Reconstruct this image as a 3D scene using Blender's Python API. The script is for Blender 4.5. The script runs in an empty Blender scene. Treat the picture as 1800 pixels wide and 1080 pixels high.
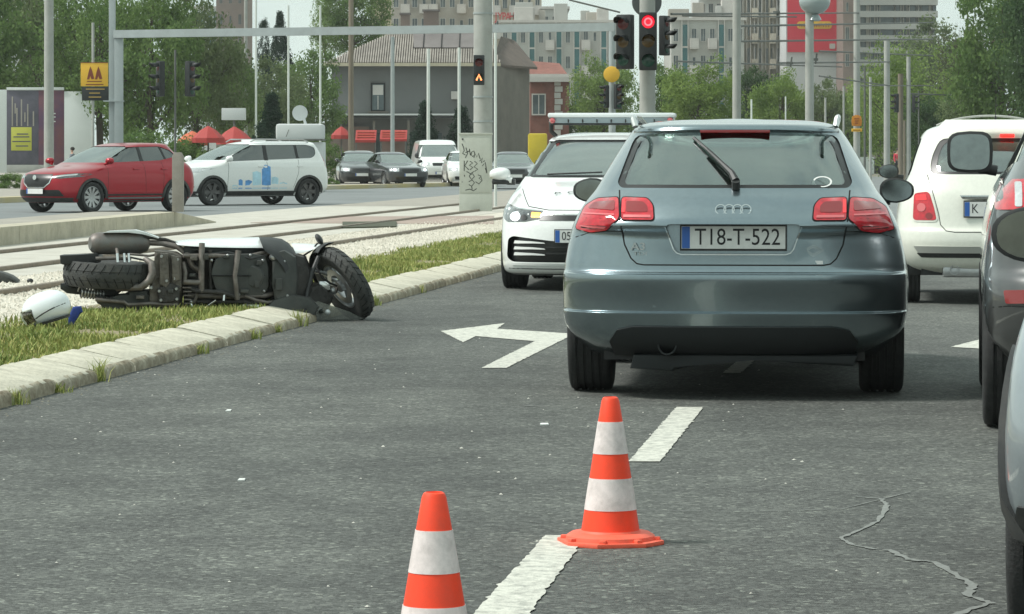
import bpy, bmesh, math, random
from math import sin, cos, pi, radians, sqrt
from mathutils import Vector, Matrix, noise
from mathutils.bvhtree import BVHTree
from mathutils.geometry import delaunay_2d_cdt

random.seed(7)
S = bpy.context.scene
COL = S.collection

# ------------------------------------------------------------------ camera
FPX, CX, HY, CH = 6000.0, 900.0, 276.0, 1.22     # focal length in pixels, principal column, horizon row, eye height
cam = bpy.data.cameras.new('camera')
cam.sensor_width = 36.0
cam.lens = FPX / 1800.0 * 36.0
cam.shift_x = 0.0
cam.shift_y = -(540.0 - HY) / 1800.0
cam.clip_start = 0.1
cam.clip_end = 6000
camo = bpy.data.objects.new('camera', cam)
COL.objects.link(camo)
camo.location = (0, 0, CH)
camo.rotation_euler = (pi / 2, 0, 0)
S.camera = camo

# ------------------------------------------------------------------ world and sun
SUN_EL, SUN_AZ = radians(52), radians(-98)         # from straight ahead, negative = left
W = bpy.data.worlds.new('World')
S.world = W
W.use_nodes = True
nt = W.node_tree
nt.nodes.clear()
out = nt.nodes.new('ShaderNodeOutputWorld')
bg = nt.nodes.new('ShaderNodeBackground')
sky = nt.nodes.new('ShaderNodeTexSky')
sky.sky_type = 'NISHITA'
sky.sun_disc = False
sky.sun_elevation = SUN_EL
sky.sun_rotation = SUN_AZ
sky.air_density = 1.5
sky.dust_density = 3.0
tc = nt.nodes.new('ShaderNodeTexCoord')
mp = nt.nodes.new('ShaderNodeMapping')
mp.inputs['Scale'].default_value = (1.0, 1.0, 2.6)
ns = nt.nodes.new('ShaderNodeTexNoise')
ns.inputs['Scale'].default_value = 2.4
ns.inputs['Detail'].default_value = 7
ns.inputs['Roughness'].default_value = 0.55
rp = nt.nodes.new('ShaderNodeValToRGB')
rp.color_ramp.elements[0].position = 0.34
rp.color_ramp.elements[0].color = (5.6, 6.9, 7.0, 1)
rp.color_ramp.elements[1].position = 0.66
rp.color_ramp.elements[1].color = (9.2, 10.6, 9.8, 1)
e = rp.color_ramp.elements.new(0.5)
e.color = (7.8, 9.2, 8.7, 1)
mx = nt.nodes.new('ShaderNodeMixRGB')
mx.inputs[0].default_value = 0.88
nt.links.new(tc.outputs['Generated'], mp.inputs[0])
nt.links.new(mp.outputs[0], ns.inputs['Vector'])
nt.links.new(ns.outputs['Fac'], rp.inputs[0])
nt.links.new(sky.outputs[0], mx.inputs[1])
nt.links.new(rp.outputs[0], mx.inputs[2])
nt.links.new(mx.outputs[0], bg.inputs[0])
bg.inputs[1].default_value = 0.10
nt.links.new(bg.outputs[0], out.inputs[0])

sl = bpy.data.lights.new('sun', 'SUN')
sl.energy = 3.3
sl.angle = radians(12)
sl.color = (1.0, 0.975, 0.93)
so = bpy.data.objects.new('sun', sl)
COL.objects.link(so)
sd = Vector((sin(SUN_AZ) * cos(SUN_EL), cos(SUN_AZ) * cos(SUN_EL), sin(SUN_EL)))
so.rotation_euler = (-sd).to_track_quat('-Z', 'Y').to_euler()

S.view_settings.view_transform = 'Standard'
S.view_settings.look = 'None'
S.view_settings.exposure = 0.12
S.view_settings.gamma = 1.0
S.view_settings.use_curve_mapping = False
S.render.engine = 'CYCLES'
S.cycles.max_bounces = 8
S.cycles.transparent_max_bounces = 16
S.cycles.use_denoising = True

# ------------------------------------------------------------------ materials
M = {}
def mat(name, col, rough=0.6, metal=0.0, var=0.0, scale=8.0, bump=0.0, bscale=60.0, coat=0.0, emit=None, es=0.0,
        col2=None, detail=5, alpha=None, spec=None, stretch=None, dirt=None):
    """principled material; var / col2 = procedural colour variation, bump = fine relief, dirt = (colour, scale, amount)"""
    if name in M: return M[name]
    m = bpy.data.materials.new(name)
    m.use_nodes = True
    t = m.node_tree
    b = t.nodes['Principled BSDF']
    b.inputs['Base Color'].default_value = (*col, 1)
    b.inputs['Roughness'].default_value = rough
    b.inputs['Metallic'].default_value = metal
    if spec is not None: b.inputs['Specular IOR Level'].default_value = spec
    if coat: b.inputs['Coat Weight'].default_value = coat; b.inputs['Coat Roughness'].default_value = 0.04
    co = t.nodes.new('ShaderNodeTexCoord')
    vec = co.outputs['Object']
    if stretch:
        mm = t.nodes.new('ShaderNodeMapping'); mm.inputs['Scale'].default_value = stretch
        t.links.new(vec, mm.inputs[0]); vec = mm.outputs[0]
    last = None
    if var or col2:
        n = t.nodes.new('ShaderNodeTexNoise')
        n.inputs['Scale'].default_value = scale; n.inputs['Detail'].default_value = detail
        n.inputs['Roughness'].default_value = 0.65
        t.links.new(vec, n.inputs['Vector'])
        r = t.nodes.new('ShaderNodeValToRGB')
        r.color_ramp.elements[0].position = 0.32; r.color_ramp.elements[1].position = 0.68
        c2 = col2 if col2 else tuple(min(1, c * (1 + var)) for c in col)
        c1 = col if col2 else tuple(c * (1 - var) for c in col)
        r.color_ramp.elements[0].color = (*c1, 1); r.color_ramp.elements[1].color = (*c2, 1)
        t.links.new(n.outputs['Fac'], r.inputs[0])
        last = r.outputs[0]
    if dirt:
        n = t.nodes.new('ShaderNodeTexNoise')
        n.inputs['Scale'].default_value = dirt[1]; n.inputs['Detail'].default_value = 8; n.inputs['Roughness'].default_value = 0.7
        t.links.new(co.outputs['Object'], n.inputs['Vector'])
        r = t.nodes.new('ShaderNodeValToRGB')
        r.color_ramp.elements[0].position = 0.45; r.color_ramp.elements[1].position = 0.75
        r.color_ramp.elements[0].color = (0, 0, 0, 1); r.color_ramp.elements[1].color = (dirt[2],) * 3 + (1,)
        t.links.new(n.outputs['Fac'], r.inputs[0])
        x = t.nodes.new('ShaderNodeMixRGB')
        t.links.new(r.outputs[0], x.inputs[0])
        if last: t.links.new(last, x.inputs[1])
        else: x.inputs[1].default_value = (*col, 1)
        x.inputs[2].default_value = (*dirt[0], 1)
        last = x.outputs[0]
    if last: t.links.new(last, b.inputs['Base Color'])
    if bump:
        n2 = t.nodes.new('ShaderNodeTexNoise')
        n2.inputs['Scale'].default_value = bscale; n2.inputs['Detail'].default_value = 4
        t.links.new(vec, n2.inputs['Vector'])
        bp = t.nodes.new('ShaderNodeBump'); bp.inputs['Strength'].default_value = bump
        bp.inputs['Distance'].default_value = 0.02
        t.links.new(n2.outputs['Fac'], bp.inputs['Height'])
        t.links.new(bp.outputs[0], b.inputs['Normal'])
    if emit:
        b.inputs['Emission Color'].default_value = (*emit, 1); b.inputs['Emission Strength'].default_value = es
    M[name] = m
    return m

def glass_mat(name, tint=(0.35, 0.42, 0.40), refl=0.16, rough=0.02):
    """window glass: a tinted see-through sheet with a reflection that grows towards grazing angles"""
    if name in M: return M[name]
    m = bpy.data.materials.new(name); m.use_nodes = True
    t = m.node_tree; t.nodes.clear()
    o = t.nodes.new('ShaderNodeOutputMaterial')
    tr = t.nodes.new('ShaderNodeBsdfTransparent'); tr.inputs[0].default_value = (*tint, 1)
    gl = t.nodes.new('ShaderNodeBsdfGlossy'); gl.inputs['Roughness'].default_value = rough
    gl.inputs[0].default_value = (0.95, 1.0, 0.98, 1)
    lw = t.nodes.new('ShaderNodeLayerWeight'); lw.inputs[0].default_value = 0.32
    mr = t.nodes.new('ShaderNodeMapRange')
    mr.inputs['To Min'].default_value = refl; mr.inputs['To Max'].default_value = 0.9
    t.links.new(lw.outputs['Fresnel'], mr.inputs[0])
    mxs = t.nodes.new('ShaderNodeMixShader')
    t.links.new(mr.outputs[0], mxs.inputs[0]); t.links.new(tr.outputs[0], mxs.inputs[1]); t.links.new(gl.outputs[0], mxs.inputs[2])
    t.links.new(mxs.outputs[0], o.inputs[0])
    M[name] = m
    return m

def paint(name, col, metal=0.0, rough=0.32, coat=1.0, dirt=0.25):
    """car paint: base layer, clear coat and a little road dust"""
    return mat(name, col, rough, metal, coat=coat, dirt=(tuple(0.55 * c + 0.09 for c in col), 2.2, dirt), var=0.04, scale=30)

# leaves: diffuse + translucent, colour varied through the crown
def leaf_mat(name, c1, c2, scale=0.9):
    m = bpy.data.materials.new(name); m.use_nodes = True
    t = m.node_tree; t.nodes.clear()
    o = t.nodes.new('ShaderNodeOutputMaterial')
    co = t.nodes.new('ShaderNodeTexCoord')
    n = t.nodes.new('ShaderNodeTexNoise'); n.inputs['Scale'].default_value = scale; n.inputs['Detail'].default_value = 8
    n.inputs['Roughness'].default_value = 0.75
    r = t.nodes.new('ShaderNodeValToRGB')
    r.color_ramp.elements[0].position = 0.33; r.color_ramp.elements[1].position = 0.67
    r.color_ramp.elements[0].color = (*c1, 1); r.color_ramp.elements[1].color = (*c2, 1)
    d = t.nodes.new('ShaderNodeBsdfDiffuse'); tl = t.nodes.new('ShaderNodeBsdfTranslucent')
    a = t.nodes.new('ShaderNodeMixShader'); a.inputs[0].default_value = 0.35
    t.links.new(co.outputs['Object'], n.inputs['Vector']); t.links.new(n.outputs['Fac'], r.inputs[0])
    t.links.new(r.outputs[0], d.inputs[0]); t.links.new(r.outputs[0], tl.inputs[0])
    t.links.new(d.outputs[0], a.inputs[1]); t.links.new(tl.outputs[0], a.inputs[2])
    t.links.new(a.outputs[0], o.inputs[0])
    M[name] = m
    return m

mat('rubber', (0.022, 0.023, 0.023), 0.8, var=0.3, scale=20, bump=0.2, bscale=90)
mat('black_plastic', (0.025, 0.027, 0.027), 0.5, var=0.2, scale=14)
mat('dark_trim', (0.012, 0.013, 0.013), 0.35)
mat('seam', (0.006, 0.006, 0.006), 0.9)
mat('interior', (0.035, 0.037, 0.037), 0.8, var=0.2, scale=10)
mat('seat_fabric', (0.05, 0.055, 0.055), 0.9, var=0.2, scale=20)
mat('chrome', (0.65, 0.67, 0.66), 0.18, 1.0)
mat('alloy', (0.42, 0.43, 0.43), 0.35, 0.8, var=0.15, scale=20)
mat('dark_alloy', (0.10, 0.10, 0.10), 0.4, 0.6, var=0.2, scale=20)
mat('plate_white', (0.72, 0.73, 0.70), 0.45, var=0.06, scale=25)
mat('plate_blue', (0.03, 0.12, 0.42), 0.4)
mat('ink', (0.012, 0.013, 0.015), 0.6)
mat('lamp_red', (0.48, 0.006, 0.018), 0.12, coat=1.0, var=0.25, scale=30)
mat('lamp_dark_red', (0.22, 0.006, 0.008), 0.12, coat=1.0)
mat('lamp_bright_red', (0.75, 0.02, 0.03), 0.15, coat=1.0, emit=(1, 0.02, 0.02), es=0.25)
mat('lamp_pink', (0.62, 0.12, 0.13), 0.2, coat=1.0)
mat('lamp_clear', (0.55, 0.58, 0.58), 0.12, 0.3, coat=1.0, var=0.2, scale=30)
mat('lamp_lit_white', (0.8, 0.85, 0.9), 0.2, emit=(0.9, 0.97, 1.0), es=1.3)
mat('lamp_lit_orange', (0.9, 0.35, 0.05), 0.2, emit=(1.0, 0.38, 0.06), es=1.4)
mat('lamp_lit_red', (0.8, 0.03, 0.02), 0.2, emit=(1.0, 0.04, 0.03), es=1.3)
mat('mirror_glass', (0.27, 0.30, 0.29), 0.05, 1.0, var=0.2, scale=5)
glass_mat('glass_rear', (0.55, 0.62, 0.60), 0.20)
glass_mat('glass_front', (0.72, 0.80, 0.77), 0.06)
glass_mat('glass_dark', (0.10, 0.13, 0.13), 0.13)
glass_mat('glass_clear', (0.45, 0.52, 0.50), 0.30)

# ------------------------------------------------------------------ object helpers
def link(o, parent=None):
    COL.objects.link(o)
    if parent is not None: o.parent = parent
    return o

def tag(o, label=None, cat=None, group=None, kind=None):
    if label: o['label'] = label
    if cat: o['category'] = cat
    if group: o['group'] = group
    if kind: o['kind'] = kind
    return o

def thing(name, label, cat, loc=(0, 0, 0), rz=0.0, group=None):
    o = bpy.data.objects.new(name, None)
    o.empty_display_size = 0.3
    link(o); o.location = loc; o.rotation_euler = (0, 0, rz)
    return tag(o, label, cat, group)

def copy_tree(o, parent=None):
    c = o.copy(); COL.objects.link(c)
    c.parent = parent
    for ch in list(o.children): copy_tree(ch, c)
    return c

def at(x, y, Y):
    """the point at depth Y that the photograph shows at pixel (x, y)"""
    return Vector(((x - CX) / FPX * Y, Y, CH - (y - HY) / FPX * Y))

def gnd(x, y, z=0.0):
    """the point at height z that the photograph shows at pixel (x, y)"""
    Y = (CH - z) * FPX / (y - HY)
    return Vector(((x - CX) / FPX * Y, Y, z))

class MB:
    """collects shapes into one mesh object"""
    def __init__(s): s.bm = bmesh.new()
    def add(s, vs, fs):
        v = [s.bm.verts.new(p) for p in vs]
        for f in fs:
            try: s.bm.faces.new([v[i] for i in f])
            except ValueError: pass
        return v
    def box(s, c, d, rz=0.0, bevel=0.0, mtx=None):
        x, y, z = d[0] / 2, d[1] / 2, d[2] / 2
        vs = [Vector((a * x, b * y, e * z)) for a in (-1, 1) for b in (-1, 1) for e in (-1, 1)]
        R = mtx if mtx is not None else Matrix.Rotation(rz, 3, 'Z')
        c = Vector(c)
        fs = [(0, 1, 3, 2), (4, 6, 7, 5), (0, 4, 5, 1), (2, 3, 7, 6), (0, 2, 6, 4), (1, 5, 7, 3)]
        v = s.add([c + R @ p for p in vs], fs)
        if bevel:
            es = {e_ for q in v for e_ in q.link_edges}
            bmesh.ops.bevel(s.bm, geom=list(es), offset=bevel, segments=2, profile=0.6, affect='EDGES')
        return s
    def tube(s, pts, r, n=8, cap=True):
        pts = [Vector(p) for p in pts]
        rs = r if isinstance(r, (list, tuple)) else [r] * len(pts)
        rings = []
        up = None
        for i, p in enumerate(pts):
            d = (pts[min(i + 1, len(pts) - 1)] - pts[max(i - 1, 0)])
            if d.length < 1e-9: d = Vector((0, 0, 1))
            d.normalize()
            if up is None:
                up = d.orthogonal().normalized()
            up = (up - d * up.dot(d))
            if up.length < 1e-6: up = d.orthogonal()
            up.normalize()
            w = d.cross(up)
            rings.append([s.bm.verts.new(p + (up * cos(2 * pi * k / n) + w * sin(2 * pi * k / n)) * rs[i]) for k in range(n)])
        for a, b in zip(rings, rings[1:]):
            for k in range(n):
                s.bm.faces.new((a[k], a[(k + 1) % n], b[(k + 1) % n], b[k]))
        if cap:
            s.bm.faces.new(list(reversed(rings[0]))); s.bm.faces.new(rings[-1])
        return s
    def lathe(s, prof, c=(0, 0, 0), axis=(0, 0, 1), n=24, closed=False, a0=0.0, a1=2 * pi):
        """prof = [(radius, along axis)]"""
        q = Vector(axis).normalized().to_track_quat('Z', 'Y')
        c = Vector(c)
        full = abs(a1 - a0 - 2 * pi) < 1e-6
        cols = []
        for k in range(n if full else n + 1):
            a = a0 + (a1 - a0) * k / n
            cols.append([s.bm.verts.new(c + q @ Vector((r * cos(a), r * sin(a), h))) for r, h in prof])
        m = len(prof)
        for k in range(n):
            A, B = cols[k], cols[(k + 1) % len(cols)]
            for i in range(m if closed else m - 1):
                j = (i + 1) % m
                if prof[i][0] < 1e-6 and prof[j][0] < 1e-6: continue
                try: s.bm.faces.new((A[i], B[i], B[j], A[j]))
                except ValueError: pass
        return s
    def prism(s, poly, d, bevel=0.0, seg=2):
        """poly = closed list of 3-D points, d = extrusion vector"""
        d = Vector(d); n = len(poly)
        a = [s.bm.verts.new(Vector(p)) for p in poly]
        b = [s.bm.verts.new(Vector(p) + d) for p in poly]
        f1 = s.bm.faces.new(a); f2 = s.bm.faces.new(list(reversed(b)))
        for i in range(n):
            s.bm.faces.new((a[i], b[i], b[(i + 1) % n], a[(i + 1) % n]))
        if bevel:
            es = list(f1.edges) + list(f2.edges)
            bmesh.ops.bevel(s.bm, geom=es, offset=bevel, segments=seg, profile=0.6, affect='EDGES')
        return s
    def ball(s, c, r, n=16, m=10, q=None):
        c = Vector(c); rx, ry, rz = r if isinstance(r, (list, tuple)) else (r, r, r)
        rows = []
        for i in range(m + 1):
            t = pi * i / m
            row = []
            for k in range(n if 0 < i < m else 1):
                p = Vector((rx * sin(t) * cos(2 * pi * k / n), ry * sin(t) * sin(2 * pi * k / n), rz * cos(t)))
                if q is not None: p = q @ p
                row.append(s.bm.verts.new(c + p))
            rows.append(row)
        for i in range(m):
            A, B = rows[i], rows[i + 1]
            for k in range(n):
                if len(A) == 1: s.bm.faces.new((A[0], B[k], B[(k + 1) % n]))
                elif len(B) == 1: s.bm.faces.new((A[k], B[0], A[(k + 1) % n]))
                else: s.bm.faces.new((A[k], B[k], B[(k + 1) % n], A[(k + 1) % n]))
        return s
    def build(s, name, m, parent=None, off=None, smooth=35, recalc=True):
        if off is not None:
            off = Vector(off)
            for v in s.bm.verts: v.co -= off
        if recalc: bmesh.ops.recalc_face_normals(s.bm, faces=s.bm.faces)
        me = bpy.data.meshes.new(name)
        s.bm.to_mesh(me); s.bm.free()
        if isinstance(m, str): m = M[m]
        me.materials.append(m)
        if smooth:
            me.polygons.foreach_set('use_smooth', [True] * len(me.polygons))
            me.set_sharp_from_angle(angle=radians(smooth))
        return link(bpy.data.objects.new(name, me), parent)

def raw(name, vs, fs, m, parent=None, smooth=0):
    me = bpy.data.meshes.new(name); me.from_pydata([tuple(v) for v in vs], [], fs)
    if isinstance(m, str): m = M[m]
    me.materials.append(m)
    if smooth:
        me.polygons.foreach_set('use_smooth', [True] * len(me.polygons)); me.set_sharp_from_angle(angle=radians(smooth))
    me.update()
    return link(bpy.data.objects.new(name, me), parent)

def text_obj(name, txt, size, mtx, m, parent=None, sx=1.0, depth=0.001, align='CENTER', bold=0.0):
    cu = bpy.data.curves.new(name, 'FONT')
    cu.body = txt; cu.size = size; cu.extrude = depth; cu.align_x = align; cu.align_y = 'CENTER'; cu.offset = bold
    cu.resolution_u = 3
    o = bpy.data.objects.new('tmp_text', cu); COL.objects.link(o)
    dg = bpy.context.evaluated_depsgraph_get(); dg.update()
    me = bpy.data.meshes.new_from_object(o.evaluated_get(dg))
    COL.objects.unlink(o); bpy.data.objects.remove(o)
    me.name = name
    for v in me.vertices: v.co = mtx @ Vector((v.co.x * sx, v.co.y, v.co.z))
    me.materials.clear(); me.materials.append(M[m] if isinstance(m, str) else m)
    return link(bpy.data.objects.new(name, me), parent)

def facing(origin, right, up):
    """matrix that lays text-plane x/y along right/up at origin"""
    r = Vector(right).normalized(); u = Vector(up).normalized(); n = r.cross(u)
    m = Matrix((r, u, n)).transposed().to_4x4(); m.translation = Vector(origin)
    return m

def stroke(pts, w, right, up, origin, depth=0.002, mb=None):
    """a painted stroke of width w through 2-D points on the plane (right, up) at origin"""
    mb = mb or MB()
    r = Vector(right); u = Vector(up); n = r.cross(u).normalized()
    P = [Vector(p) for p in pts]
    L, Rr = [], []
    for i, p in enumerate(P):
        d = (P[min(i + 1, len(P) - 1)] - P[max(i - 1, 0)])
        if d.length < 1e-9: d = Vector((1, 0))
        d.normalize(); q = Vector((-d.y, d.x)) * w / 2
        L.append(p + q); Rr.append(p - q)
    o = Vector(origin)
    T = lambda p, h: o + r * p.x + u * p.y + n * h
    for i in range(len(P) - 1):
        mb.add([T(L[i], depth), T(Rr[i], depth), T(Rr[i + 1], depth), T(L[i + 1], depth),
                T(L[i], 0), T(Rr[i], 0), T(Rr[i + 1], 0), T(L[i + 1], 0)],
               [(0, 1, 2, 3), (7, 6, 5, 4), (0, 4, 5, 1), (1, 5, 6, 2), (2, 6, 7, 3), (3, 7, 4, 0)])
    return mb

# ------------------------------------------------------------------ car body: stacked plan outlines
def pchip(vals, sub):
    n = len(vals); d = [vals[i + 1] - vals[i] for i in range(n - 1)]
    m = [0.0] * n
    m[0], m[-1] = d[0], d[-1]
    for i in range(1, n - 1):
        m[i] = 0.0 if d[i - 1] * d[i] <= 0 else 2 * d[i - 1] * d[i] / (d[i - 1] + d[i])
    o = []
    for i in range(n - 1):
        for k in range(sub):
            t = k / sub
            o.append((2 * t**3 - 3 * t * t + 1) * vals[i] + (t**3 - 2 * t * t + t) * m[i] + (-2 * t**3 + 3 * t * t) * vals[i + 1] + (t**3 - t * t) * m[i + 1])
    o.append(vals[-1])
    return o

class CarBody:
    """rows: (z, half width, y of rear, y of front, rear corner depth, front corner depth, rear exponent, front exponent); y = 0 is the rear bumper"""
    def __init__(s, root, rows, L, sub=4, nc=12, nside=18, bar=0.03, flare=None):
        s.root = root; s.L = L; s.cut = []
        cols = [pchip([r[i] for r in rows], sub) for i in range(8)]
        s.vs, s.fs = [], []
        nl = len(cols[0])
        for k in range(nl):
            z, w, yr, yf, rr, rf, nr, nf = [c[k] for c in cols]
            tot = rr + rf
            if tot > (yf - yr) * 0.96:
                f = (yf - yr) * 0.96 / tot; rr *= f; rf *= f
            half = []
            for i in range(nc + 1):
                t = -pi / 2 + pi / 2 * i / nc
                half.append((w * abs(cos(t)) ** (2 / nr), yr + rr - rr * abs(sin(t)) ** (2 / nr)))
            for i in range(1, nside):
                half.append((w, yr + rr + (yf - rf - yr - rr) * i / nside))
            for i in range(nc + 1):
                t = pi / 2 * i / nc
                half.append((w * abs(cos(t)) ** (2 / nf), yf - rf + rf * abs(sin(t)) ** (2 / nf)))
            ring = half + [(-x, y) for x, y in reversed(half[1:-1])]
            for x, y in ring:
                x *= 1 - bar * ((y - L / 2) / (L / 2)) ** 2
                if flare:
                    for fy, fz, fr, fa in flare:
                        dd = sqrt((y - fy) ** 2 + (z - fz) ** 2)
                        if abs(x) > w * 0.8 and dd < fr * 1.6:
                            x += math.copysign(fa * max(0.0, 1 - abs(dd - fr) / (0.6 * fr)) ** 1.5 if dd > fr else fa, x) if z > fz - 0.2 else 0
                s.vs.append(Vector((x, y, z)))
        n = s.n = len(ring)
        for k in range(nl - 1):
            for i in range(n):
                s.fs.append((k * n + i, k * n + (i + 1) % n, (k + 1) * n + (i + 1) % n, (k + 1) * n + i))
        s.vs.append(sum((s.vs[(nl - 1) * n + i] for i in range(n)), Vector()) / n + Vector((0, 0, 0.002)))
        for i in range(n):
            s.fs.append(((nl - 1) * n + i, (nl - 1) * n + (i + 1) % n, len(s.vs) - 1))
        s.bvh = BVHTree.FromPolygons(s.vs, s.fs)
    DIR = {'rear': (Vector((0, 1, 0)), lambda a, b: Vector((a, -4, b))),
           'front': (Vector((0, -1, 0)), lambda a, b: Vector((a, 12, b))),
           'left': (Vector((1, 0, 0)), lambda a, b: Vector((-5, a, b))),
           'right': (Vector((-1, 0, 0)), lambda a, b: Vector((5, a, b))),
           'top': (Vector((0, 0, -1)), lambda a, b: Vector((a, b, 6)))}
    def hit(s, view, a, b, ca=None, cb=None):
        d, f = s.DIR[view]
        for k in range(14):
            t = k / 14.0
            aa = a if ca is None else a + (ca - a) * t * 0.5
            bb = b if cb is None else b + (cb - b) * t * 0.5
            h = s.bvh.ray_cast(f(aa, bb), d)
            if h[0] is not None:
                n = h[1]
                if n.dot(d) > 0: n = -n
                return h[0], n
        return None, None
    def drape(s, name, m, view, poly, off=0.003, thick=0.012, hole=None, step=0.05, parent=None, mirror=False, smooth=50, puff=0.0):
        """a patch with the outline poly that follows the body"""
        obs = []
        if view in ('rear', 'front'): step = min(step, 0.045); off = off + 0.0015 if 0 < off < 0.004 else off
        for sg in ((1, -1) if mirror else (1,)):
            vw = view
            if mirror and sg < 0 and view in ('left', 'right'): vw = 'right' if view == 'left' else 'left'
            flip = sg if view not in ('left', 'right') else 1
            def dens(pl):
                o = []
                for i, p in enumerate(pl):
                    q = pl[(i + 1) % len(pl)]
                    L = sqrt((q[0] - p[0]) ** 2 + (q[1] - p[1]) ** 2); k = max(1, int(L / step))
                    o += [Vector((p[0] + (q[0] - p[0]) * j / k, p[1] + (q[1] - p[1]) * j / k)) for j in range(k)]
                return o
            P = dens(poly); H = dens(hole) if hole else []
            pts = P + H
            edges = [(i, (i + 1) % len(P)) for i in range(len(P))] + [(len(P) + i, len(P) + (i + 1) % len(H)) for i in range(len(H))]
            def inside(p, pl):
                c = False; j = len(pl) - 1
                for i in range(len(pl)):
                    if (pl[i][1] > p[1]) != (pl[j][1] > p[1]) and p[0] < (pl[j][0] - pl[i][0]) * (p[1] - pl[i][1]) / (pl[j][1] - pl[i][1]) + pl[i][0]: c = not c
                    j = i
                return c
            x0, x1 = min(p[0] for p in poly), max(p[0] for p in poly); y0, y1 = min(p[1] for p in poly), max(p[1] for p in poly)
            nx, ny = max(1, int((x1 - x0) / step)), max(1, int((y1 - y0) / step))
            for i in range(1, nx):
                for j in range(1, ny):
                    q = Vector((x0 + (x1 - x0) * i / nx, y0 + (y1 - y0) * j / ny))
                    if inside(q, poly) and not (hole and inside(q, hole)) and min((q - e_).length for e_ in pts[:len(P) + len(H)]) > step * 0.45:
                        pts.append(q)
            V, _, F, *_r = delaunay_2d_cdt(pts, edges, [], 0, 1e-6)
            F = [f for f in F if inside((V[f[0]] + V[f[1]] + V[f[2]]) / 3, poly) and not (hole and inside((V[f[0]] + V[f[1]] + V[f[2]]) / 3, hole))]
            ca = sum(p[0] for p in poly) / len(poly); cb = sum(p[1] for p in poly) / len(poly)
            hits = [s.hit(vw, v[0] * flip, v[1], ca * flip, cb) for v in V]
            ok = [h[0] is not None for h in hits]
            F = [f for f in F if all(ok[i] for i in f)]
            used = sorted({i for f in F for i in f}); ix = {u: k for k, u in enumerate(used)}
            bm = bmesh.new()
            top, bot = [], []
            for u in used:
                p, nn = hits[u]
                top.append(bm.verts.new(p + nn * off)); bot.append(bm.verts.new(p + nn * (off - thick)))
            cnt = {}
            for f in F:
                k = [ix[i] for i in f]
                try: bm.faces.new([top[i] for i in k]); bm.faces.new([bot[i] for i in reversed(k)])
                except ValueError: continue
                for a, b in ((k[0], k[1]), (k[1], k[2]), (k[2], k[0])):
                    cnt[(a, b)] = cnt.get((a, b), 0) + 1
            for (a, b) in list(cnt):
                if (b, a) not in cnt:
                    try: bm.faces.new((top[b], top[a], bot[a], bot[b]))
                    except ValueError: pass
            bmesh.ops.recalc_face_normals(bm, faces=bm.faces)
            me = bpy.data.meshes.new(name); bm.to_mesh(me); bm.free()
            me.materials.append(M[m] if isinstance(m, str) else m)
            me.polygons.foreach_set('use_smooth', [True] * len(me.polygons)); me.set_sharp_from_angle(angle=radians(smooth))
            obs.append(link(bpy.data.objects.new(name, me), parent or s.root))
        return obs
    def line(s, name, m, view, pts, w=0.006, off=0.0015, closed=False, parent=None, mirror=False, h=0.006):
        """a narrow strip on the body along a polyline (panel gap, moulding)"""
        P = []
        n = len(pts)
        for i in range(n if closed else n - 1):
            a, b = Vector(pts[i]), Vector(pts[(i + 1) % n]); k = max(1, int((b - a).length / 0.03))
            P += [a + (b - a) * j / k for j in range(k)]
        if not closed: P.append(Vector(pts[-1]))
        for sg in ((1, -1) if mirror else (1,)):
            vw = view
            if mirror and sg < 0 and view in ('left', 'right'): vw = 'right' if view == 'left' else 'left'
            flip = sg if view not in ('left', 'right') else 1
            bm = bmesh.new(); prev = None; first = None
            for i, p in enumerate(P):
                a = P[i - 1] if (i > 0 or closed) else p
                b = P[(i + 1) % len(P)] if (i < len(P) - 1 or closed) else p
                d = (b - a)
                if d.length < 1e-9: continue
                d.normalize(); q = Vector((-d.y, d.x)) * w / 2
                h1 = s.hit(vw, (p + q).x * flip, (p + q).y); h2 = s.hit(vw, (p - q).x * flip, (p - q).y)
                if h1[0] is None or h2[0] is None: prev = None; continue
                dv = s.DIR[vw][0]
                row = [bm.verts.new(h1[0] + h1[1] * off), bm.verts.new(h2[0] + h2[1] * off), bm.verts.new(h2[0] + h2[1] * (off - h)), bm.verts.new(h1[0] + h1[1] * (off - h))]
                if prev:
                    for k in range(4): bm.faces.new((prev[k], prev[(k + 1) % 4], row[(k + 1) % 4], row[k]))
                prev = row; first = first or row
            if closed and prev and first and prev is not first:
                for k in range(4): bm.faces.new((prev[k], prev[(k + 1) % 4], first[(k + 1) % 4], first[k]))
            bmesh.ops.recalc_face_normals(bm, faces=bm.faces)
            me = bpy.data.meshes.new(name); bm.to_mesh(me); bm.free()
            me.materials.append(M[m] if isinstance(m, str) else m)
            link(bpy.data.objects.new(name, me), parent or s.root)
    def cutter(s, view, poly, depth):
        """opening through the shell; depth = (from, to) along the view's axis"""
        a, b = depth
        mb = MB()
        if view in ('rear', 'front'): pl = [(x, a, z) for x, z in poly]; mb.prism(pl, (0, b - a, 0))
        elif view == 'side': pl = [(a, y, z) for y, z in poly]; mb.prism(pl, (b - a, 0, 0))
        bmesh.ops.recalc_face_normals(mb.bm, faces=mb.bm.faces)
        s.cut.append(mb)
    def arch(s, y, z, r, x0=0.45, x1=1.3):
        for sg in (-1, 1):
            mb = MB()
            mb.prism([(sg * x0, y + r * cos(2 * pi * k / 28), z + r * sin(2 * pi * k / 28)) for k in range(28)], (sg * (x1 - x0), 0, 0))
            bmesh.ops.recalc_face_normals(mb.bm, faces=mb.bm.faces)
            s.cut.append(mb)
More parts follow.
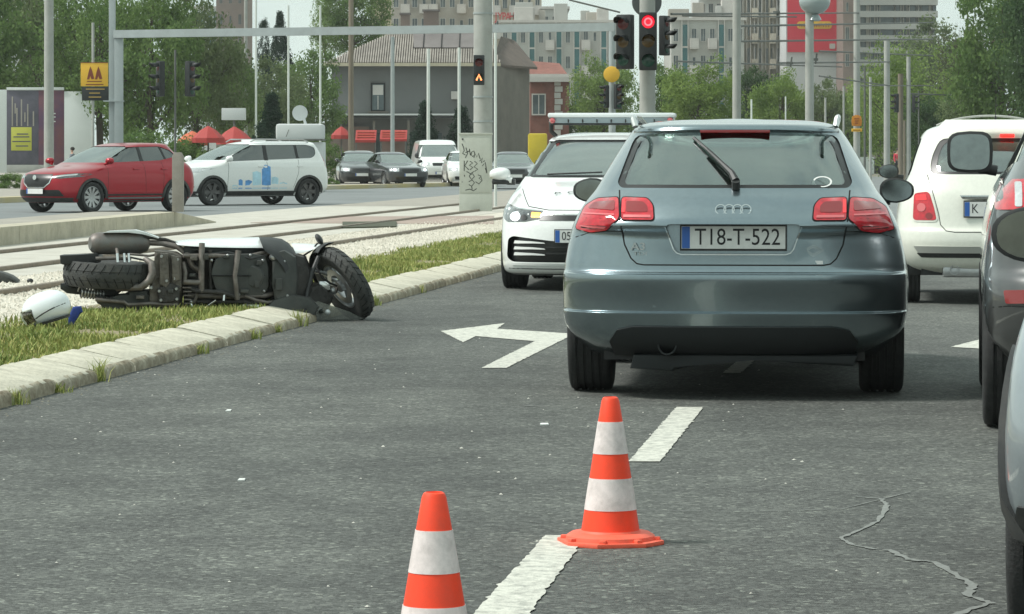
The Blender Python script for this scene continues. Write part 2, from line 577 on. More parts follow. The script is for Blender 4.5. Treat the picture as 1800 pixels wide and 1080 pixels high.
    def finish(s, name, paint_m, thick=0.025, boolean=True, sharp=32):
        me = bpy.data.meshes.new(name)
        me.from_pydata([tuple(v) for v in s.vs], [], s.fs)
        me.materials.append(M[paint_m] if isinstance(paint_m, str) else paint_m); me.materials.append(M['interior'])
        bm = bmesh.new(); bm.from_mesh(me); bmesh.ops.remove_doubles(bm, verts=bm.verts, dist=1e-5)
        bmesh.ops.recalc_face_normals(bm, faces=bm.faces); bm.to_mesh(me); bm.free()
        o = bpy.data.objects.new(name, me)
        if boolean and s.cut:
            COL.objects.link(o)
            sm = o.modifiers.new('s', 'SOLIDIFY'); sm.thickness = thick; sm.offset = -1; sm.material_offset = 1; sm.material_offset_rim = 1
            cm = bpy.data.meshes.new('cut'); bm = bmesh.new()
            for mb in s.cut:
                t = bpy.data.meshes.new('t'); mb.bm.to_mesh(t); mb.bm.free(); bm.from_mesh(t); bpy.data.meshes.remove(t)
            for f in bm.faces: f.material_index = 1
            bm.to_mesh(cm); bm.free()
            cm.materials.append(me.materials[0]); cm.materials.append(M['interior'])
            co = bpy.data.objects.new('cut', cm); COL.objects.link(co)
            b = o.modifiers.new('b', 'BOOLEAN'); b.operation = 'DIFFERENCE'; b.solver = 'EXACT'; b.object = co; b.use_self = True
            dg = bpy.context.evaluated_depsgraph_get(); dg.update()
            nm = bpy.data.meshes.new_from_object(o.evaluated_get(dg))
            COL.objects.unlink(o); COL.objects.unlink(co)
            bpy.data.objects.remove(o); bpy.data.objects.remove(co)
            nm.name = name
            o = bpy.data.objects.new(name, nm); me = nm
        me.polygons.foreach_set('use_smooth', [True] * len(me.polygons))
        me.set_sharp_from_angle(angle=radians(sharp))
        return link(o, s.root)

def grow(poly, d):
    """polygon pushed outward by d"""
    n = len(poly); A = sum(poly[i][0] * poly[(i + 1) % n][1] - poly[(i + 1) % n][0] * poly[i][1] for i in range(n))
    sg = 1 if A > 0 else -1
    o = []
    for i in range(n):
        a, b, c = Vector(poly[i - 1]), Vector(poly[i]), Vector(poly[(i + 1) % n])
        d1 = (b - a).normalized(); d2 = (c - b).normalized()
        n1 = Vector((d1.y, -d1.x)) * sg; n2 = Vector((d2.y, -d2.x)) * sg
        m = (n1 + n2)
        m = m / max(m.length_squared / 2, 0.4)
        o.append((b.x + m.x * d, b.y + m.y * d))
    return o

def rounded(poly, r, k=3):
    """polygon with its corners rounded"""
    o = []; n = len(poly)
    for i in range(n):
        a, b, c = Vector(poly[i - 1]), Vector(poly[i]), Vector(poly[(i + 1) % n])
        rr = min(r, (b - a).length * 0.45, (c - b).length * 0.45)
        p = b + (a - b).normalized() * rr; q = b + (c - b).normalized() * rr
        for j in range(k + 1):
            t = j / k
            v = p * (1 - t) ** 2 + b * 2 * t * (1 - t) + q * t * t
            o.append((v.x, v.y))
    return o

WCACHE = {}
def wheel(root, x, y, r, w, spokes=5, rim='alloy', kind='spoke', detail=True, rr=0.66):
    """tyre (> tread grooves are real) with a rim; x sign gives the outer side"""
    sg = 1 if x > 0 else -1
    key = (r, w, spokes, rim, sg, kind, detail)
    if key not in WCACHE:
        h = w / 2
        g = 0.008
        prof = [(r * rr, -h * 0.7), (r * 0.80, -h * 0.98), (r * 0.90, -h), (r * 0.965, -h * 0.93), (r * 0.995, -h * 0.80)]
        if detail:
            for c in (-0.52, -0.18, 0.18, 0.52):
                prof += [(r, h * (c - 0.075)), (r - g, h * (c - 0.06)), (r - g, h * (c + 0.06)), (r, h * (c + 0.075))]
        prof += [(r * 0.995, h * 0.80), (r * 0.965, h * 0.93), (r * 0.90, h), (r * 0.80, h * 0.98), (r * rr, h * 0.7)]
        mb = MB(); mb.lathe(prof, (0, 0, 0), (sg, 0, 0), n=40, closed=True)
        a = mb.build('tyre', 'rubber', None, smooth=40)
        m2 = MB()
        R = r * rr + 0.004
        m2.lathe([(R, -h * 0.7), (R, h * 0.72), (R - 0.012, h * 0.74), (R - 0.02, h * 0.60), (R - 0.025, -h * 0.7)], (0, 0, 0), (sg, 0, 0), n=32, closed=True)
        m2.lathe([(0.0, h * 0.52), (R * 0.20, h * 0.52), (R * 0.22, h * 0.35), (R * 0.22, h * 0.1), (0, h * 0.1)], (0, 0, 0), (sg, 0, 0), n=16)
        for k in range(spokes):
            a0 = 2 * pi * k / spokes
            for da in ((-0.13, 0.13) if kind == 'double' else (0,)):
                t = a0 + da
                ww = R * (0.16 if kind != 'double' else 0.11)
                d = Vector((0, cos(t), sin(t))); q = Vector((0, -sin(t), cos(t)))
                ro, ri = R * 0.99, R * 0.15
                X = sg * h
                pts = [d * ri - q * ww * 0.6, d * ri + q * ww * 0.6, d * ro + q * ww, d * ro - q * ww]
                m2.add([p + Vector((X * f, 0, 0)) for p, f in zip(pts, (0.5, 0.5, 0.66, 0.66))] + [p + Vector((X * 0.3, 0, 0)) for p in pts],
                       [(0, 1, 2, 3), (7, 6, 5, 4), (0, 4, 5, 1), (1, 5, 6, 2), (2, 6, 7, 3), (3, 7, 4, 0)])
        b = m2.build('rim', rim, None, smooth=30)
        m3 = MB(); m3.lathe([(0, 0), (R * 0.72, 0), (R * 0.72, sg * 0.0 + 0.02), (0, 0.02)], (0, 0, 0), (sg, 0, 0), n=24)
        c = m3.build('brake_disc', 'dark_alloy', None)
        WCACHE[key] = [q.data for q in (a, b, c)]
        for q in (a, b, c): bpy.data.objects.remove(q)
    e = bpy.data.objects.new('wheel', None); link(e, root)
    e.location = (x, y, r); e.empty_display_size = 0.1
    for nm, me in zip(('tyre', 'rim', 'brake_disc'), WCACHE[key]):
        link(bpy.data.objects.new(nm, me), e)
    return e

def liner(root, x, y, r, w=0.26, xi=0.42):
    """dark wheel housing"""
    sg = 1 if x > 0 else -1
    mb = MB()
    mb.lathe([(r, 0), (r, w + 0.05), (r - 0.006, w + 0.05), (r - 0.006, 0.01), (0, 0.01), (0, 0)], (sg * xi, y, r * 0.9), (sg, 0, 0), n=24)
    bmesh.ops.bisect_plane(mb.bm, geom=mb.bm.verts[:] + mb.bm.edges[:] + mb.bm.faces[:], plane_co=(0, 0, r * 0.72), plane_no=(0, 0, -1), clear_outer=True)
    mb.build('wheel_housing', 'dark_trim', root)

def seat(root, x, y, z=0.30, w=0.50, back_h=0.62, tilt=-0.35, head=True):
    """front seat: cushion, backrest, headrest; the car faces +y, so the backrest leans towards -y"""
    mb = MB()
    mb.box((x, y + 0.25, z + 0.1), (w, 0.5, 0.16), bevel=0.05)
    R = Matrix.Rotation(-tilt, 3, 'X')
    up = Vector((0, sin(tilt), cos(tilt)))
    R = Matrix.Rotation(-tilt, 3, 'X')
    b0 = Vector((x, y, z + 0.12))
    mb.box(b0 + up * back_h / 2, (w, 0.13, back_h), mtx=R, bevel=0.06)
    mb.tube([b0 + up * back_h + Vector((-0.07, 0, 0)), b0 + up * (back_h + 0.1) + Vector((-0.07, 0, 0))], 0.008, 6)
    mb.tube([b0 + up * back_h + Vector((0.07, 0, 0)), b0 + up * (back_h + 0.1) + Vector((0.07, 0, 0))], 0.008, 6)
    if head: mb.box(b0 + up * (back_h + 0.13), (0.27, 0.11, 0.19), mtx=R, bevel=0.05)
    return mb.build('seat', 'seat_fabric', root)

def cabin(root, L, w, y_dash, y_front, y_rear, bench_h=0.55, zf=0.28):
    mb = MB(); mb.box((0, (y_dash + y_rear) / 2, zf), (w * 1.7, y_dash - y_rear + 0.5, 0.06)); mb.build('cabin_floor', 'interior', root)
    for sx in (-1, 1): seat(root, sx * w * 0.42, y_front, zf + 0.02)
    mb = MB(); mb.box((0, y_rear + 0.28, zf + 0.14), (w * 1.5, 0.5, 0.18), bevel=0.05)
    R = Matrix.Rotation(0.35, 3, 'X'); up = Vector((0, sin(-0.35), cos(-0.35)))
    b0 = Vector((0, y_rear, zf + 0.15))
    mb.box(b0 + up * bench_h / 2, (w * 1.5, 0.13, bench_h), mtx=R, bevel=0.05)
    for sx in (-1, 0, 1): mb.box(b0 + up * (bench_h + 0.06) + Vector((sx * w * 0.5, 0, 0)), (0.24, 0.09, 0.13), mtx=R, bevel=0.04)
    mb.build('rear_bench', 'seat_fabric', root)
    mb = MB(); mb.prism([(-w * 0.85, y_dash, 0.6), (-w * 0.85, y_dash, 0.98), (-w * 0.85, y_dash + 0.35, 0.96), (-w * 0.85, y_dash + 0.35, 0.5)], (w * 1.7, 0, 0), bevel=0.03)
    mb.build('dashboard', 'interior', root)
    mb = MB(); mb.lathe([(0.17, 0), (0.185, 0.012), (0.19, 0.0), (0.185, -0.012)], (-w * 0.42, y_dash - 0.12, 0.92), (0, -0.9, 0.42), n=20, closed=True)
    mb.box((-w * 0.42, y_dash - 0.10, 0.91), (0.34, 0.03, 0.05)); mb.build('steering_wheel', 'interior', root)

def mirror(root, x, y, z, w=0.22, h=0.15, body='black_plastic', arm=0.08, e=2.6, taper=0.22):
    """door mirror > housing with glass towards the rear"""
    sg = 1 if x > 0 else -1
    cx = x + sg * (arm + w / 2)
    mb = MB()
    def ring(f, yy, k=20):
        o = []
        for i in range(k):
            t = 2 * pi * i / k
            c, s_ = cos(t), sin(t)
            px = math.copysign(abs(c) ** (2 / e), c) * w / 2 * f
            pz = math.copysign(abs(s_) ** (2 / e), s_) * h / 2 * f
            if px * sg > 0: pz *= 1 - taper * abs(px) / (w / 2)
            o.append(Vector((cx + px, yy, z + pz)))
        return o
    rs = [ring(0.90, y - 0.004), ring(1.0, y + 0.0), ring(1.0, y + 0.03), ring(0.88, y + 0.08), ring(0.6, y + 0.115), ring(0.2, y + 0.125)]
    vv = [[mb.bm.verts.new(p) for p in r_] for r_ in rs]
    for a, b in zip(vv, vv[1:]):
        for i in range(len(a)): mb.bm.faces.new((a[i], a[(i + 1) % len(a)], b[(i + 1) % len(b)], b[i]))
    mb.bm.faces.new(vv[-1]); mb.bm.faces.new(list(reversed(vv[0])))
    mb.tube([(x - sg * 0.02, y + 0.07, z - h * 0.45), (cx - sg * w * 0.2, y + 0.06, z - h * 0.38)], 0.028, 8)
    hs = mb.build('door_mirror', body, root, smooth=60)
    g = MB(); rr_ = ring(0.86, y - 0.0065); g.prism(rr_, (0, 0.002, 0)); g.build('mirror_pane', 'mirror_glass', hs)
    return hs
# ================================================================== the setting
mat('asphalt', (0.115, 0.120, 0.112), 0.85, bump=0.5, bscale=170)
def asphalt_nodes():
    m = M['asphalt']; t = m.node_tree; b = t.nodes['Principled BSDF']
    co = t.nodes.new('ShaderNodeTexCoord')
    def noise_(sc, det, lo, hi, p0=0.35, p1=0.65, rough=0.6):
        n = t.nodes.new('ShaderNodeTexNoise'); n.inputs['Scale'].default_value = sc; n.inputs['Detail'].default_value = det
        n.inputs['Roughness'].default_value = rough
        t.links.new(co.outputs['Object'], n.inputs['Vector'])
        r = t.nodes.new('ShaderNodeValToRGB'); r.color_ramp.elements[0].position = p0; r.color_ramp.elements[1].position = p1
        r.color_ramp.elements[0].color = (*lo, 1); r.color_ramp.elements[1].color = (*hi, 1)
        t.links.new(n.outputs['Fac'], r.inputs[0]); return r.outputs[0]
    def mul(a, c):
        x = t.nodes.new('ShaderNodeMixRGB'); x.blend_type = 'MULTIPLY'; x.inputs[0].default_value = 1
        t.links.new(a, x.inputs[1]); t.links.new(c, x.inputs[2]); return x.outputs[0]
    g1 = noise_(75, 3, (0.050, 0.054, 0.051), (0.172, 0.181, 0.171), 0.26, 0.74, 0.8)
    v = t.nodes.new('ShaderNodeTexVoronoi'); v.inputs['Scale'].default_value = 62
    t.links.new(co.outputs['Object'], v.inputs['Vector'])
    sx_ = t.nodes.new('ShaderNodeSeparateColor'); t.links.new(v.outputs['Color'], sx_.inputs[0])
    rv = t.nodes.new('ShaderNodeValToRGB'); rv.color_ramp.elements[0].position = 0.0; rv.color_ramp.elements[0].color = (0.45, 0.45, 0.45, 1)
    rv.color_ramp.elements[1].position = 1.0; rv.color_ramp.elements[1].color = (1.5, 1.5, 1.45, 1)
    e_ = rv.color_ramp.elements.new(0.93); e_.color = (1.1, 1.1, 1.1, 1)
    e2 = rv.color_ramp.elements.new(0.985); e2.color = (2.0, 2.0, 1.9, 1)
    t.links.new(sx_.outputs[0], rv.inputs[0])
    g2 = noise_(1.3, 6, (0.80, 0.80, 0.80), (1.18, 1.18, 1.16))
    g3 = noise_(0.22, 4, (0.82, 0.83, 0.83), (1.15, 1.15, 1.13))
    g4 = noise_(9, 5, (0.86, 0.86, 0.86), (1.14, 1.14, 1.12))
    # tyre-polished lanes: long streaks along the road
    mm = t.nodes.new('ShaderNodeMapping'); mm.inputs['Rotation'].default_value = (0, 0, 0.118); mm.inputs['Scale'].default_value = (1.0, 0.06, 1)
    n5 = t.nodes.new('ShaderNodeTexNoise'); n5.inputs['Scale'].default_value = 1.1; n5.inputs['Detail'].default_value = 5
    t.links.new(co.outputs['Object'], mm.inputs[0]); t.links.new(mm.outputs[0], n5.inputs['Vector'])
    r5 = t.nodes.new('ShaderNodeValToRGB'); r5.color_ramp.elements[0].position = 0.38; r5.color_ramp.elements[1].position = 0.62
    r5.color_ramp.elements[0].color = (0.86, 0.86, 0.86, 1); r5.color_ramp.elements[1].color = (1.10, 1.10, 1.09, 1); t.links.new(n5.outputs['Fac'], r5.inputs[0])
    c = mul(mul(mul(mul(mul(g1, rv.outputs[0]), g2), g3), g4), r5.outputs[0])
    t.links.new(c, b.inputs['Base Color'])
asphalt_nodes()
mat('asphalt_far', (0.17, 0.185, 0.185), 0.85, var=0.16, scale=0.35, detail=8)
mat('ground_dust', (0.20, 0.19, 0.15), 0.95, var=0.25, scale=0.6, detail=8)
mat('pavement', (0.30, 0.28, 0.24), 0.9, var=0.15, scale=1.5)
mat('paint_line', (0.58, 0.58, 0.51), 0.7, var=0.12, scale=45, dirt=((0.17, 0.175, 0.16), 20, 1.0), bump=0.3, bscale=150)
mat('filler', (0.19, 0.20, 0.187), 0.8, var=0.2, scale=30)
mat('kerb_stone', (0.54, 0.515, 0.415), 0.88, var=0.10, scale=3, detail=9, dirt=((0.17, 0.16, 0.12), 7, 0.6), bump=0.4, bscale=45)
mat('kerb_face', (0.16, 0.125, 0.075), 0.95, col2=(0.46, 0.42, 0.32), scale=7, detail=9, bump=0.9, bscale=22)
mat('soil', (0.22, 0.19, 0.11), 0.95, var=0.3, scale=6, bump=0.6, bscale=20)
mat('ballast', (0.50, 0.46, 0.385), 0.95, col2=(0.66, 0.63, 0.54), scale=22, detail=8, bump=0.8, bscale=35, dirt=((0.25, 0.22, 0.17), 1.6, 0.5))
mat('track_slab', (0.47, 0.455, 0.40), 0.9, var=0.12, scale=3, dirt=((0.30, 0.27, 0.21), 2.5, 0.6), bump=0.3, bscale=30)
mat('pink_paving', (0.33, 0.255, 0.215), 0.9, var=0.12, scale=2.0, dirt=((0.22, 0.20, 0.17), 1.2, 0.6))
mat('rail_steel', (0.17, 0.13, 0.09), 0.5, 0.3, var=0.3, scale=12)
mat('concrete', (0.46, 0.425, 0.33), 0.9, var=0.10, scale=2.2, detail=8, dirt=((0.22, 0.20, 0.15), 3.5, 0.6), bump=0.3, bscale=25)
mat('concrete_pole', (0.36, 0.37, 0.345), 0.85, var=0.08, scale=3, dirt=((0.24, 0.24, 0.21), 2.2, 0.5), bump=0.2, bscale=40)
mat('grass_a', (0.12, 0.18, 0.035), 0.8, col2=(0.33, 0.36, 0.10), scale=1.3, detail=7)
mat('grass_b', (0.50, 0.45, 0.18), 0.8, col2=(0.26, 0.29, 0.07), scale=3, detail=6)
mat('stone_chip', (0.50, 0.49, 0.44), 0.9, var=0.2, scale=40)

def sheet(name, pts, z, m, kind='structure'):
    bm = bmesh.new(); bm.faces.new([bm.verts.new((p[0], p[1], z)) for p in pts])
    bmesh.ops.recalc_face_normals(bm, faces=bm.faces)
    if bm.faces[:][0].normal.z < 0: bmesh.ops.reverse_faces(bm, faces=bm.faces)
    me = bpy.data.meshes.new(name); bm.to_mesh(me); bm.free(); me.materials.append(M[m])
    return tag(link(bpy.data.objects.new(name, me)), kind=kind)

D = Vector((0.1175, 0.993, 0)).normalized(); N = Vector((-D.y, D.x, 0)); K0 = Vector((-2.48, 16.56, 0))
def uv(u, v, z=0.0): return K0 + D * u + N * v + Vector((0, 0, z))     # along the kerb, away from the road

sheet('ground', [(-900, -150), (900, -150), (900, 1300), (-900, 1300)], -0.03, 'ground_dust')
sheet('road', [(-70, -20), (45, -20), (45, 62), (-70, 62)], 0.0, 'asphalt')
sheet('cross_road', [(-120, 62), (75, 62), (120, 210), (-160, 210)], 0.0, 'asphalt_far')

# tram bed, verge base, paving
def slab(name, pts, z, m, h=0.16):
    mb = MB(); mb.prism([Vector((p[0], p[1], z)) for p in pts], (0, 0, -h)); return tag(mb.build(name, m, smooth=0), kind='structure')
slab('track_bed', [uv(-16, 1.74), uv(60, 1.74), uv(60, 3.9), uv(-16, 3.9)], 0.10, 'ballast')
slab('track_slab', [uv(-16, 3.9), uv(60, 3.9), uv(60, 9.0), uv(40, 9.0), uv(20, 9.0), uv(-16, 9.0)], 0.104, 'track_slab', h=0.164)
slab('verge', [uv(-16, 0.345), uv(60, 0.345), uv(60, 1.74), uv(-16, 1.74)], 0.105, 'soil', h=0.165)
slab('track_crossing', [uv(60, 0.0), uv(420, 0.0), uv(420, 10), uv(60, 10)], 0.02, 'pavement', h=0.1)
pp = [gnd(440, 392, 0.108), gnd(868, 394, 0.108), gnd(868, 380, 0.108), gnd(620, 381, 0.108)]
slab('pink_paving', pp, 0.112, 'pink_paving', h=0.01)
# far pavement with its kerb
slab('far_pavement', [gnd(-400, 374), gnd(0, 357), gnd(300, 344.5), gnd(585, 333), gnd(870, 325.5), (5, 420), (-160, 420)], 0.13, 'pavement')
mb = MB()
fk = [gnd(-400, 374.5), gnd(0, 357.5), gnd(300, 345), gnd(585, 333.5), gnd(870, 326)]
mat('kerb_yellow', (0.52, 0.42, 0.16), 0.8, col2=(0.45, 0.42, 0.34), scale=0.35, detail=3)
for a, b in zip(fk, fk[1:]):
    d = (b - a).normalized(); q = Vector((-d.y, d.x, 0)) * 0.45
    mb.prism([a, b, b + q, a + q], (0, 0, 0.15))
tag(mb.build('far_kerb', 'kerb_yellow'), kind='structure')

# rails
def rail(v, u0, u1):
    o = tag(bpy.data.objects.new('tram_rail', None), kind='structure'); link(o)
    mb = MB()
    a, b = uv(u0, v - 0.035, 0.10), uv(u1, v - 0.035, 0.10); c, d = uv(u1, v + 0.035, 0.10), uv(u0, v + 0.035, 0.10)
    mb.prism([a, b, c, d], (0, 0, 0.045), bevel=0.008); mb.build('rail_head', 'rail_steel', o)
    mb = MB()
    mb.prism([uv(u0, v + 0.037, 0.107), uv(u1, v + 0.037, 0.107), uv(u1, v + 0.10, 0.107), uv(u0, v + 0.10, 0.107)], (0, 0, 0.004)); mb.build('rail_groove', 'seam', o)
    return o
for v in (2.95, 4.50, 6.10): rail(v, -15.5, 70 if v < 4 else 66)
pd = [gnd(602, 402, 0.106), gnd(697, 400, 0.106), gnd(697, 391, 0.106), gnd(602, 392, 0.106)]
mb = MB(); mb.prism(pd, (0, 0, 0.02))
mat('grate', (0.05, 0.055, 0.03), 0.8, var=0.3, scale=6)
tag(mb.build('drain_grate', 'grate'), 'long dark drain grate across the pale tram track bed', 'drain grate')

# kerb stones, each its own piece
kerb = tag(bpy.data.objects.new('kerb', None), kind='structure'); link(kerb)
random.seed(3)
variants = []
for k in range(6):
    bm = bmesh.new(); Ls = 0.843
    nx = 9
    prof = [(0.0, -0.05), (0.0, 0.034), (0.010, 0.054), (0.032, 0.070), (0.18, 0.102), (0.30, 0.128), (0.335, 0.130), (0.342, 0.120), (0.342, -0.05)]
    rows = []
    for i in range(nx + 1):
        t = i / nx; x = t * Ls
        row = []
        for j, (v, z) in enumerate(prof):
            nz = noise.noise(Vector((x * 6 + k * 7, v * 9, z * 9))) * 0.004
            ed = 0.009 if i in (0, nx) and 0 < j < 8 else 0
            wob = noise.noise(Vector((x * 12 + k * 3, z * 20, 5))) * (0.012 if j in (1, 2) else 0.0)
            row.append(bm.verts.new((x, -(v - (wob if j < 3 else 0)), z + (nz if j > 1 else 0) - ed)))
        rows.append(row)
    for a, b in zip(rows, rows[1:]):
        for j in range(len(prof) - 1): bm.faces.new((a[j], a[j + 1], b[j + 1], b[j]))
    bm.faces.new(rows[0]); bm.faces.new(list(reversed(rows[-1])))
    bmesh.ops.recalc_face_normals(bm, faces=bm.faces)
    me = bpy.data.meshes.new('kerb_stone'); bm.to_mesh(me); bm.free()
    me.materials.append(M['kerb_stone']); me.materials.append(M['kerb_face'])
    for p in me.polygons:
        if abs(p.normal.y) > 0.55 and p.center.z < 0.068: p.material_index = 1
    me.polygons.foreach_set('use_smooth', [True] * len(me.polygons)); me.set_sharp_from_angle(angle=radians(40))
    variants.append(me)
ang = math.atan2(D.y, D.x)
for i in range(-17, 60):
    o = bpy.data.objects.new('kerb_stone', random.choice(variants)); link(o, kerb)
    p = uv(i * 0.87 + 0.27, random.uniform(-0.006, 0.006), random.uniform(-0.006, 0.006))
    o.location = p
    o.rotation_euler = (radians(random.uniform(-0.4, 0.4)), radians(random.uniform(-0.3, 0.3)), ang + radians(random.uniform(-0.5, 0.5)))
    o.scale = (1, -1, 1)

# grass verge: blades nobody could count
def grass(name, n, area, zf, hmin, hmax, m1, m2, seed, wid=0.006, label=None):
    rnd = random.Random(seed); vs, fs, mi = [], [], []
    k = 0
    while k < n:
        x, y, dens = area(rnd)
        if rnd.random() > dens: continue
        z = zf
        h = rnd.uniform(hmin, hmax) * (0.45 + 0.9 * max(0, noise.noise(Vector((x * 1.6, y * 1.6, 3))) + 0.45))
        a = rnd.uniform(0, 2 * pi); w = wid * rnd.uniform(0.6, 1.4)
        dx, dy = cos(a) * w, sin(a) * w; l = rnd.uniform(0.1, 0.7) * h; b = rnd.uniform(0, 2 * pi)
        i = len(vs)
        mx_, my_ = x + cos(b) * l * 0.3, y + sin(b) * l * 0.3
        vs += [(x - dx, y - dy, z), (x + dx, y + dy, z), (mx_ + dx * .7, my_ + dy * .7, z + h * 0.6), (mx_ - dx * .7, my_ - dy * .7, z + h * 0.6), (x + cos(b) * l, y + sin(b) * l, z + h)]
        fs += [(i, i + 1, i + 2, i + 3), (i + 3, i + 2, i + 4)]
        q = 1 if rnd.random() < 0.22 else 0
        mi += [q, q]; k += 1
    me = bpy.data.meshes.new(name); me.from_pydata(vs, [], fs); me.materials.append(M[m1]); me.materials.append(M[m2])
    me.polygons.foreach_set('material_index', mi)
    return tag(link(bpy.data.objects.new(name, me)), label, kind='stuff')
def verge_area(r):
    u = r.uniform(-13, 38); v = 0.33 + 1.42 * r.random()
    edge = 1.0 if v < 1.25 else max(0.04, 1 - (v - 1.25) * 2.0)
    p = uv(u, v); d = edge * max(0.03, 0.55 + 1.5 * noise.noise(Vector((p.x * 1.7, p.y * 1.1, 0))) + 0.5 * noise.noise(Vector((p.x * 5, p.y * 4, 7))))
    return p.x, p.y, min(1, d)
grass('verge_grass', 98000, verge_area, 0.10, 0.02, 0.070, 'grass_a', 'grass_b', 1)
def joint_area(r):
    i = r.choice([-3, -2, -2, -1, 0, 0, 1, 1, 2, 5, 7, 8, 9, 12, 13, 16]); p = uv(i * 0.87 + 0.27 - 0.01 + r.gauss(0, 0.035), -0.01 + r.random() ** 2 * 0.06 * (1 if r.random() < .8 else -1))
    return p.x, p.y, 1
grass('kerb_weeds', 900, joint_area, 0.0, 0.03, 0.11, 'grass_a', 'grass_b', 5, wid=0.004)

# loose stones along the kerb foot, on the verge and the ballast
def pebbles(name, n, area, smin, smax, m, seed):
    r = random.Random(seed); vs, fs = [], []
    for _ in range(n):
        x, y, z = area(r); s = r.uniform(smin, smax); i = len(vs)
        P = [Vector((r.uniform(.7, 1.2), 0, 0)), Vector((0, r.uniform(.7, 1.2), 0)), Vector((-r.uniform(.7, 1.2), 0, 0)), Vector((0, -r.uniform(.7, 1.2), 0)), Vector((r.uniform(-.2, .2), r.uniform(-.2, .2), r.uniform(.4, .9)))]
        a = r.uniform(0, 6.3); R = Matrix.Rotation(a, 3, 'Z')
        vs += [Vector((x, y, z)) + (R @ p) * s for p in P]
        fs += [(i, i + 1, i + 4), (i + 1, i + 2, i + 4), (i + 2, i + 3, i + 4), (i + 3, i, i + 4)]
    o = raw(name, vs, fs, m); return tag(o, kind='stuff')
def peb_kerb(r):
    p = uv(r.uniform(-5, 30), -abs(r.gauss(0, 0.10)) - 0.01); return p.x, p.y, 0.001
def peb_bal(r):
    p = uv(r.uniform(-8, 45), r.uniform(1.5, 3.9)); return p.x, p.y, 0.10
def peb_road(r):
    return r.uniform(-2.6, 1.6), r.uniform(7, 24), 0.001
pebbles('kerb_gravel', 800, peb_kerb, 0.003, 0.009, 'ground_dust', 2)
pebbles('ballast_stones', 26000, peb_bal, 0.012, 0.03, 'ballast', 3)
pebbles('road_grit', 160, peb_road, 0.004, 0.009, 'stone_chip', 4)

# road markings: thin sheets 4 mm above the asphalt
def marking(name, pix, z=0.004, m='paint_line'):
    P = [gnd(x, y) for x, y in pix]; r = random.Random(int(pix[0][0])); Q = []
    for a, b in zip(P, P[1:] + P[:1]):          # worn, slightly ragged edges
        k = max(1, int((b - a).length / 0.035)); d = (b - a).normalized(); n = Vector((-d.y, d.x, 0))
        Q += [a + (b - a) * j / k + n * (r.gauss(0, 0.0022) - (0.009 if j and r.random() < .05 else 0) * r.choice((-1, 1))) for j in range(k)]
    return sheet(name, [(p.x, p.y) for p in Q], z, m)
marking('lane_dash', [(820, 1095), (920, 1095), (1017, 964), (1003, 943), (958, 943)])
marking('lane_dash', [(1104, 813), (1160, 813), (1237, 717), (1189, 717)])
marking('lane_dash', [(1270, 657), (1302, 657), (1340, 622), (1312, 622)])
marking('lane_dash', [(1365, 584), (1390, 584), (1418, 556), (1398, 556)])
marking('turn_arrow', [(775, 583), (888, 569), (873, 579), (1010, 588), (890, 648), (846, 648), (940, 601), (836, 592), (814, 603)])
marking('straight_arrow', [(1671, 611), (1740, 593), (1740, 615)])
def crack(name, pts, w, m='filler'):
    mb = MB(); P = [gnd(x, y) for x, y in pts]
    rr = random.Random(len(pts)); Q = []
    for a, b in zip(P, P[1:]):
        for j in range(7):
            q = a + (b - a) * j / 7; q += Vector((rr.gauss(0, w * .12), rr.gauss(0, w * .25), 0)); Q.append(q)
    Q.append(P[-1]); L, R = [], []
    for i, p in enumerate(Q):
        d = (Q[min(i + 1, len(Q) - 1)] - Q[max(i - 1, 0)]).normalized(); n = Vector((-d.y, d.x, 0)) * w * rr.uniform(0.25, 0.75)
        L.append(p + n); R.append(p - n)
    for i in range(len(Q) - 1): mb.add([L[i], R[i], R[i + 1], L[i + 1]], [(0, 1, 2, 3)])
    for v in mb.bm.verts: v.co.z = 0.003
    return tag(mb.build(name, m, smooth=0, recalc=False), kind='structure')
crack('crack_filler', [(1500, 874), (1548, 878), (1560, 890), (1543, 918), (1500, 938), (1478, 947), (1497, 959), (1540, 967)], 0.016)
crack('crack_filler', [(1560, 968), (1600, 985), (1642, 989), (1680, 1012), (1712, 1030), (1700, 1048), (1745, 1062), (1700, 1074), (1660, 1090)], 0.024)
crack('tar_seam', [(1120, 898), (1300, 901), (1480, 896), (1600, 866)], 0.006)
crack('scuff_mark', [(920, 714), (965, 714)], 0.02)

def chip(px, py, w, l, label):
    p = gnd(px, py); mb = MB(); mb.prism([p + Vector((-w / 2, -l / 2, 0)), p + Vector((w / 2, -l / 3, 0)), p + Vector((w / 2.4, l / 2, 0)), p + Vector((-w / 2.2, l / 2.5, 0))], (0, 0, 0.006), bevel=0.0015)
    return tag(mb.build('paint_flake', 'plate_white', off=p), label, 'flake')
o = chip(957, 747, 0.040, 0.09, 'bright white flake lying on the asphalt left of the far cone'); o.location = gnd(957, 747)
o = chip(425, 845, 0.026, 0.07, 'small pale chip on the bare asphalt in the left foreground'); o.location = gnd(425, 845)
o = chip(402, 723, 0.024, 0.10, 'small pale chip on the asphalt below the fallen scooter'); o.location = gnd(402, 723)

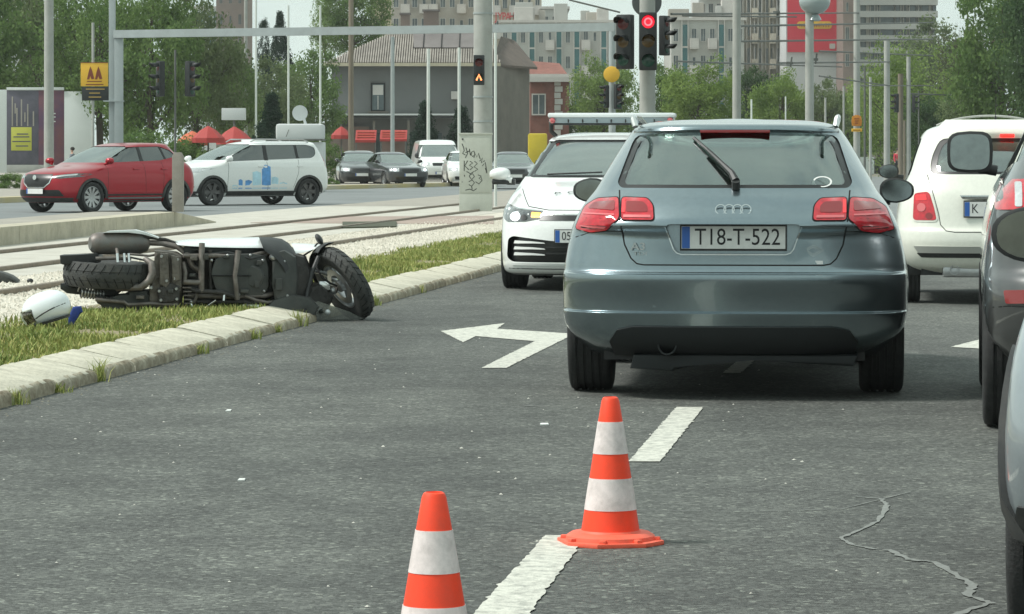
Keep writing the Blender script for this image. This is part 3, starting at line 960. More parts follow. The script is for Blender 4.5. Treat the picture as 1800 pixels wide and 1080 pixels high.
# tram platform edge
def stone_row(name, A, B, n, prof, parent):
    d = (B - A); L = d.length / n; dn = d.normalized(); q = Vector((-dn.y, dn.x, 0))
    for i in range(n):
        a = A + dn * (L * i + 0.006); b = A + dn * (L * (i + 1) - 0.006)
        mb = MB(); mb.prism([a + q * v + Vector((0, 0, z)) for v, z in prof], b - a, bevel=0.012)
        mb.build(name, 'concrete', parent)
plat = tag(bpy.data.objects.new('tram_platform', None), 'low concrete tram platform edge with sloped end before the red car', 'platform'); link(plat)
PA, PB, PC = gnd(-70, 441, 0.10), gnd(307, 399, 0.10), gnd(380, 392, 0.10)
stone_row('concrete_block', PA, PB, 9, [(0, 0), (0, 0.235), (0.30, 0.245), (0.30, 0)], plat)
dn = (PB - PA).normalized(); q = Vector((-dn.y, dn.x, 0))
mb = MB(); mb.prism([PA + q * 0.31, PB + q * 0.31, PB + q * 1.3, PA + q * 1.3], (0, 0, 0.24)); mb.build('platform_deck', 'pavement', plat)
mb = MB()
d2 = (PC - PB)
mb.add([PB, PC, PC + q * 0.9, PB + q * 1.3, PB + Vector((0, 0, 0.24)), PC + Vector((0, 0, 0.02)), PC + q * 0.9 + Vector((0, 0, 0.02)), PB + q * 1.3 + Vector((0, 0, 0.24))],
       [(0, 1, 5, 4), (1, 2, 6, 5), (2, 3, 7, 6), (3, 0, 4, 7), (4, 5, 6, 7), (3, 2, 1, 0)])
mb.build('sloped_end', 'concrete', plat)
# short post on the platform
p = PB + q * 0.45 + Vector((0, 0, 0.24)); mb = MB()
mat('post_stone', (0.27, 0.25, 0.22), 0.9, var=0.12, scale=6)
hP = 0.95
mb.prism([(-0.09, -0.07, 0), (0.09, -0.07, 0), (0.09, -0.07, hP * 0.93), (0.055, -0.07, hP), (-0.055, -0.07, hP), (-0.09, -0.07, hP * 0.93)], (0, 0.14, 0), bevel=0.012)
p = at(313, 369, (p.y)) ; p.z = 0.34
o = tag(mb.build('stone_post', 'post_stone'), 'squat grey stone post standing before the rear wheel of the red car', 'post'); o.location = p

# ================================================================== traffic cones
mat('cone_orange', (0.98, 0.062, 0.016), 0.5, var=0.05, scale=14, dirt=((0.55, 0.07, 0.035), 18, 0.35))
mat('cone_base', (0.92, 0.13, 0.07), 0.6, var=0.12, scale=10, dirt=((0.35, 0.13, 0.09), 14, 0.5))
mat('cone_sleeve', (0.76, 0.68, 0.66), 0.35, var=0.05, scale=60, dirt=((0.34, 0.30, 0.28), 16, 0.6))
def cone(H, loc, rz, label, bands, r0, r1):
    """bands = heights of the colour changes from the top"""
    t = thing('traffic_cone', label, 'traffic cone', loc, rz, 'orange and white traffic cones on the lane line')
    hb = 0.028
    rad = lambda z: r0 + (r1 - r0) * (z - hb) / (H - hb)
    lv = [H] + bands + [hb]
    cols = ['cone_orange', 'cone_sleeve', 'cone_orange', 'cone_sleeve', 'cone_orange']
    for i in range(5):
        z1, z0 = lv[i], lv[i + 1]
        e = 0.0016 if i % 2 else 0.0
        prof = [(rad(z0) + e - 0.006, z0), (rad(z0) + e, z0), (rad(z1) + e, z1), (rad(z1) + e - 0.006, z1)]
        if i == 0: prof = [(rad(z0) - 0.006, z0), (rad(z0), z0), (rad(z1) + 0.001, z1 - 0.012), (rad(z1) - 0.003, z1 - 0.003), (rad(z1) - 0.008, z1), (rad(z1) - 0.010, z1 - 0.01), (rad(z0) - 0.009, z0)]
        mb = MB(); mb.lathe(prof, n=48, closed=True)
        mb.build('cone_sleeve' if i % 2 else 'cone_body', cols[i], t, smooth=30)
    # base: octagonal skirt with a raised ring and lobes
    B = 0.155
    mb = MB()
    oc = [(B, -B * .5), (B, B * .5), (B * .5, B), (-B * .5, B), (-B, B * .5), (-B, -B * .5), (-B * .5, -B), (B * .5, -B)]
    mb.prism([(x, y, 0.0) for x, y in oc], (0, 0, 0.014), bevel=0.003)
    mb.lathe([(B * 0.92, 0.012), (B * 0.90, 0.026), (B * 0.80, 0.036), (rad(0.05) + 0.006, 0.036), (rad(0.05) - 0.004, 0.050), (rad(0.05) - 0.010, 0.012)], n=48, closed=True)
    for k in range(8):
        a = pi / 8 + k * pi / 4
        mb.box((cos(a) * B * 0.93, sin(a) * B * 0.93, 0.016), (0.03, 0.022, 0.016), rz=a, bevel=0.004)
    mb.build('cone_base', 'cone_base', t, smooth=35)
    return t
c2 = gnd(1073, 955); s2 = FPX / c2.y
cone(0.462, c2, 0.2, 'complete cone standing at the end of the near lane dash, farther of the two', [0.462 - 43 / s2, 0.462 - 99 / s2, 0.462 - 142 / s2, 0.462 - 197 / s2], 0.094, 0.027)
Y1 = 8.05; c1 = Vector(((763 - CX) / FPX * Y1, Y1, 0)); s1 = FPX / Y1; H1 = 1.22 - (865 - 276) / s1
cone(H1, c1, 0.5, 'cone cut off by the bottom of the photo, nearer of the two', [H1 - 66 / s1, H1 - 140 / s1, H1 - 198 / s1, H1 - 270 / s1], 0.096, 0.028)
# ================================================================== vehicles
paint('paint_grey_blue', (0.225, 0.282, 0.305), metal=0.95, rough=0.27, dirt=0.03)
paint('paint_white', (0.76, 0.78, 0.76), rough=0.3, dirt=0.05)
paint('paint_cream', (0.71, 0.72, 0.64), rough=0.3, dirt=0.05)
paint('paint_graphite', (0.085, 0.088, 0.088), metal=0.5, rough=0.34, dirt=0.15)
paint('paint_silver_blue', (0.33, 0.375, 0.40), metal=0.5, rough=0.34, dirt=0.15)
paint('paint_red', (0.33, 0.003, 0.014), metal=0.5, rough=0.30, coat=0.6, dirt=0.0)
paint('paint_black', (0.018, 0.021, 0.023), rough=0.3, dirt=0.3)
paint('paint_dark_grey', (0.045, 0.05, 0.055), metal=0.3, rough=0.35, dirt=0.3)
mat('valance_black', (0.022, 0.025, 0.026), 0.65, spec=0.3)
mat('lamp_smoke', (0.09, 0.10, 0.10), 0.12, coat=1.0, var=0.6, scale=25)
mat('badge', (0.50, 0.54, 0.54), 0.25, 0.9)
mat('cladding', (0.03, 0.032, 0.032), 0.65, var=0.15, scale=10, dirt=((0.12, 0.115, 0.10), 6, 0.4))
mat('sticker_white', (0.7, 0.72, 0.70), 0.5)
mat('decal_blue', (0.10, 0.30, 0.62), 0.4, var=0.3, scale=3)
mat('decal_pale', (0.45, 0.68, 0.78), 0.4, var=0.2, scale=3)

def place(root, lx, ly, wx, wy, th):
    """put local point (lx, ly) on world (wx, wy) with the car turned by th"""
    root.rotation_euler = (0, 0, th)
    root.location = (wx - (lx * cos(th) - ly * sin(th)), wy - (lx * sin(th) + ly * cos(th)), 0)

REAR = dict(right=(1, 0, 0), up=(0, 0, 1))
def plate(root, view, x, z, y, txt='', w=0.52, h=0.113, tilt=0.0, label=None, size=None, sx=0.86):
    """number plate > blue band, characters; y = surface of the plate"""
    sg = 1 if view == 'rear' else -1
    rt = Vector((sg, 0, 0)); up = Vector((0, sg * sin(tilt), cos(tilt))); n = rt.cross(up)
    o = Vector((x, y, z))
    def quad(x0, x1, z0, z1, d0, d1, m, name, par):
        mb = MB(); mb.prism([o + rt * a + up * b + n * d0 for a, b in ((x0, z0), (x1, z0), (x1, z1), (x0, z1))], n * (d1 - d0)); return mb.build(name, m, par)
    p = quad(-w / 2 - 0.008, w / 2 + 0.008, -h / 2 - 0.010, h / 2 + 0.008, -0.014, -0.002, 'dark_trim', 'plate_holder', root)
    f = quad(-w / 2, w / 2, -h / 2, h / 2, -0.001, 0.002, 'plate_white', 'number_plate', root)
    quad(-w / 2 + 0.002, -w / 2 + 0.042, -h / 2 + 0.002, h / 2 - 0.002, 0.0025, 0.0033, 'plate_blue', 'blue_band', f)
    if txt:
        text_obj('plate_characters', txt, size or h * 0.98, facing(o + rt * 0.021 + n * 0.003 + up * -0.001, rt, up), 'ink', f, sx=sx, depth=0.0004)
    return f

def side_glass(cb, poly, m='glass_dark', posts=(), name='side_window'):
    """side windows both sides: opening plus pane, and dark pillars across"""
    cb.cutter('side', poly, (-1.3, 1.3))
    cb.drape(name, m, 'left', grow(poly, 0.008), off=-0.010, thick=0.004, step=0.12, mirror=True)
    for ps in posts:
        cb.drape('window_pillar', 'dark_trim', 'left', ps, off=-0.002, thick=0.02, step=0.12, mirror=True)

# ------------------------------------------------------------------ the grey-blue hatchback in front
def car_a():
    r = thing('hatchback', 'metallic grey-blue hatchback seen from behind, rings badge, raised rear wiper', 'car')
    L = 4.29
    rows = [  # z, w, yr, yf, rr, rf, nr, nf
        (0.215, 0.730, 0.20, 4.05, 0.42, 0.6, 2.8, 2.6), (0.27, 0.785, 0.08, 4.18, 0.42, 0.7, 2.9, 2.5), (0.33, 0.845, 0.035, 4.22, 0.42, 0.7, 3.0, 2.5), (0.38, 0.872, 0.020, 4.26, 0.42, 0.8, 3.0, 2.4),
        (0.437, 0.882, 0.004, 4.28, 0.42, 0.8, 3.0, 2.4), (0.448, 0.882, 0.034, 4.28, 0.42, 0.8, 3.0, 2.4), (0.50, 0.884, 0.028, 4.29, 0.42, 0.8, 3.0, 2.4),
        (0.60, 0.885, 0.004, 4.28, 0.42, 0.8, 3.0, 2.4), (0.630, 0.884, 0.006, 4.27, 0.42, 0.8, 3.0, 2.4), (0.643, 0.882, 0.088, 4.25, 0.42, 0.8, 3.0, 2.4),
        (0.672, 0.880, 0.098, 4.23, 0.42, 0.8, 3.0, 2.4), (0.74, 0.872, 0.100, 4.16, 0.44, 0.8, 2.9, 2.4), (0.82, 0.856, 0.100, 4.0, 0.46, 0.8, 2.8, 2.4),
        (0.875, 0.840, 0.062, 3.80, 0.48, 0.9, 2.7, 2.3), (0.905, 0.828, 0.070, 3.66, 0.50, 0.9, 2.7, 2.3), (0.96, 0.800, 0.108, 3.36, 0.52, 0.8, 2.6, 2.3),
        (1.01, 0.765, 0.158, 3.16, 0.55, 0.6, 2.6, 2.4), (1.05, 0.735, 0.208, 3.04, 0.58, 0.45, 2.6, 2.6), (1.15, 0.680, 0.325, 2.84, 0.60, 0.40, 2.8, 2.8),
        (1.25, 0.625, 0.455, 2.62, 0.62, 0.40, 2.9, 2.8), (1.335, 0.573, 0.565, 2.38, 0.62, 0.40, 3.0, 2.8), (1.36, 0.552, 0.545, 2.30, 0.60, 0.40, 3.0, 2.8),
        (1.382, 0.525, 0.56, 2.20, 0.60, 0.40, 3.0, 2.8), (1.402, 0.470, 0.72, 2.05, 0.55, 0.40, 2.6, 2.6), (1.416, 0.36, 0.95, 1.90, 0.45, 0.40, 2.2, 2.2),
        (1.421, 0.15, 1.25, 1.70, 0.2, 0.2, 2, 2)]
    cb = CarBody(r, rows, L, bar=0.02, nc=14, flare=[(0.82, 0.32, 0.34, 0.012), (3.40, 0.32, 0.34, 0.012)])
    # openings
    g = rounded([(-0.578, 1.062), (0.578, 1.062), (0.600, 1.09), (0.525, 1.335), (-0.525, 1.335), (-0.600, 1.09)], 0.045)
    cb.cutter('rear', g, (-1, 1.2))
    rec = rounded([(-0.345, 0.883), (0.345, 0.883), (0.285, 0.735), (-0.285, 0.735)], 0.035)
    cb.cutter('rear', rec, (-1, 0.5))
    ws = rounded([(-0.66, 1.06), (0.66, 1.06), (0.49, 1.345), (-0.49, 1.345)], 0.05)
    cb.cutter('front', ws, (2.2, 4.2))
    sw = rounded([(1.02, 1.06), (2.88, 1.03), (2.35, 1.335), (1.20, 1.345)], 0.07)
    side_glass(cb, sw, 'glass_front', posts=[[(1.80, 1.04), (1.90, 1.04), (1.88, 1.345), (1.79, 1.345)]])
    for y in (0.82, 3.40): cb.arch(y, 0.315, 0.345)
    cb.finish('body', 'paint_grey_blue')
    cb.drape('rear_window', 'glass_rear', 'rear', grow(g, 0.01), off=-0.006, thick=0.004, step=0.06)
    cb.drape('window_border', 'dark_trim', 'rear', grow(g, 0.008), hole=rounded([(-0.552, 1.082), (0.552, 1.082), (0.565, 1.10), (0.495, 1.318), (-0.495, 1.318), (-0.565, 1.10)], 0.05), off=-0.0045, thick=0.0012, step=0.05)
    cb.drape('windscreen', 'glass_front', 'front', grow(ws, 0.01), off=-0.008, thick=0.004, step=0.08)
    # spoiler with third brake light
    sp = [(-0.52, 1.378), (0.52, 1.378), (0.535, 1.362), (0.40, 1.366), (0.0, 1.369), (-0.40, 1.366), (-0.535, 1.362)]
    mb = MB()
    n = 28; rowsv = []
    for i in range(n + 1):
        x = -0.535 + 1.07 * i / n; c = (x / 0.535) ** 2
        hy_ = cb.hit('rear', x, 1.345)[0].y; hm_ = cb.hit('rear', 0, 1.345)[0].y; q_ = (hy_ - hm_) - 0.07 * c
        pf = [(0.560 + 0.07 * c + q_, 1.352 - 0.010 * c), (0.545 + 0.07 * c + q_, 1.362 - 0.012 * c), (0.555 + 0.07 * c + q_, 1.378 - 0.016 * c), (0.72 + q_ * .7, 1.412 - 0.045 * c), (0.95, 1.420 - 0.06 * c), (0.95, 1.408 - 0.06 * c), (0.66 + q_, 1.374 - 0.03 * c)]
        rowsv.append([mb.bm.verts.new((x, y, z)) for y, z in pf])
    for a, b in zip(rowsv, rowsv[1:]):
        for k in range(len(a)): mb.bm.faces.new((a[k], a[(k + 1) % len(a)], b[(k + 1) % len(b)], b[k]))
    mb.bm.faces.new(rowsv[0]); mb.bm.faces.new(list(reversed(rowsv[-1])))
    spo = mb.build('roof_spoiler', 'paint_grey_blue', r, smooth=40)
    mb = MB(); mb.box((0, 0.553, 1.350), (0.36, 0.03, 0.015), bevel=0.004)
    mb.build('brake_light', 'lamp_dark_red', r)
    
    # seams
    cb.line('tailgate_gap', 'seam', 'rear', [(-0.585, 1.05), (-0.573, 0.96), (-0.570, 0.90), (-0.548, 0.78), (-0.515, 0.71), (-0.485, 0.683), (-0.45, 0.677), (0.45, 0.677), (0.485, 0.683), (0.515, 0.71), (0.548, 0.78), (0.570, 0.90), (0.573, 0.96), (0.585, 1.05)], w=0.007)
    cb.line('bumper_gap', 'seam', 'rear', [(-0.56, 0.845), (-0.70, 0.845), (-0.84, 0.80)], w=0.004, mirror=True)
    # tail lights: outer block, inner block, each with its fields
    def lamp(name, poly, m, off, par=None):
        obs = cb.drape(name, m, 'rear', poly, off=off, thick=0.012, step=0.035, mirror=True)
        return obs
    outer = rounded([(-0.585, 1.012), (-0.70, 1.004), (-0.765, 0.965), (-0.805, 0.855), (-0.72, 0.838), (-0.64, 0.850), (-0.574, 0.910)], 0.016)
    inner = rounded([(-0.566, 1.012), (-0.435, 1.008), (-0.405, 0.975), (-0.398, 0.902), (-0.562, 0.902)], 0.016)
    for pl, m_in in ((outer, 'o'), (inner, 'i')):
        base = lamp('taillight', pl, 'lamp_red', 0.006)
        edge = lamp('lamp_edge', grow(pl, 0.006), 'seam', 0.0015)
        for a, b_ in zip(base, edge): b_.parent = a
        sub = []
        if m_in == 'o':
            sub += lamp('lamp_field', rounded([(-0.60, 0.995), (-0.71, 0.985), (-0.745, 0.955), (-0.60, 0.945)], 0.01), 'lamp_dark_red', 0.008)
            sub += lamp('lamp_field', [(-0.60, 0.928), (-0.765, 0.932), (-0.767, 0.925), (-0.60, 0.920)], 'lamp_pink', 0.0085)
            sub += lamp('lamp_field', [(-0.64, 0.868), (-0.775, 0.872), (-0.777, 0.866), (-0.65, 0.860)], 'lamp_pink', 0.0085)
        else:
            sub += lamp('lamp_field', rounded([(-0.54, 0.992), (-0.455, 0.990), (-0.432, 0.970), (-0.430, 0.938), (-0.54, 0.938)], 0.01), 'lamp_dark_red', 0.008)
            sub += lamp('lamp_field', [(-0.562, 1.0), (-0.546, 1.0), (-0.546, 0.935), (-0.562, 0.935)], 'lamp_bright_red', 0.0085)
            sub += lamp('lamp_field', [(-0.552, 0.924), (-0.415, 0.924), (-0.412, 0.912), (-0.552, 0.912)], 'lamp_pink', 0.0085)
        for k, sb in enumerate(sub): sb.parent = base[k % 2]
    # plate recess, plate, frame line, badges
    mb = MB(); mb.prism([(-0.36, 0.150, 0.895), (0.36, 0.150, 0.895), (0.30, 0.145, 0.72), (-0.30, 0.145, 0.72)], (0, 0.01, 0)); mb.build('plate_recess', 'paint_grey_blue', r)
    cb.line('plate_surround', 'chrome', 'rear', [(-0.342, 0.87), (-0.30, 0.755), (-0.285, 0.738), (-0.262, 0.730), (0.262, 0.730), (0.285, 0.738), (0.30, 0.755), (0.342, 0.87)], w=0.005, off=0.003)
    plate(r, 'rear', 0.0, 0.815, 0.128, 'T18-T-522', size=0.118, sx=0.84)
    mb = MB()
    for k in range(4):
        c = Vector((-0.063 + k * 0.042, 0.082, 0.955))
        h = cb.hit('rear', c.x, c.z)[0]; c.y = h.y - 0.004
        mb.lathe([(0.0225, -0.003), (0.0285, -0.003), (0.0285, 0.004), (0.0225, 0.004)], c, (0, -0.95, 0.32), n=28, closed=True)
    mb.build('rings_badge', 'badge', r)
    h = cb.hit('rear', -0.47, 0.76)[0]
    text_obj('model_badge', 'A3', 0.052, facing((-0.478, h.y - 0.006, 0.768), (1, 0, 0), (0, 0, 1)), 'badge', r, sx=1.25, depth=0.002, bold=0.001)
    text_obj('model_badge', 'TDI', 0.026, facing((-0.468, h.y - 0.006, 0.733), (1, 0, 0), (0, 0, 1)), 'badge', r, sx=1.7, depth=0.002)
    h = cb.hit('rear', 0.42, 0.75)[0].y - 0.0045
    mb = MB()
    sq = [(0.35, 0.752), (0.40, 0.778), (0.45, 0.752), (0.40, 0.722), (0.35, 0.752)]
    for off_ in (0, 0.012):
        pts = [((x - 0.40) * (1 - off_ * 28) + 0.40, (z - 0.75) * (1 - off_ * 28) + 0.75) for x, z in sq]
        stroke(pts, 0.0035, (1, 0, 0), (0, 0, 1), (0, h, 0), mb=mb)
    mb.build('diamond_emblem', 'badge', r)
    mb = MB(); mb.box((0.408, h, 0.691), (0.078, 0.002, 0.017)); mb.build('sticker', 'sticker_white', r)
    # round country sticker inside the glass
    h, nn = cb.hit('rear', 0.445, 1.092)
    up = Vector((0, 0.62, 0.78)).normalized()
    mb = MB(); mb.lathe([(0.040, 0), (0.049, 0), (0.049, 0.0015), (0.040, 0.0015)], (0, 0, 0), (0, 0, 1), n=24, closed=True)
    F = facing(h + nn * 0.002, (1, 0, 0), up)
    for v in mb.bm.verts: v.co = F @ Vector((v.co.x, v.co.y * 0.72, v.co.z))
    mb.build('oval_sticker', 'sticker_white', r)
    # wiper
    def on(x, z, o=0.02):
        p, n_ = cb.hit('rear', x, z); return p + n_ * o
    mb = MB()
    mb.tube([on(0.01, 1.062, 0.0), on(0.01, 1.068, 0.04)], 0.022, 10)
    mb.tube([on(0.01, 1.075, 0.03), on(-0.01, 1.11, 0.035), on(-0.06, 1.16, 0.03), on(-0.14, 1.24, 0.022)], [0.022, 0.018, 0.013, 0.007], 8)
    mb.tube([on(-0.005, 1.125, 0.012), on(-0.10, 1.215, 0.012), on(-0.212, 1.308, 0.012)], [0.009, 0.009, 0.008], 6)
    mb.build('rear_wiper', 'black_plastic', r)
    # lower valance, exhaust, underbody
    val = [(-0.60, 0.225), (0.60, 0.225), (0.62, 0.30), (0.58, 0.355), (0.50, 0.372), (-0.50, 0.372), (-0.58, 0.355), (-0.62, 0.30)]
    cb.drape('bumper_insert', 'valance_black', 'rear', val, off=0.012, thick=0.02, step=0.03)
    mb = MB(); mb.prism([(-0.66, 0.3, 0.19), (0.66, 0.3, 0.19), (0.66, 0.3, 0.34), (-0.66, 0.3, 0.34)], (0, 3.6, 0)); mb.build('underbody', 'dark_trim', r)
    mb = MB(); mb.prism([(-0.5, 0.12, 0.225), (0.62, 0.12, 0.225), (0.60, 0.12, 0.17), (0.1, 0.12, 0.20), (-0.22, 0.12, 0.185), (-0.30, 0.12, 0.145), (-0.52, 0.12, 0.155)], (0, 0.7, 0.02), bevel=0.015); mb.build('silencer', 'valance_black', r)
    for sx in (-1, 1):
        mb = MB(); mb.tube([(sx * 0.515, 0.62, 1.375), (sx * 0.525, 0.64, 1.415), (sx * 0.53, 0.80, 1.428), (sx * 0.54, 1.6, 1.432), (sx * 0.53, 2.2, 1.40)], [0.016, 0.018, 0.014, 0.014, 0.012], 8); mb.build('roof_rail', 'chrome', r)
    mb = MB(); mb.lathe([(0.040, 0), (0.048, 0), (0.048, 0.35), (0.040, 0.35)], (-0.33, 0.07, 0.275), (0, 1, -0.08), n=18, closed=True); mb.build('exhaust_pipe', 'valance_black', r)
    mb = MB(); mb.tube([(-0.65, 0.82, 0.28), (0.65, 0.82, 0.28)], 0.045, 8); mb.build('rear_axle', 'dark_trim', r)
    for sx in (-1, 1):
        for y in (0.82, 3.40):
            wheel(r, sx * 0.752, y, 0.316, 0.225); liner(r, sx, y, 0.36)
        mirror(r, sx * 0.80, 2.86, 0.995 + 0.03, w=0.20, h=0.145, body='black_plastic', arm=-0.01)
    cabin(r, L, 0.72, 2.62, 1.72, 0.78)
    mb = MB(); mb.box((0, 2.25, 1.275), (0.24, 0.03, 0.06), bevel=0.012); mb.build('rear_view_mirror', 'interior', r)
    mb = MB(); mb.box((0, 0.75, 1.0), (1.0, 0.42, 0.02)); mb.build('parcel_shelf', 'interior', r)
    place(r, 0, 0, 1.10, 17.0, -0.085)
car_a()

# ------------------------------------------------------------------ the white police car facing the camera
def car_police():
    r = thing('police_car', 'white patrol car facing the camera with roof light bar and lit orange indicator', 'police car')
    L = 4.284
    rows = [
        (0.14, 0.80, 0.30, 4.10, 0.4, 0.55, 3, 2.8), (0.17, 0.855, 0.2, 4.20, 0.4, 0.62, 3, 2.7), (0.25, 0.878, 0.1, 4.262, 0.4, 0.66, 3, 2.6), (0.40, 0.888, 0.02, 4.284, 0.4, 0.70, 3, 2.5),
        (0.55, 0.893, 0.0, 4.275, 0.4, 0.75, 3, 2.4), (0.66, 0.893, 0.01, 4.245, 0.4, 0.8, 3, 2.4), (0.73, 0.890, 0.02, 4.19, 0.4, 0.85, 3, 2.35),
        (0.78, 0.882, 0.03, 4.08, 0.42, 0.9, 3, 2.3), (0.84, 0.868, 0.05, 3.88, 0.44, 0.95, 3, 2.3), (0.90, 0.848, 0.06, 3.64, 0.45, 0.95, 3, 2.3), (0.955, 0.820, 0.09, 3.38, 0.48, 0.8, 3, 2.4),
        (0.995, 0.790, 0.12, 3.17, 0.5, 0.55, 3, 2.6), (1.03, 0.765, 0.15, 3.06, 0.5, 0.45, 3, 2.8), (1.15, 0.708, 0.26, 2.84, 0.5, 0.42, 3, 3), (1.28, 0.650, 0.40, 2.56, 0.5, 0.42, 3, 3),
        (1.375, 0.605, 0.5, 2.30, 0.5, 0.42, 3, 3), (1.415, 0.570, 0.52, 2.14, 0.5, 0.45, 3, 2.8), (1.44, 0.49, 0.62, 1.95, 0.5, 0.5, 2.8, 2.6), (1.457, 0.36, 0.85, 1.80, 0.4, 0.4, 2.4, 2.4), (1.461, 0.12, 1.2, 1.5, 0.2, 0.2, 2, 2)]
    cb = CarBody(r, rows, L, bar=0.02, nc=14)
    ws = rounded([(-0.71, 1.025), (0.71, 1.025), (0.535, 1.385), (-0.535, 1.385)], 0.05)
    cb.cutter('front', ws, (1.9, 3.8))
    rw = rounded([(-0.6, 1.06), (0.6, 1.06), (0.5, 1.36), (-0.5, 1.36)], 0.05)
    cb.cutter('rear', rw, (-1, 1.1))
    sw = rounded([(0.55, 1.08), (2.92, 1.03), (2.30, 1.37), (0.85, 1.38)], 0.07)
    side_glass(cb, sw, posts=[[(1.66, 1.04), (1.76, 1.04), (1.74, 1.38), (1.66, 1.38)]])
    for y in (0.80, 3.43): cb.arch(y, 0.31, 0.34)
    low = rounded([(-0.79, 0.47), (-0.74, 0.498), (-0.34, 0.455), (0.34, 0.455), (0.74, 0.498), (0.79, 0.47), (0.80, 0.30), (0.74, 0.262), (-0.74, 0.262), (-0.80, 0.30)], 0.04)
    cb.cutter('front', low, (3.9, 5))
    cb.finish('body', 'paint_white')
    cb.drape('windscreen', 'glass_clear', 'front', grow(ws, 0.01), off=-0.008, thick=0.004, step=0.07)
    cb.drape('rear_window', 'glass_dark', 'rear', grow(rw, 0.01), off=-0.008, thick=0.004, step=0.09)
    cb.drape('windscreen_border', 'dark_trim', 'front', grow(ws, 0.01), hole=rounded([(-0.67, 1.055), (0.67, 1.055), (0.508, 1.372), (-0.508, 1.372)], 0.05), off=-0.0065, thick=0.001, step=0.06)
    cb.drape('lower_grille', 'dark_trim', 'front', grow(low, 0.012), off=-0.05, thick=0.01, step=0.08)
    for k in range(3):
        z = 0.445 - k * 0.055
        cb.drape('grille_slat', 'sticker_white' if k < 3 else 'dark_trim', 'front', [(0.73, z + 0.014), (0.55, z + 0.008), (0.44, z - 0.002), (0.43, z - 0.012), (0.55, z - 0.010), (0.74, z - 0.014)], off=-0.012, thick=0.015, step=0.06, mirror=True)
    for z in (0.40, 0.34):
        cb.drape('grille_bar', 'black_plastic', 'front', [(-0.42, z + 0.006), (0.42, z + 0.006), (0.42, z - 0.006), (-0.42, z - 0.006)], off=-0.02, thick=0.02, step=0.08)
    cb.line('bumper_moulding', 'sticker_white', 'front', [(-0.74, 0.245), (0.74, 0.245)], w=0.022, off=0.008)
    cb.drape('front_lip', 'dark_trim', 'front', [(-0.78, 0.205), (0.78, 0.205), (0.76, 0.15), (-0.76, 0.15)], off=0.003, thick=0.01, step=0.08)
    # grille band between the lamps, head lamps
    cb.drape('upper_grille', 'dark_trim', 'front', [(-0.48, 0.700), (0.48, 0.700), (0.48, 0.640), (-0.48, 0.640)], off=0.003, thick=0.01, step=0.06)
    cb.line('grille_strip', 'chrome', 'front', [(-0.48, 0.694), (0.48, 0.694)], w=0.010, off=0.004)
    cb.line('bonnet_gap', 'seam', 'front', [(-0.60, 0.765), (-0.40, 0.735), (0.40, 0.735), (0.60, 0.765), (0.74, 0.92)], w=0.006)
    cb.line('bonnet_gap', 'seam', 'front', [(-0.60, 0.765), (-0.74, 0.92)], w=0.006)
    hl = rounded([(0.455, 0.715), (0.70, 0.735), (0.84, 0.775), (0.865, 0.74), (0.85, 0.655), (0.80, 0.622), (0.62, 0.628), (0.47, 0.655)], 0.02)
    hls = cb.drape('headlight', 'lamp_smoke', 'front', hl, off=0.004, thick=0.012, step=0.04, mirror=True)
    for h_, sg in zip(hls, (1, -1)):
        for nm, c, rr_, m_ in (('main_beam', (0.72, 0.672), 0.040, 'lamp_lit_white'), ('main_beam', (0.63, 0.665), 0.026, 'dark_trim')):
            poly = [(sg * (c[0] + rr_ * 1.3 * cos(a * pi / 8)), c[1] + rr_ * sin(a * pi / 8)) for a in range(16)]
            cb.drape(nm, m_, 'front', poly, off=0.007, thick=0.006, step=0.04, parent=h_)
        poly = [(sg * x, z) for x, z in rounded([(0.465, 0.708), (0.56, 0.712), (0.56, 0.664), (0.475, 0.666)], 0.01)]
        cb.drape('indicator', 'lamp_lit_orange' if sg > 0 else 'lamp_clear', 'front', poly, off=0.008, thick=0.006, step=0.04, parent=h_)
    cb.line('headlight_brow', 'chrome', 'front', [(0.455, 0.722), (0.70, 0.742), (0.84, 0.782)], w=0.010, off=0.008, mirror=True)
    f = plate(r, 'front', 0.065, 0.50, 4.305, '', w=0.52)
    text_obj('plate_characters', '05', 0.108, facing((0.222, 4.309, 0.50), (-1, 0, 0), (0, 0, 1)), 'ink', f, sx=0.82, depth=0.0004)
    h = cb.hit('front', 0.0, 0.79)[0]
    h2 = cb.hit('top', 0.30, 3.68)[0]
    text_obj('bonnet_lettering', 'P', 0.10, facing((0.36, 3.70, h2.z + 0.004), (-1, 0, 0), (0, -1, 0.25)), 'dark_trim', r, sx=1.3, depth=0.0006)
    text_obj('bonnet_lettering', 'O', 0.10, facing((0.22, 3.70, h2.z + 0.012), (-1, 0, 0), (0, -1, 0.25)), 'dark_trim', r, sx=1.3, depth=0.0006)
    # light bar
    mb = MB(); mb.prism([(-0.61, 1.62, 1.545), (-0.61, 1.58, 1.60), (-0.61, 1.62, 1.635), (-0.61, 1.86, 1.635), (-0.61, 1.90, 1.60), (-0.61, 1.86, 1.545)], (1.22, 0, 0), bevel=0.012)
    mat('bar_lens', (0.20, 0.27, 0.30), 0.12, coat=1.0); mat('bar_cap', (0.78, 0.82, 0.82), 0.3, coat=0.5)
    lb = mb.build('light_bar', 'bar_lens', r)
    mb = MB(); mb.box((0, 1.74, 1.625), (1.24, 0.345, 0.045), bevel=0.018); mb.build('bar_cover', 'bar_cap', lb)
    mb = MB(); mb.box((0, 1.74, 1.540), (1.20, 0.25, 0.018), bevel=0.005); mb.build('bar_base', 'black_plastic', lb)
    for k in range(-4, 5):
        mb = MB(); mb.box((k * 0.14, 1.74, 1.583), (0.012, 0.30, 0.06)); mb.build('bar_divider', 'black_plastic', lb)
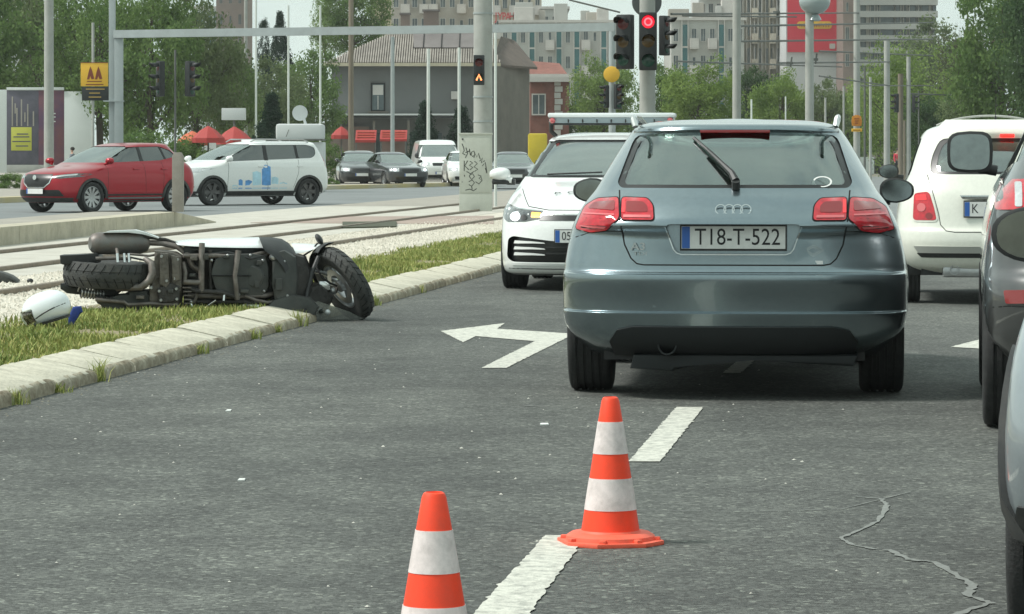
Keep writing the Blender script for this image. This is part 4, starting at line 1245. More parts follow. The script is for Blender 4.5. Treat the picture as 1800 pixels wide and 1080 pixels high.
    for sx in (-1, 1):
        mb = MB(); mb.tube([(sx * 0.55, 1.74, 1.42), (sx * 0.60, 1.74, 1.47), (sx * 0.60, 1.74, 1.545)], 0.022, 8); mb.build('bar_bracket', 'black_plastic', lb)
        mb = MB(); mb.lathe([(0, 0), (0.03, 0), (0.02, 0.03), (0, 0.033)], (sx * 0.575, 1.89, 1.575), (0, 1, 0), n=14); mb.build('bar_lamp', 'lamp_pink', lb)
        for y in (0.80, 3.43): wheel(r, sx * 0.775, y, 0.316, 0.215); liner(r, sx, y, 0.35)
        m_ = mirror(r, sx * 0.87, 2.98, 1.055, w=0.20, h=0.13, body='paint_white', arm=0.0)
        mb = MB(); mb.box((sx * 0.955, 3.03, 0.985), (0.17, 0.09, 0.05), bevel=0.02); mb.tube([(sx * 0.82, 3.03, 0.985), (sx * 0.90, 3.03, 0.985)], 0.03, 8); mb.build('mirror_foot', 'black_plastic', m_)
    mb = MB(); mb.prism([(-0.66, 0.3, 0.16), (0.66, 0.3, 0.16), (0.66, 0.3, 0.30), (-0.66, 0.3, 0.30)], (0, 3.6, 0)); mb.build('underbody', 'dark_trim', r)
    mb = MB(); mb.prism([(-0.6, 4.0, 0.2), (0.6, 4.0, 0.2), (0.6, 4.0, 0.62), (-0.6, 4.0, 0.62)], (0, 0.02, 0)); mb.build('radiator', 'seam', r)
    for x0, x1 in ((0.52, 0.0), (-0.04, -0.52)):
        mb = MB(); P = []
        for t in range(5):
            h_, n_ = cb.hit('front', x0 + (x1 - x0) * t / 4, 1.045 + 0.02 * t / 4); P.append(h_ + n_ * 0.012)
        mb.tube(P, 0.008, 5); mb.build('windscreen_wiper', 'black_plastic', r)
    cabin(r, L, 0.72, 2.62, 1.62, 0.78)
    mb = MB(); mb.box((0, 2.3, 1.30), (0.24, 0.03, 0.06), bevel=0.012); mb.build('rear_view_mirror', 'interior', r)
    place(r, 0, L, 0.715, 30.85, pi - 0.105)
car_police()

# ------------------------------------------------------------------ the small cream-white city car
def car_cream():
    r = thing('city_car', 'rounded cream-white city car from behind with chrome bumper strip', 'car')
    L = 3.546
    rows = [
        (0.26, 0.70, 0.20, 3.3, 0.45, 0.6, 2.8, 2.4), (0.32, 0.775, 0.08, 3.42, 0.48, 0.7, 2.7, 2.3), (0.42, 0.806, 0.02, 3.5, 0.5, 0.75, 2.7, 2.3), (0.52, 0.812, 0.0, 3.54, 0.5, 0.8, 2.7, 2.3),
        (0.60, 0.812, 0.01, 3.54, 0.5, 0.8, 2.7, 2.3), (0.64, 0.812, 0.035, 3.53, 0.5, 0.8, 2.7, 2.3), (0.72, 0.808, 0.05, 3.48, 0.5, 0.8, 2.6, 2.3), (0.82, 0.796, 0.07, 3.34, 0.5, 0.8, 2.6, 2.3), (0.92, 0.775, 0.10, 3.06, 0.5, 0.8, 2.6, 2.3),
        (1.00, 0.740, 0.14, 2.75, 0.5, 0.5, 2.6, 2.5), (1.07, 0.705, 0.18, 2.6, 0.5, 0.4, 2.7, 2.7), (1.20, 0.665, 0.27, 2.4, 0.5, 0.4, 2.8, 2.8), (1.32, 0.625, 0.37, 2.18, 0.5, 0.4, 2.8, 2.8),
        (1.40, 0.590, 0.44, 2.0, 0.5, 0.4, 2.8, 2.8), (1.45, 0.545, 0.50, 1.85, 0.45, 0.4, 2.7, 2.6), (1.485, 0.44, 0.62, 1.65, 0.4, 0.4, 2.5, 2.5), (1.50, 0.28, 0.8, 1.45, 0.3, 0.3, 2.2, 2.2), (1.504, 0.1, 1.0, 1.25, 0.1, 0.1, 2, 2)]
    cb = CarBody(r, rows, L, bar=0.02, nc=14)
    g = rounded([(-0.53, 1.075), (0.53, 1.075), (0.515, 1.22), (0.44, 1.375), (-0.44, 1.375), (-0.515, 1.22)], 0.06)
    cb.cutter('rear', g, (-1, 1.0))
    ws = rounded([(-0.58, 1.05), (0.58, 1.05), (0.47, 1.40), (-0.47, 1.40)], 0.05); cb.cutter('front', ws, (1.9, 3.2))
    sw = rounded([(0.55, 1.07), (2.45, 1.03), (2.05, 1.38), (0.75, 1.38)], 0.09)
    side_glass(cb, sw, posts=[[(1.15, 1.04), (1.23, 1.04), (1.18, 1.4), (1.12, 1.4)]])
    for y in (0.62, 2.92): cb.arch(y, 0.29, 0.32)
    cb.finish('body', 'paint_cream')
    cb.drape('rear_window', 'glass_rear', 'rear', grow(g, 0.01), off=-0.006, thick=0.004, step=0.06)
    cb.drape('window_border', 'dark_trim', 'rear', grow(g, 0.01), hole=rounded([(-0.48, 1.10), (0.48, 1.10), (0.465, 1.22), (0.41, 1.35), (-0.41, 1.35), (-0.465, 1.22)], 0.06), off=-0.0045, thick=0.001, step=0.06)
    cb.drape('windscreen', 'glass_dark', 'front', grow(ws, 0.01), off=-0.008, thick=0.004, step=0.1)
    tl = rounded([(-0.655, 0.915), (-0.535, 0.93), (-0.495, 0.80), (-0.475, 0.695), (-0.665, 0.695)], 0.03)
    bs = cb.drape('taillight', 'lamp_red', 'rear', tl, off=0.010, thick=0.02, step=0.04, mirror=True)
    rim_ = cb.drape('lamp_bezel', 'paint_cream', 'rear', grow(tl, 0.014), off=0.006, thick=0.015, step=0.04, mirror=True)
    for a, b_ in zip(bs, rim_): b_.parent = a
    for b_, sg in zip(bs, (1, -1)):
        cb.drape('lamp_field', 'lamp_bright_red', 'rear', [(sg * x, z) for x, z in rounded([(-0.64, 0.90), (-0.56, 0.905), (-0.55, 0.86), (-0.64, 0.855)], 0.01)], off=0.013, thick=0.005, step=0.04, parent=b_)
        for cx_, cz_, rr_, m_ in ((-0.595, 0.80, 0.035, 'lamp_pink'), (-0.535, 0.73, 0.028, 'lamp_dark_red')):
            cb.drape('lamp_field', m_, 'rear', [(sg * (cx_ + rr_ * cos(a * pi / 6)), cz_ + rr_ * sin(a * pi / 6)) for a in range(12)], off=0.014, thick=0.005, step=0.04, parent=b_)
    cb.line('tailgate_gap', 'seam', 'rear', [(-0.55, 1.07), (-0.50, 0.90), (-0.46, 0.75), (-0.445, 0.66), (-0.40, 0.61), (-0.33, 0.60), (0.33, 0.60), (0.40, 0.61), (0.445, 0.66), (0.46, 0.75), (0.50, 0.90), (0.55, 1.07)], w=0.006)
    mat('trim_silver', (0.42, 0.43, 0.40), 0.35, 0.4)
    cb.drape('bumper_strip', 'trim_silver', 'rear', rounded([(-0.66, 0.485), (0.66, 0.485), (0.66, 0.44), (0.62, 0.43), (-0.62, 0.43)], 0.012), off=0.014, thick=0.02, step=0.05)
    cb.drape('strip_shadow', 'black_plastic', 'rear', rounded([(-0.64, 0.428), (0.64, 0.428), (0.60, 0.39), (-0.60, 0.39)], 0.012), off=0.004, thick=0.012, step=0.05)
    mb = MB(); mb.prism([(-0.29, 0.035, 0.905), (0.29, 0.035, 0.905), (0.27, 0.035, 0.872), (-0.27, 0.035, 0.872)], (0, 0.05, 0), bevel=0.008); mb.build('tailgate_handle', 'chrome', r)
    f = plate(r, 'rear', 0, 0.79, 0.035, '', w=0.50, h=0.12)
    text_obj('plate_characters', 'K', 0.108, facing((-0.165, 0.0325, 0.79), (1, 0, 0), (0, 0, 1)), 'ink', f, sx=0.82, depth=0.0004)
    mb = MB(); mb.prism([(-0.47, 0.30, 1.452), (0.47, 0.30, 1.452), (0.40, 0.42, 1.520), (-0.40, 0.42, 1.520)], (0, 0.02, 0.012), bevel=0.006); mb.build('roof_spoiler', 'paint_cream', r)
    mb = MB(); mb.box((0.11, 0.405, 1.396), (0.12, 0.03, 0.030), bevel=0.006); mb.build('brake_light', 'lamp_lit_red', r)
    mb = MB(); mb.tube([(0.02, 0.62, 1.49), (0.02, 0.60, 1.56)], [0.02, 0.006], 8); mb.tube([(0.02, 0.6, 1.555), (0.02, 0.5, 1.72)], 0.003, 5); mb.build('roof_aerial', 'black_plastic', r)
    mb = MB()
    P = [(-0.46 + 0.92 * t / 12, 1.55, 1.49 + 0.085 * sin(pi * t / 12) ** 0.7) for t in range(13)]
    mb.tube(P, 0.010, 6); mb.build('roof_deflector', 'concrete_pole', r)
    mb = MB(); mb.prism([(-0.60, 0.25, 0.24), (0.60, 0.25, 0.24), (0.60, 0.25, 0.40), (-0.60, 0.25, 0.40)], (0, 3.0, 0)); mb.build('underbody', 'dark_trim', r)
    mb = MB(); mb.lathe([(0.034, 0), (0.042, 0), (0.042, 0.4), (0.034, 0.4)], (-0.33, 0.10, 0.285), (0, 1, 0), n=18, closed=True)
    mb.box((-0.26, 0.22, 0.27), (0.34, 0.2, 0.09), bevel=0.03); mb.build('exhaust_pipe', 'alloy', r)
    for sx in (-1, 1):
        for y in (0.62, 2.92): wheel(r, sx * 0.70, y, 0.29, 0.185); liner(r, sx, y, 0.33, xi=0.40)
        mirror(r, sx * 0.76, 2.32, 1.09, w=0.18, h=0.13, body='black_plastic', arm=0.02)
    cabin(r, L, 0.66, 2.25, 1.35, 0.62)
    place(r, 0, 0, 3.965, 28.0, -0.11)
car_cream()

# ------------------------------------------------------------------ graphite crossover cut by the right edge
def car_suv():
    r = thing('crossover_car', 'dark graphite crossover with big black mirror, cut by right edge of photo', 'car')
    L = 4.38
    rows = [
        (0.26, 0.76, 0.30, 4.1, 0.4, 0.6, 3, 2.4), (0.33, 0.80, 0.14, 4.24, 0.45, 0.7, 3, 2.4), (0.45, 0.885, 0.04, 4.33, 0.5, 0.8, 2.8, 2.4), (0.60, 0.906, 0.0, 4.38, 0.5, 0.8, 2.7, 2.4), (0.68, 0.908, 0.02, 4.38, 0.5, 0.8, 2.7, 2.4),
        (0.74, 0.906, 0.07, 4.37, 0.52, 0.8, 2.7, 2.4), (0.85, 0.898, 0.09, 4.30, 0.52, 0.8, 2.7, 2.4), (0.95, 0.882, 0.09, 4.1, 0.55, 0.8, 2.6, 2.4), (1.03, 0.858, 0.11, 3.8, 0.56, 0.8, 2.6, 2.4), (1.10, 0.825, 0.16, 3.35, 0.58, 0.6, 2.6, 2.5),
        (1.16, 0.790, 0.22, 3.2, 0.6, 0.45, 2.7, 2.7), (1.30, 0.725, 0.36, 2.9, 0.6, 0.4, 2.8, 2.8), (1.45, 0.655, 0.48, 2.5, 0.6, 0.4, 2.9, 2.9), (1.52, 0.61, 0.50, 2.3, 0.6, 0.4, 2.9, 2.8), (1.57, 0.53, 0.62, 2.1, 0.5, 0.4, 2.6, 2.6), (1.60, 0.36, 0.95, 1.9, 0.4, 0.4, 2.2, 2.2), (1.604, 0.1, 1.3, 1.6, 0.1, 0.1, 2, 2)]
    cb = CarBody(r, rows, L, bar=0.015, nc=14, flare=[(0.92, 0.35, 0.37, 0.015)])
    g = rounded([(-0.62, 1.17), (0.62, 1.17), (0.56, 1.47), (-0.56, 1.47)], 0.06); cb.cutter('rear', g, (-1, 1.2))
    ws = rounded([(-0.66, 1.17), (0.66, 1.17), (0.52, 1.48), (-0.52, 1.48)], 0.05); cb.cutter('front', ws, (2.2, 4))
    sw = rounded([(0.62, 1.20), (3.05, 1.12), (2.40, 1.46), (0.9, 1.48)], 0.07); side_glass(cb, sw, posts=[[(1.75, 1.12), (1.85, 1.12), (1.83, 1.48), (1.75, 1.48)]])
    for y in (0.92, 3.55): cb.arch(y, 0.34, 0.375)
    cb.finish('body', 'paint_graphite')
    cb.drape('rear_window', 'glass_dark', 'rear', grow(g, 0.01), off=-0.006, thick=0.004, step=0.08)
    cb.drape('windscreen', 'glass_dark', 'front', grow(ws, 0.01), off=-0.008, thick=0.004, step=0.1)
    tl = rounded([(-0.835, 1.115), (-0.50, 1.125), (-0.44, 1.0), (-0.855, 0.985)], 0.02)
    bs = cb.drape('taillight', 'lamp_red', 'rear', tl, off=0.008, thick=0.02, step=0.04, mirror=True)
    for b_, sg in zip(bs, (1, -1)):
        cb.drape('lamp_field', 'lamp_lit_red', 'rear', [(sg * x, z) for x, z in rounded([(-0.715, 1.105), (-0.60, 1.108), (-0.60, 1.005), (-0.715, 1.005)], 0.02)], off=0.011, thick=0.006, step=0.03, parent=b_)
        cb.drape('lamp_field', 'lamp_clear', 'rear', [(sg * x, z) for x, z in rounded([(-0.765, 1.105), (-0.735, 1.105), (-0.735, 1.0), (-0.765, 1.0)], 0.008)], off=0.011, thick=0.006, step=0.03, parent=b_)
    cb.drape('reflector', 'lamp_dark_red', 'rear', rounded([(-0.82, 0.642), (-0.64, 0.650), (-0.64, 0.595), (-0.81, 0.585)], 0.01), off=0.006, thick=0.015, step=0.04, mirror=True)
    cb.line('bumper_crease', 'seam', 'rear', [(-0.90, 0.56), (-0.80, 0.575), (-0.60, 0.575), (0.60, 0.575), (0.9, 0.56)], w=0.005)
    cb.line('bumper_gap', 'seam', 'rear', [(-0.885, 0.93), (-0.80, 0.955), (-0.5, 0.955)], w=0.006, mirror=True)
    cb.line('tailgate_gap', 'seam', 'rear', [(-0.60, 1.15), (-0.62, 0.95), (-0.55, 0.75), (0.55, 0.75), (0.62, 0.95), (0.60, 1.15)], w=0.006)
    cb.drape('lower_cladding', 'cladding', 'rear', [(-0.72, 0.275), (0.72, 0.275), (0.74, 0.36), (0.62, 0.42), (-0.62, 0.42), (-0.74, 0.36)], off=0.004, thick=0.015, step=0.08)
    plate(r, 'rear', 0, 0.86, 0.05, 'E31-K-407')
    mb = MB(); mb.prism([(-0.66, 0.35, 0.24), (0.66, 0.35, 0.24), (0.66, 0.35, 0.42), (-0.66, 0.35, 0.42)], (0, 3.7, 0)); mb.build('underbody', 'dark_trim', r)
    for sx in (-1, 1):
        for y in (0.92, 3.55): wheel(r, sx * 0.795, y, 0.345, 0.225); liner(r, sx, y, 0.385)
        mirror(r, sx * 0.84, 3.05, 1.245, w=0.235, h=0.215, body='black_plastic', arm=0.0, e=4.0, taper=0.06)
    cabin(r, L, 0.76, 2.75, 1.75, 0.86, zf=0.36)
    place(r, 0, 0, 2.915, 14.45, -0.130)
car_suv()

# ------------------------------------------------------------------ nearest car on the right
def car_near():
    r = thing('silver_hatchback', 'silver-blue hatchback at lower right, mostly out of frame, round black-rimmed mirror', 'car')
    L = 4.0
    rows = [
        (0.24, 0.80, 0.25, 3.8, 0.3, 0.6, 3, 2.4), (0.32, 0.86, 0.12, 3.9, 0.32, 0.7, 3, 2.4), (0.43, 0.885, 0.04, 3.96, 0.34, 0.8, 3, 2.4), (0.55, 0.885, 0.0, 4.0, 0.34, 0.8, 3, 2.4), (0.66, 0.878, 0.01, 4.0, 0.34, 0.8, 3, 2.4), (0.75, 0.866, 0.03, 3.95, 0.34, 0.8, 3, 2.4),
        (0.83, 0.845, 0.06, 3.8, 0.36, 0.8, 3, 2.4), (0.91, 0.815, 0.10, 3.3, 0.38, 0.7, 3, 2.4), (0.97, 0.775, 0.14, 3.0, 0.4, 0.5, 3, 2.6), (1.10, 0.71, 0.26, 2.75, 0.45, 0.4, 3, 2.8), (1.25, 0.65, 0.38, 2.4, 0.45, 0.4, 3, 2.8), (1.38, 0.58, 0.48, 2.1, 0.45, 0.4, 3, 2.8), (1.44, 0.45, 0.7, 1.9, 0.4, 0.4, 2.6, 2.6), (1.46, 0.15, 1.1, 1.5, 0.2, 0.2, 2, 2)]
    cb = CarBody(r, rows, L, bar=0.01, nc=16)
    g = rounded([(-0.58, 1.0), (0.58, 1.0), (0.5, 1.34), (-0.5, 1.34)], 0.06); cb.cutter('rear', g, (-1, 1.2))
    ws = rounded([(-0.62, 1.0), (0.62, 1.0), (0.5, 1.34), (-0.5, 1.34)], 0.05); cb.cutter('front', ws, (1.8, 4))
    sw = rounded([(0.55, 1.02), (2.75, 0.98), (2.2, 1.34), (0.8, 1.35)], 0.07); side_glass(cb, sw, posts=[[(1.5, 0.98), (1.6, 0.98), (1.58, 1.35), (1.5, 1.35)]])
    for y in (0.70, 3.2): cb.arch(y, 0.32, 0.345)
    cb.finish('body', 'paint_silver_blue')
    cb.drape('rear_window', 'glass_dark', 'rear', grow(g, 0.01), off=-0.006, thick=0.004, step=0.08)
    cb.drape('windscreen', 'glass_dark', 'front', grow(ws, 0.01), off=-0.008, thick=0.004, step=0.1)
    cb.drape('lower_cladding', 'cladding', 'rear', [(-0.86, 0.25), (0.86, 0.25), (0.88, 0.36), (0.84, 0.40), (-0.84, 0.40), (-0.88, 0.36)], off=0.008, thick=0.02, step=0.06)
    for sd in ('left', 'right'):
        arc = [(0.70 + 0.43 * cos(pi * k / 14), 0.32 + 0.43 * sin(pi * k / 14)) for k in range(15)]
        inn = [(0.70 + 0.345 * cos(pi * k / 14), 0.32 + 0.345 * sin(pi * k / 14)) for k in range(14, -1, -1)]
        cb.drape('arch_trim', 'cladding', sd, arc + inn, off=0.018, thick=0.03, step=0.06)
    tl = rounded([(-0.815, 0.66), (-0.70, 0.665), (-0.69, 0.595), (-0.80, 0.585)], 0.015)
    cb.drape('rear_reflector', 'lamp_clear', 'rear', tl, off=0.006, thick=0.012, step=0.04, mirror=True)
    cb.drape('taillight', 'lamp_red', 'rear', rounded([(-0.66, 0.93), (-0.45, 0.93), (-0.45, 0.80), (-0.68, 0.80)], 0.02), off=0.006, thick=0.015, step=0.04, mirror=True)
    cb.line('bumper_gap', 'seam', 'rear', [(-0.86, 0.74), (-0.75, 0.72), (0.75, 0.72), (0.86, 0.74)], w=0.005)
    mb = MB(); mb.prism([(-0.66, 0.3, 0.2), (0.66, 0.3, 0.2), (0.66, 0.3, 0.36), (-0.66, 0.3, 0.36)], (0, 3.3, 0)); mb.build('underbody', 'dark_trim', r)
    for sx in (-1, 1):
        for y in (0.70, 3.2): wheel(r, sx * 0.775, y, 0.315, 0.215); liner(r, sx, y, 0.355)
        mirror(r, sx * 0.80, 2.35, 0.990, w=0.23, h=0.172, body='black_plastic', arm=0.0)
    plate(r, 'rear', 0, 0.6, -0.005, '')
    cabin(r, L, 0.72, 2.5, 1.5, 0.7)
    place(r, -0.885, 0.35, 1.172, 8.15, -0.198)
car_near()

# ------------------------------------------------------------------ red crossover and white seven-seater across the junction
def car_red():
    r = thing('red_car', 'metallic red crossover with black wheel-arch cladding turning left beyond the tracks', 'car')
    L = 4.275
    rows = [
        (0.22, 0.78, 0.25, 4.05, 0.4, 0.5, 3, 2.8), (0.32, 0.85, 0.10, 4.20, 0.42, 0.6, 3, 2.7), (0.45, 0.88, 0.02, 4.26, 0.45, 0.65, 3, 2.6), (0.62, 0.882, 0.0, 4.27, 0.45, 0.7, 3, 2.5), (0.75, 0.880, 0.01, 4.24, 0.45, 0.75, 3, 2.5),
        (0.86, 0.870, 0.03, 4.14, 0.45, 0.8, 3, 2.4), (0.93, 0.855, 0.05, 3.92, 0.45, 0.9, 3, 2.4), (0.99, 0.835, 0.08, 3.58, 0.46, 0.9, 3, 2.4), (1.04, 0.805, 0.11, 3.25, 0.48, 0.7, 3, 2.5), (1.08, 0.775, 0.15, 3.08, 0.5, 0.5, 3, 2.7),
        (1.20, 0.715, 0.28, 2.82, 0.55, 0.42, 3, 3), (1.35, 0.645, 0.46, 2.46, 0.55, 0.42, 3, 3), (1.45, 0.595, 0.55, 2.18, 0.55, 0.42, 3, 3), (1.50, 0.54, 0.58, 1.98, 0.5, 0.45, 2.8, 2.8), (1.53, 0.42, 0.8, 1.75, 0.4, 0.4, 2.4, 2.4), (1.537, 0.12, 1.2, 1.5, 0.1, 0.1, 2, 2)]
    cb = CarBody(r, rows, L, bar=0.02, nc=14)
    ws = rounded([(-0.70, 1.095), (0.70, 1.095), (0.54, 1.455), (-0.54, 1.455)], 0.05); cb.cutter('front', ws, (1.7, 3.9))
    g = rounded([(-0.55, 1.15), (0.55, 1.15), (0.5, 1.42), (-0.5, 1.42)], 0.05); cb.cutter('rear', g, (-1, 1.2))
    sw = rounded([(0.62, 1.235), (1.2, 1.14), (2.92, 1.09), (2.28, 1.43), (1.1, 1.455), (0.75, 1.36)], 0.05)
    side_glass(cb, sw, posts=[[(1.72, 1.08), (1.82, 1.08), (1.80, 1.45), (1.72, 1.45)], [(0.98, 1.15), (1.03, 1.15), (1.1, 1.45), (1.05, 1.45)]])
    for y in (0.80, 3.37): cb.arch(y, 0.34, 0.375)
    cb.finish('body', 'paint_red')
    cb.drape('windscreen', 'glass_clear', 'front', grow(ws, 0.01), off=-0.008, thick=0.004, step=0.08)
    cb.drape('rear_window', 'glass_dark', 'rear', grow(g, 0.01), off=-0.008, thick=0.004, step=0.1)
    for sd in ('left', 'right'):
        for yc in (0.80, 3.37):
            arc = [(yc + 0.455 * cos(pi * k / 16), 0.30 + 0.455 * sin(pi * k / 16)) for k in range(17)]
            inn = [(yc + 0.375 * cos(pi * k / 16), 0.33 + 0.375 * sin(pi * k / 16)) for k in range(16, -1, -1)]
            cb.drape('arch_trim', 'cladding', sd, arc + inn, off=0.014, thick=0.03, step=0.07)
        cb.drape('sill_cladding', 'cladding', sd, [(1.20, 0.24), (2.95, 0.24), (2.95, 0.40), (1.20, 0.40)], off=0.008, thick=0.02, step=0.12)
        cb.drape('sill_strip', 'chrome', sd, [(1.25, 0.335), (2.9, 0.335), (2.9, 0.30), (1.25, 0.30)], off=0.016, thick=0.012, step=0.12)
        for yy in (2.05, 1.18): cb.drape('door_handle', 'paint_red', sd, rounded([(yy - 0.10, 0.965), (yy + 0.08, 0.965), (yy + 0.08, 0.935), (yy - 0.10, 0.935)], 0.01), off=0.025, thick=0.02, step=0.06)
        cb.line('door_gap', 'seam', sd, [(1.78, 1.08), (1.76, 0.42)], w=0.008); cb.line('door_gap', 'seam', sd, [(2.90, 1.06), (2.92, 0.45)], w=0.008)
        cb.line('door_gap', 'seam', sd, [(1.18, 1.12), (1.20, 0.75), (1.24, 0.45)], w=0.008)
    hl = rounded([(0.40, 0.80), (0.78, 0.86), (0.87, 0.85), (0.86, 0.78), (0.62, 0.745), (0.42, 0.752)], 0.02)
    for h_ in cb.drape('headlight', 'lamp_smoke', 'front', hl, off=0.005, thick=0.012, step=0.05, mirror=True): pass
    cb.line('headlight_ring', 'chrome', 'front', [(0.43, 0.77), (0.62, 0.80), (0.80, 0.83)], w=0.03, off=0.009, mirror=True)
    gr = rounded([(-0.42, 0.84), (0.42, 0.84), (0.40, 0.66), (0.26, 0.56), (-0.26, 0.56), (-0.40, 0.66)], 0.03)
    cb.drape('grille', 'dark_trim', 'front', gr, off=0.003, thick=0.012, step=0.07)
    cb.line('grille_surround', 'chrome', 'front', [(-0.43, 0.76), (-0.40, 0.65), (-0.26, 0.55), (0.26, 0.55), (0.40, 0.65), (0.43, 0.76)], w=0.022, off=0.010)
    mb = MB(); mb.lathe([(0.0, 0), (0.05, 0), (0.055, 0.01), (0, 0.015)], (0, 4.285, 0.77), (0, 1, 0.1), n=16); mb.build('front_badge', 'chrome', r)
    cb.drape('lower_intake', 'dark_trim', 'front', rounded([(-0.62, 0.50), (0.62, 0.50), (0.70, 0.36), (-0.70, 0.36)], 0.03), off=0.003, thick=0.012, step=0.07)
    cb.drape('front_cladding', 'cladding', 'front', [(-0.84, 0.33), (0.84, 0.33), (0.78, 0.23), (-0.78, 0.23)], off=0.006, thick=0.012, step=0.08)
    plate(r, 'front', 0, 0.47, 4.29, '')
    mb = MB(); mb.prism([(-0.66, 0.3, 0.22), (0.66, 0.3, 0.22), (0.66, 0.3, 0.38), (-0.66, 0.3, 0.38)], (0, 3.6, 0)); mb.build('underbody', 'dark_trim', r)
    for sx in (-1, 1):
        for y in (0.80, 3.37): wheel(r, sx * 0.775, y, 0.335, 0.215, spokes=10, rim='alloy', rr=0.70); liner(r, sx, y, 0.385)
        mirror(r, sx * 0.86, 2.92, 1.13, w=0.20, h=0.15, body='paint_red', arm=0.0)
    cabin(r, L, 0.72, 2.62, 1.62, 0.8)
    p = gnd(162, 373)
    place(r, -0.88, 3.37, -9.15, 74.6, radians(140.5))
car_red()

def car_seven():
    r = thing('white_estate_car', 'tall white estate car with blue skyline graphics on its doors behind the red car', 'car')
    L = 4.547
    rows = [
        (0.24, 0.78, 0.25, 4.3, 0.35, 0.5, 3.2, 2.8), (0.34, 0.85, 0.08, 4.45, 0.38, 0.6, 3.2, 2.7), (0.50, 0.888, 0.0, 4.53, 0.4, 0.6, 3.2, 2.7), (0.70, 0.892, 0.0, 4.547, 0.4, 0.65, 3.2, 2.6), (0.84, 0.890, 0.02, 4.50, 0.4, 0.7, 3.2, 2.6),
        (0.95, 0.882, 0.04, 4.38, 0.4, 0.8, 3.2, 2.5), (1.02, 0.865, 0.05, 4.1, 0.4, 0.85, 3.2, 2.5), (1.08, 0.845, 0.06, 3.75, 0.42, 0.7, 3.2, 2.6), (1.13, 0.82, 0.08, 3.45, 0.42, 0.5, 3.2, 2.8), (1.25, 0.77, 0.13, 3.2, 0.42, 0.42, 3.2, 3),
        (1.42, 0.705, 0.21, 2.82, 0.42, 0.42, 3.2, 3), (1.53, 0.66, 0.27, 2.52, 0.42, 0.42, 3.2, 3), (1.58, 0.60, 0.30, 2.3, 0.42, 0.42, 3, 2.8), (1.61, 0.48, 0.42, 2.1, 0.4, 0.4, 2.6, 2.6), (1.618, 0.15, 0.9, 1.6, 0.1, 0.1, 2, 2)]
    cb = CarBody(r, rows, L, bar=0.015, nc=14)
    ws = rounded([(-0.74, 1.14), (0.74, 1.14), (0.60, 1.535), (-0.60, 1.535)], 0.05); cb.cutter('front', ws, (2.0, 4.2))
    g = rounded([(-0.6, 1.12), (0.6, 1.12), (0.55, 1.50), (-0.55, 1.50)], 0.05); cb.cutter('rear', g, (-1, 0.9))
    sw = rounded([(0.48, 1.28), (0.62, 1.19), (3.28, 1.10), (2.55, 1.515), (0.72, 1.53), (0.46, 1.46)], 0.07)
    side_glass(cb, sw, posts=[[(1.98, 1.1), (2.10, 1.1), (2.06, 1.53), (1.96, 1.53)], [(1.02, 1.12), (1.10, 1.12), (1.10, 1.53), (1.03, 1.53)]])
    for y in (0.78, 3.68): cb.arch(y, 0.34, 0.375)
    cb.finish('body', 'paint_white')
    cb.drape('windscreen', 'glass_clear', 'front', grow(ws, 0.01), off=-0.008, thick=0.004, step=0.08)
    cb.drape('rear_window', 'glass_dark', 'rear', grow(g, 0.01), off=-0.008, thick=0.004, step=0.1)
    for sd in ('left', 'right'):
        for yc in (0.78, 3.68):
            arc = [(yc + 0.45 * cos(pi * k / 16), 0.31 + 0.45 * sin(pi * k / 16)) for k in range(17)]
            inn = [(yc + 0.375 * cos(pi * k / 16), 0.33 + 0.375 * sin(pi * k / 16)) for k in range(16, -1, -1)]
            cb.drape('arch_trim', 'cladding', sd, arc + inn, off=0.014, thick=0.03, step=0.07)
        cb.drape('sill_cladding', 'cladding', sd, [(1.20, 0.25), (3.25, 0.25), (3.25, 0.36), (1.20, 0.36)], off=0.008, thick=0.02, step=0.12)
        for k, (y0, y1, z0, z1, m_) in enumerate([(1.95, 2.22, 0.42, 1.02, 'decal_blue'), (1.72, 1.93, 0.42, 0.72, 'decal_pale'), (2.24, 2.5, 0.42, 0.86, 'decal_pale'), (2.52, 2.72, 0.42, 0.64, 'decal_blue'), (2.80, 2.92, 0.42, 0.66, 'decal_blue'), (1.45, 1.68, 0.42, 0.58, 'decal_pale'), (2.95, 3.1, 0.42, 0.52, 'decal_pale')]):
            cb.drape('door_graphic', m_, sd, [(y0, z0), (y1, z0), (y1, z1 * 0.97), ((y0 + y1) / 2, z1), (y0, z1 * 0.95)], off=0.002, thick=0.003, step=0.1)
        for yy in (2.25, 1.05): cb.drape('door_handle', 'paint_white', sd, rounded([(yy - 0.10, 1.0), (yy + 0.08, 1.0), (yy + 0.08, 0.965), (yy - 0.10, 0.965)], 0.01), off=0.025, thick=0.02, step=0.06)
        cb.line('door_gap', 'seam', sd, [(2.04, 1.1), (2.03, 0.38)], w=0.008); cb.line('door_gap', 'seam', sd, [(3.2, 1.08), (3.25, 0.45)], w=0.008); cb.line('door_gap', 'seam', sd, [(1.06, 1.15), (1.10, 0.8), (1.25, 0.45)], w=0.008)
        cb.drape('taillight', 'lamp_red', sd, [(0.03, 0.98), (0.16, 0.93), (0.24, 1.0), (0.22, 1.3), (0.16, 1.3), (0.12, 1.05)], off=0.008, thick=0.015, step=0.08)
    hl = rounded([(0.42, 0.93), (0.80, 0.95), (0.885, 0.93), (0.86, 0.83), (0.55, 0.80)], 0.02)
    cb.drape('headlight', 'lamp_clear', 'front', hl, off=0.005, thick=0.012, step=0.05, mirror=True)
    cb.drape('grille', 'dark_trim', 'front', rounded([(-0.42, 0.91), (0.42, 0.91), (0.50, 0.80), (-0.50, 0.80)], 0.02), off=0.003, thick=0.012, step=0.07)
    cb.drape('lower_intake', 'dark_trim', 'front', rounded([(-0.80, 0.70), (0.80, 0.70), (0.84, 0.44), (-0.84, 0.44)], 0.05), off=0.003, thick=0.012, step=0.07)
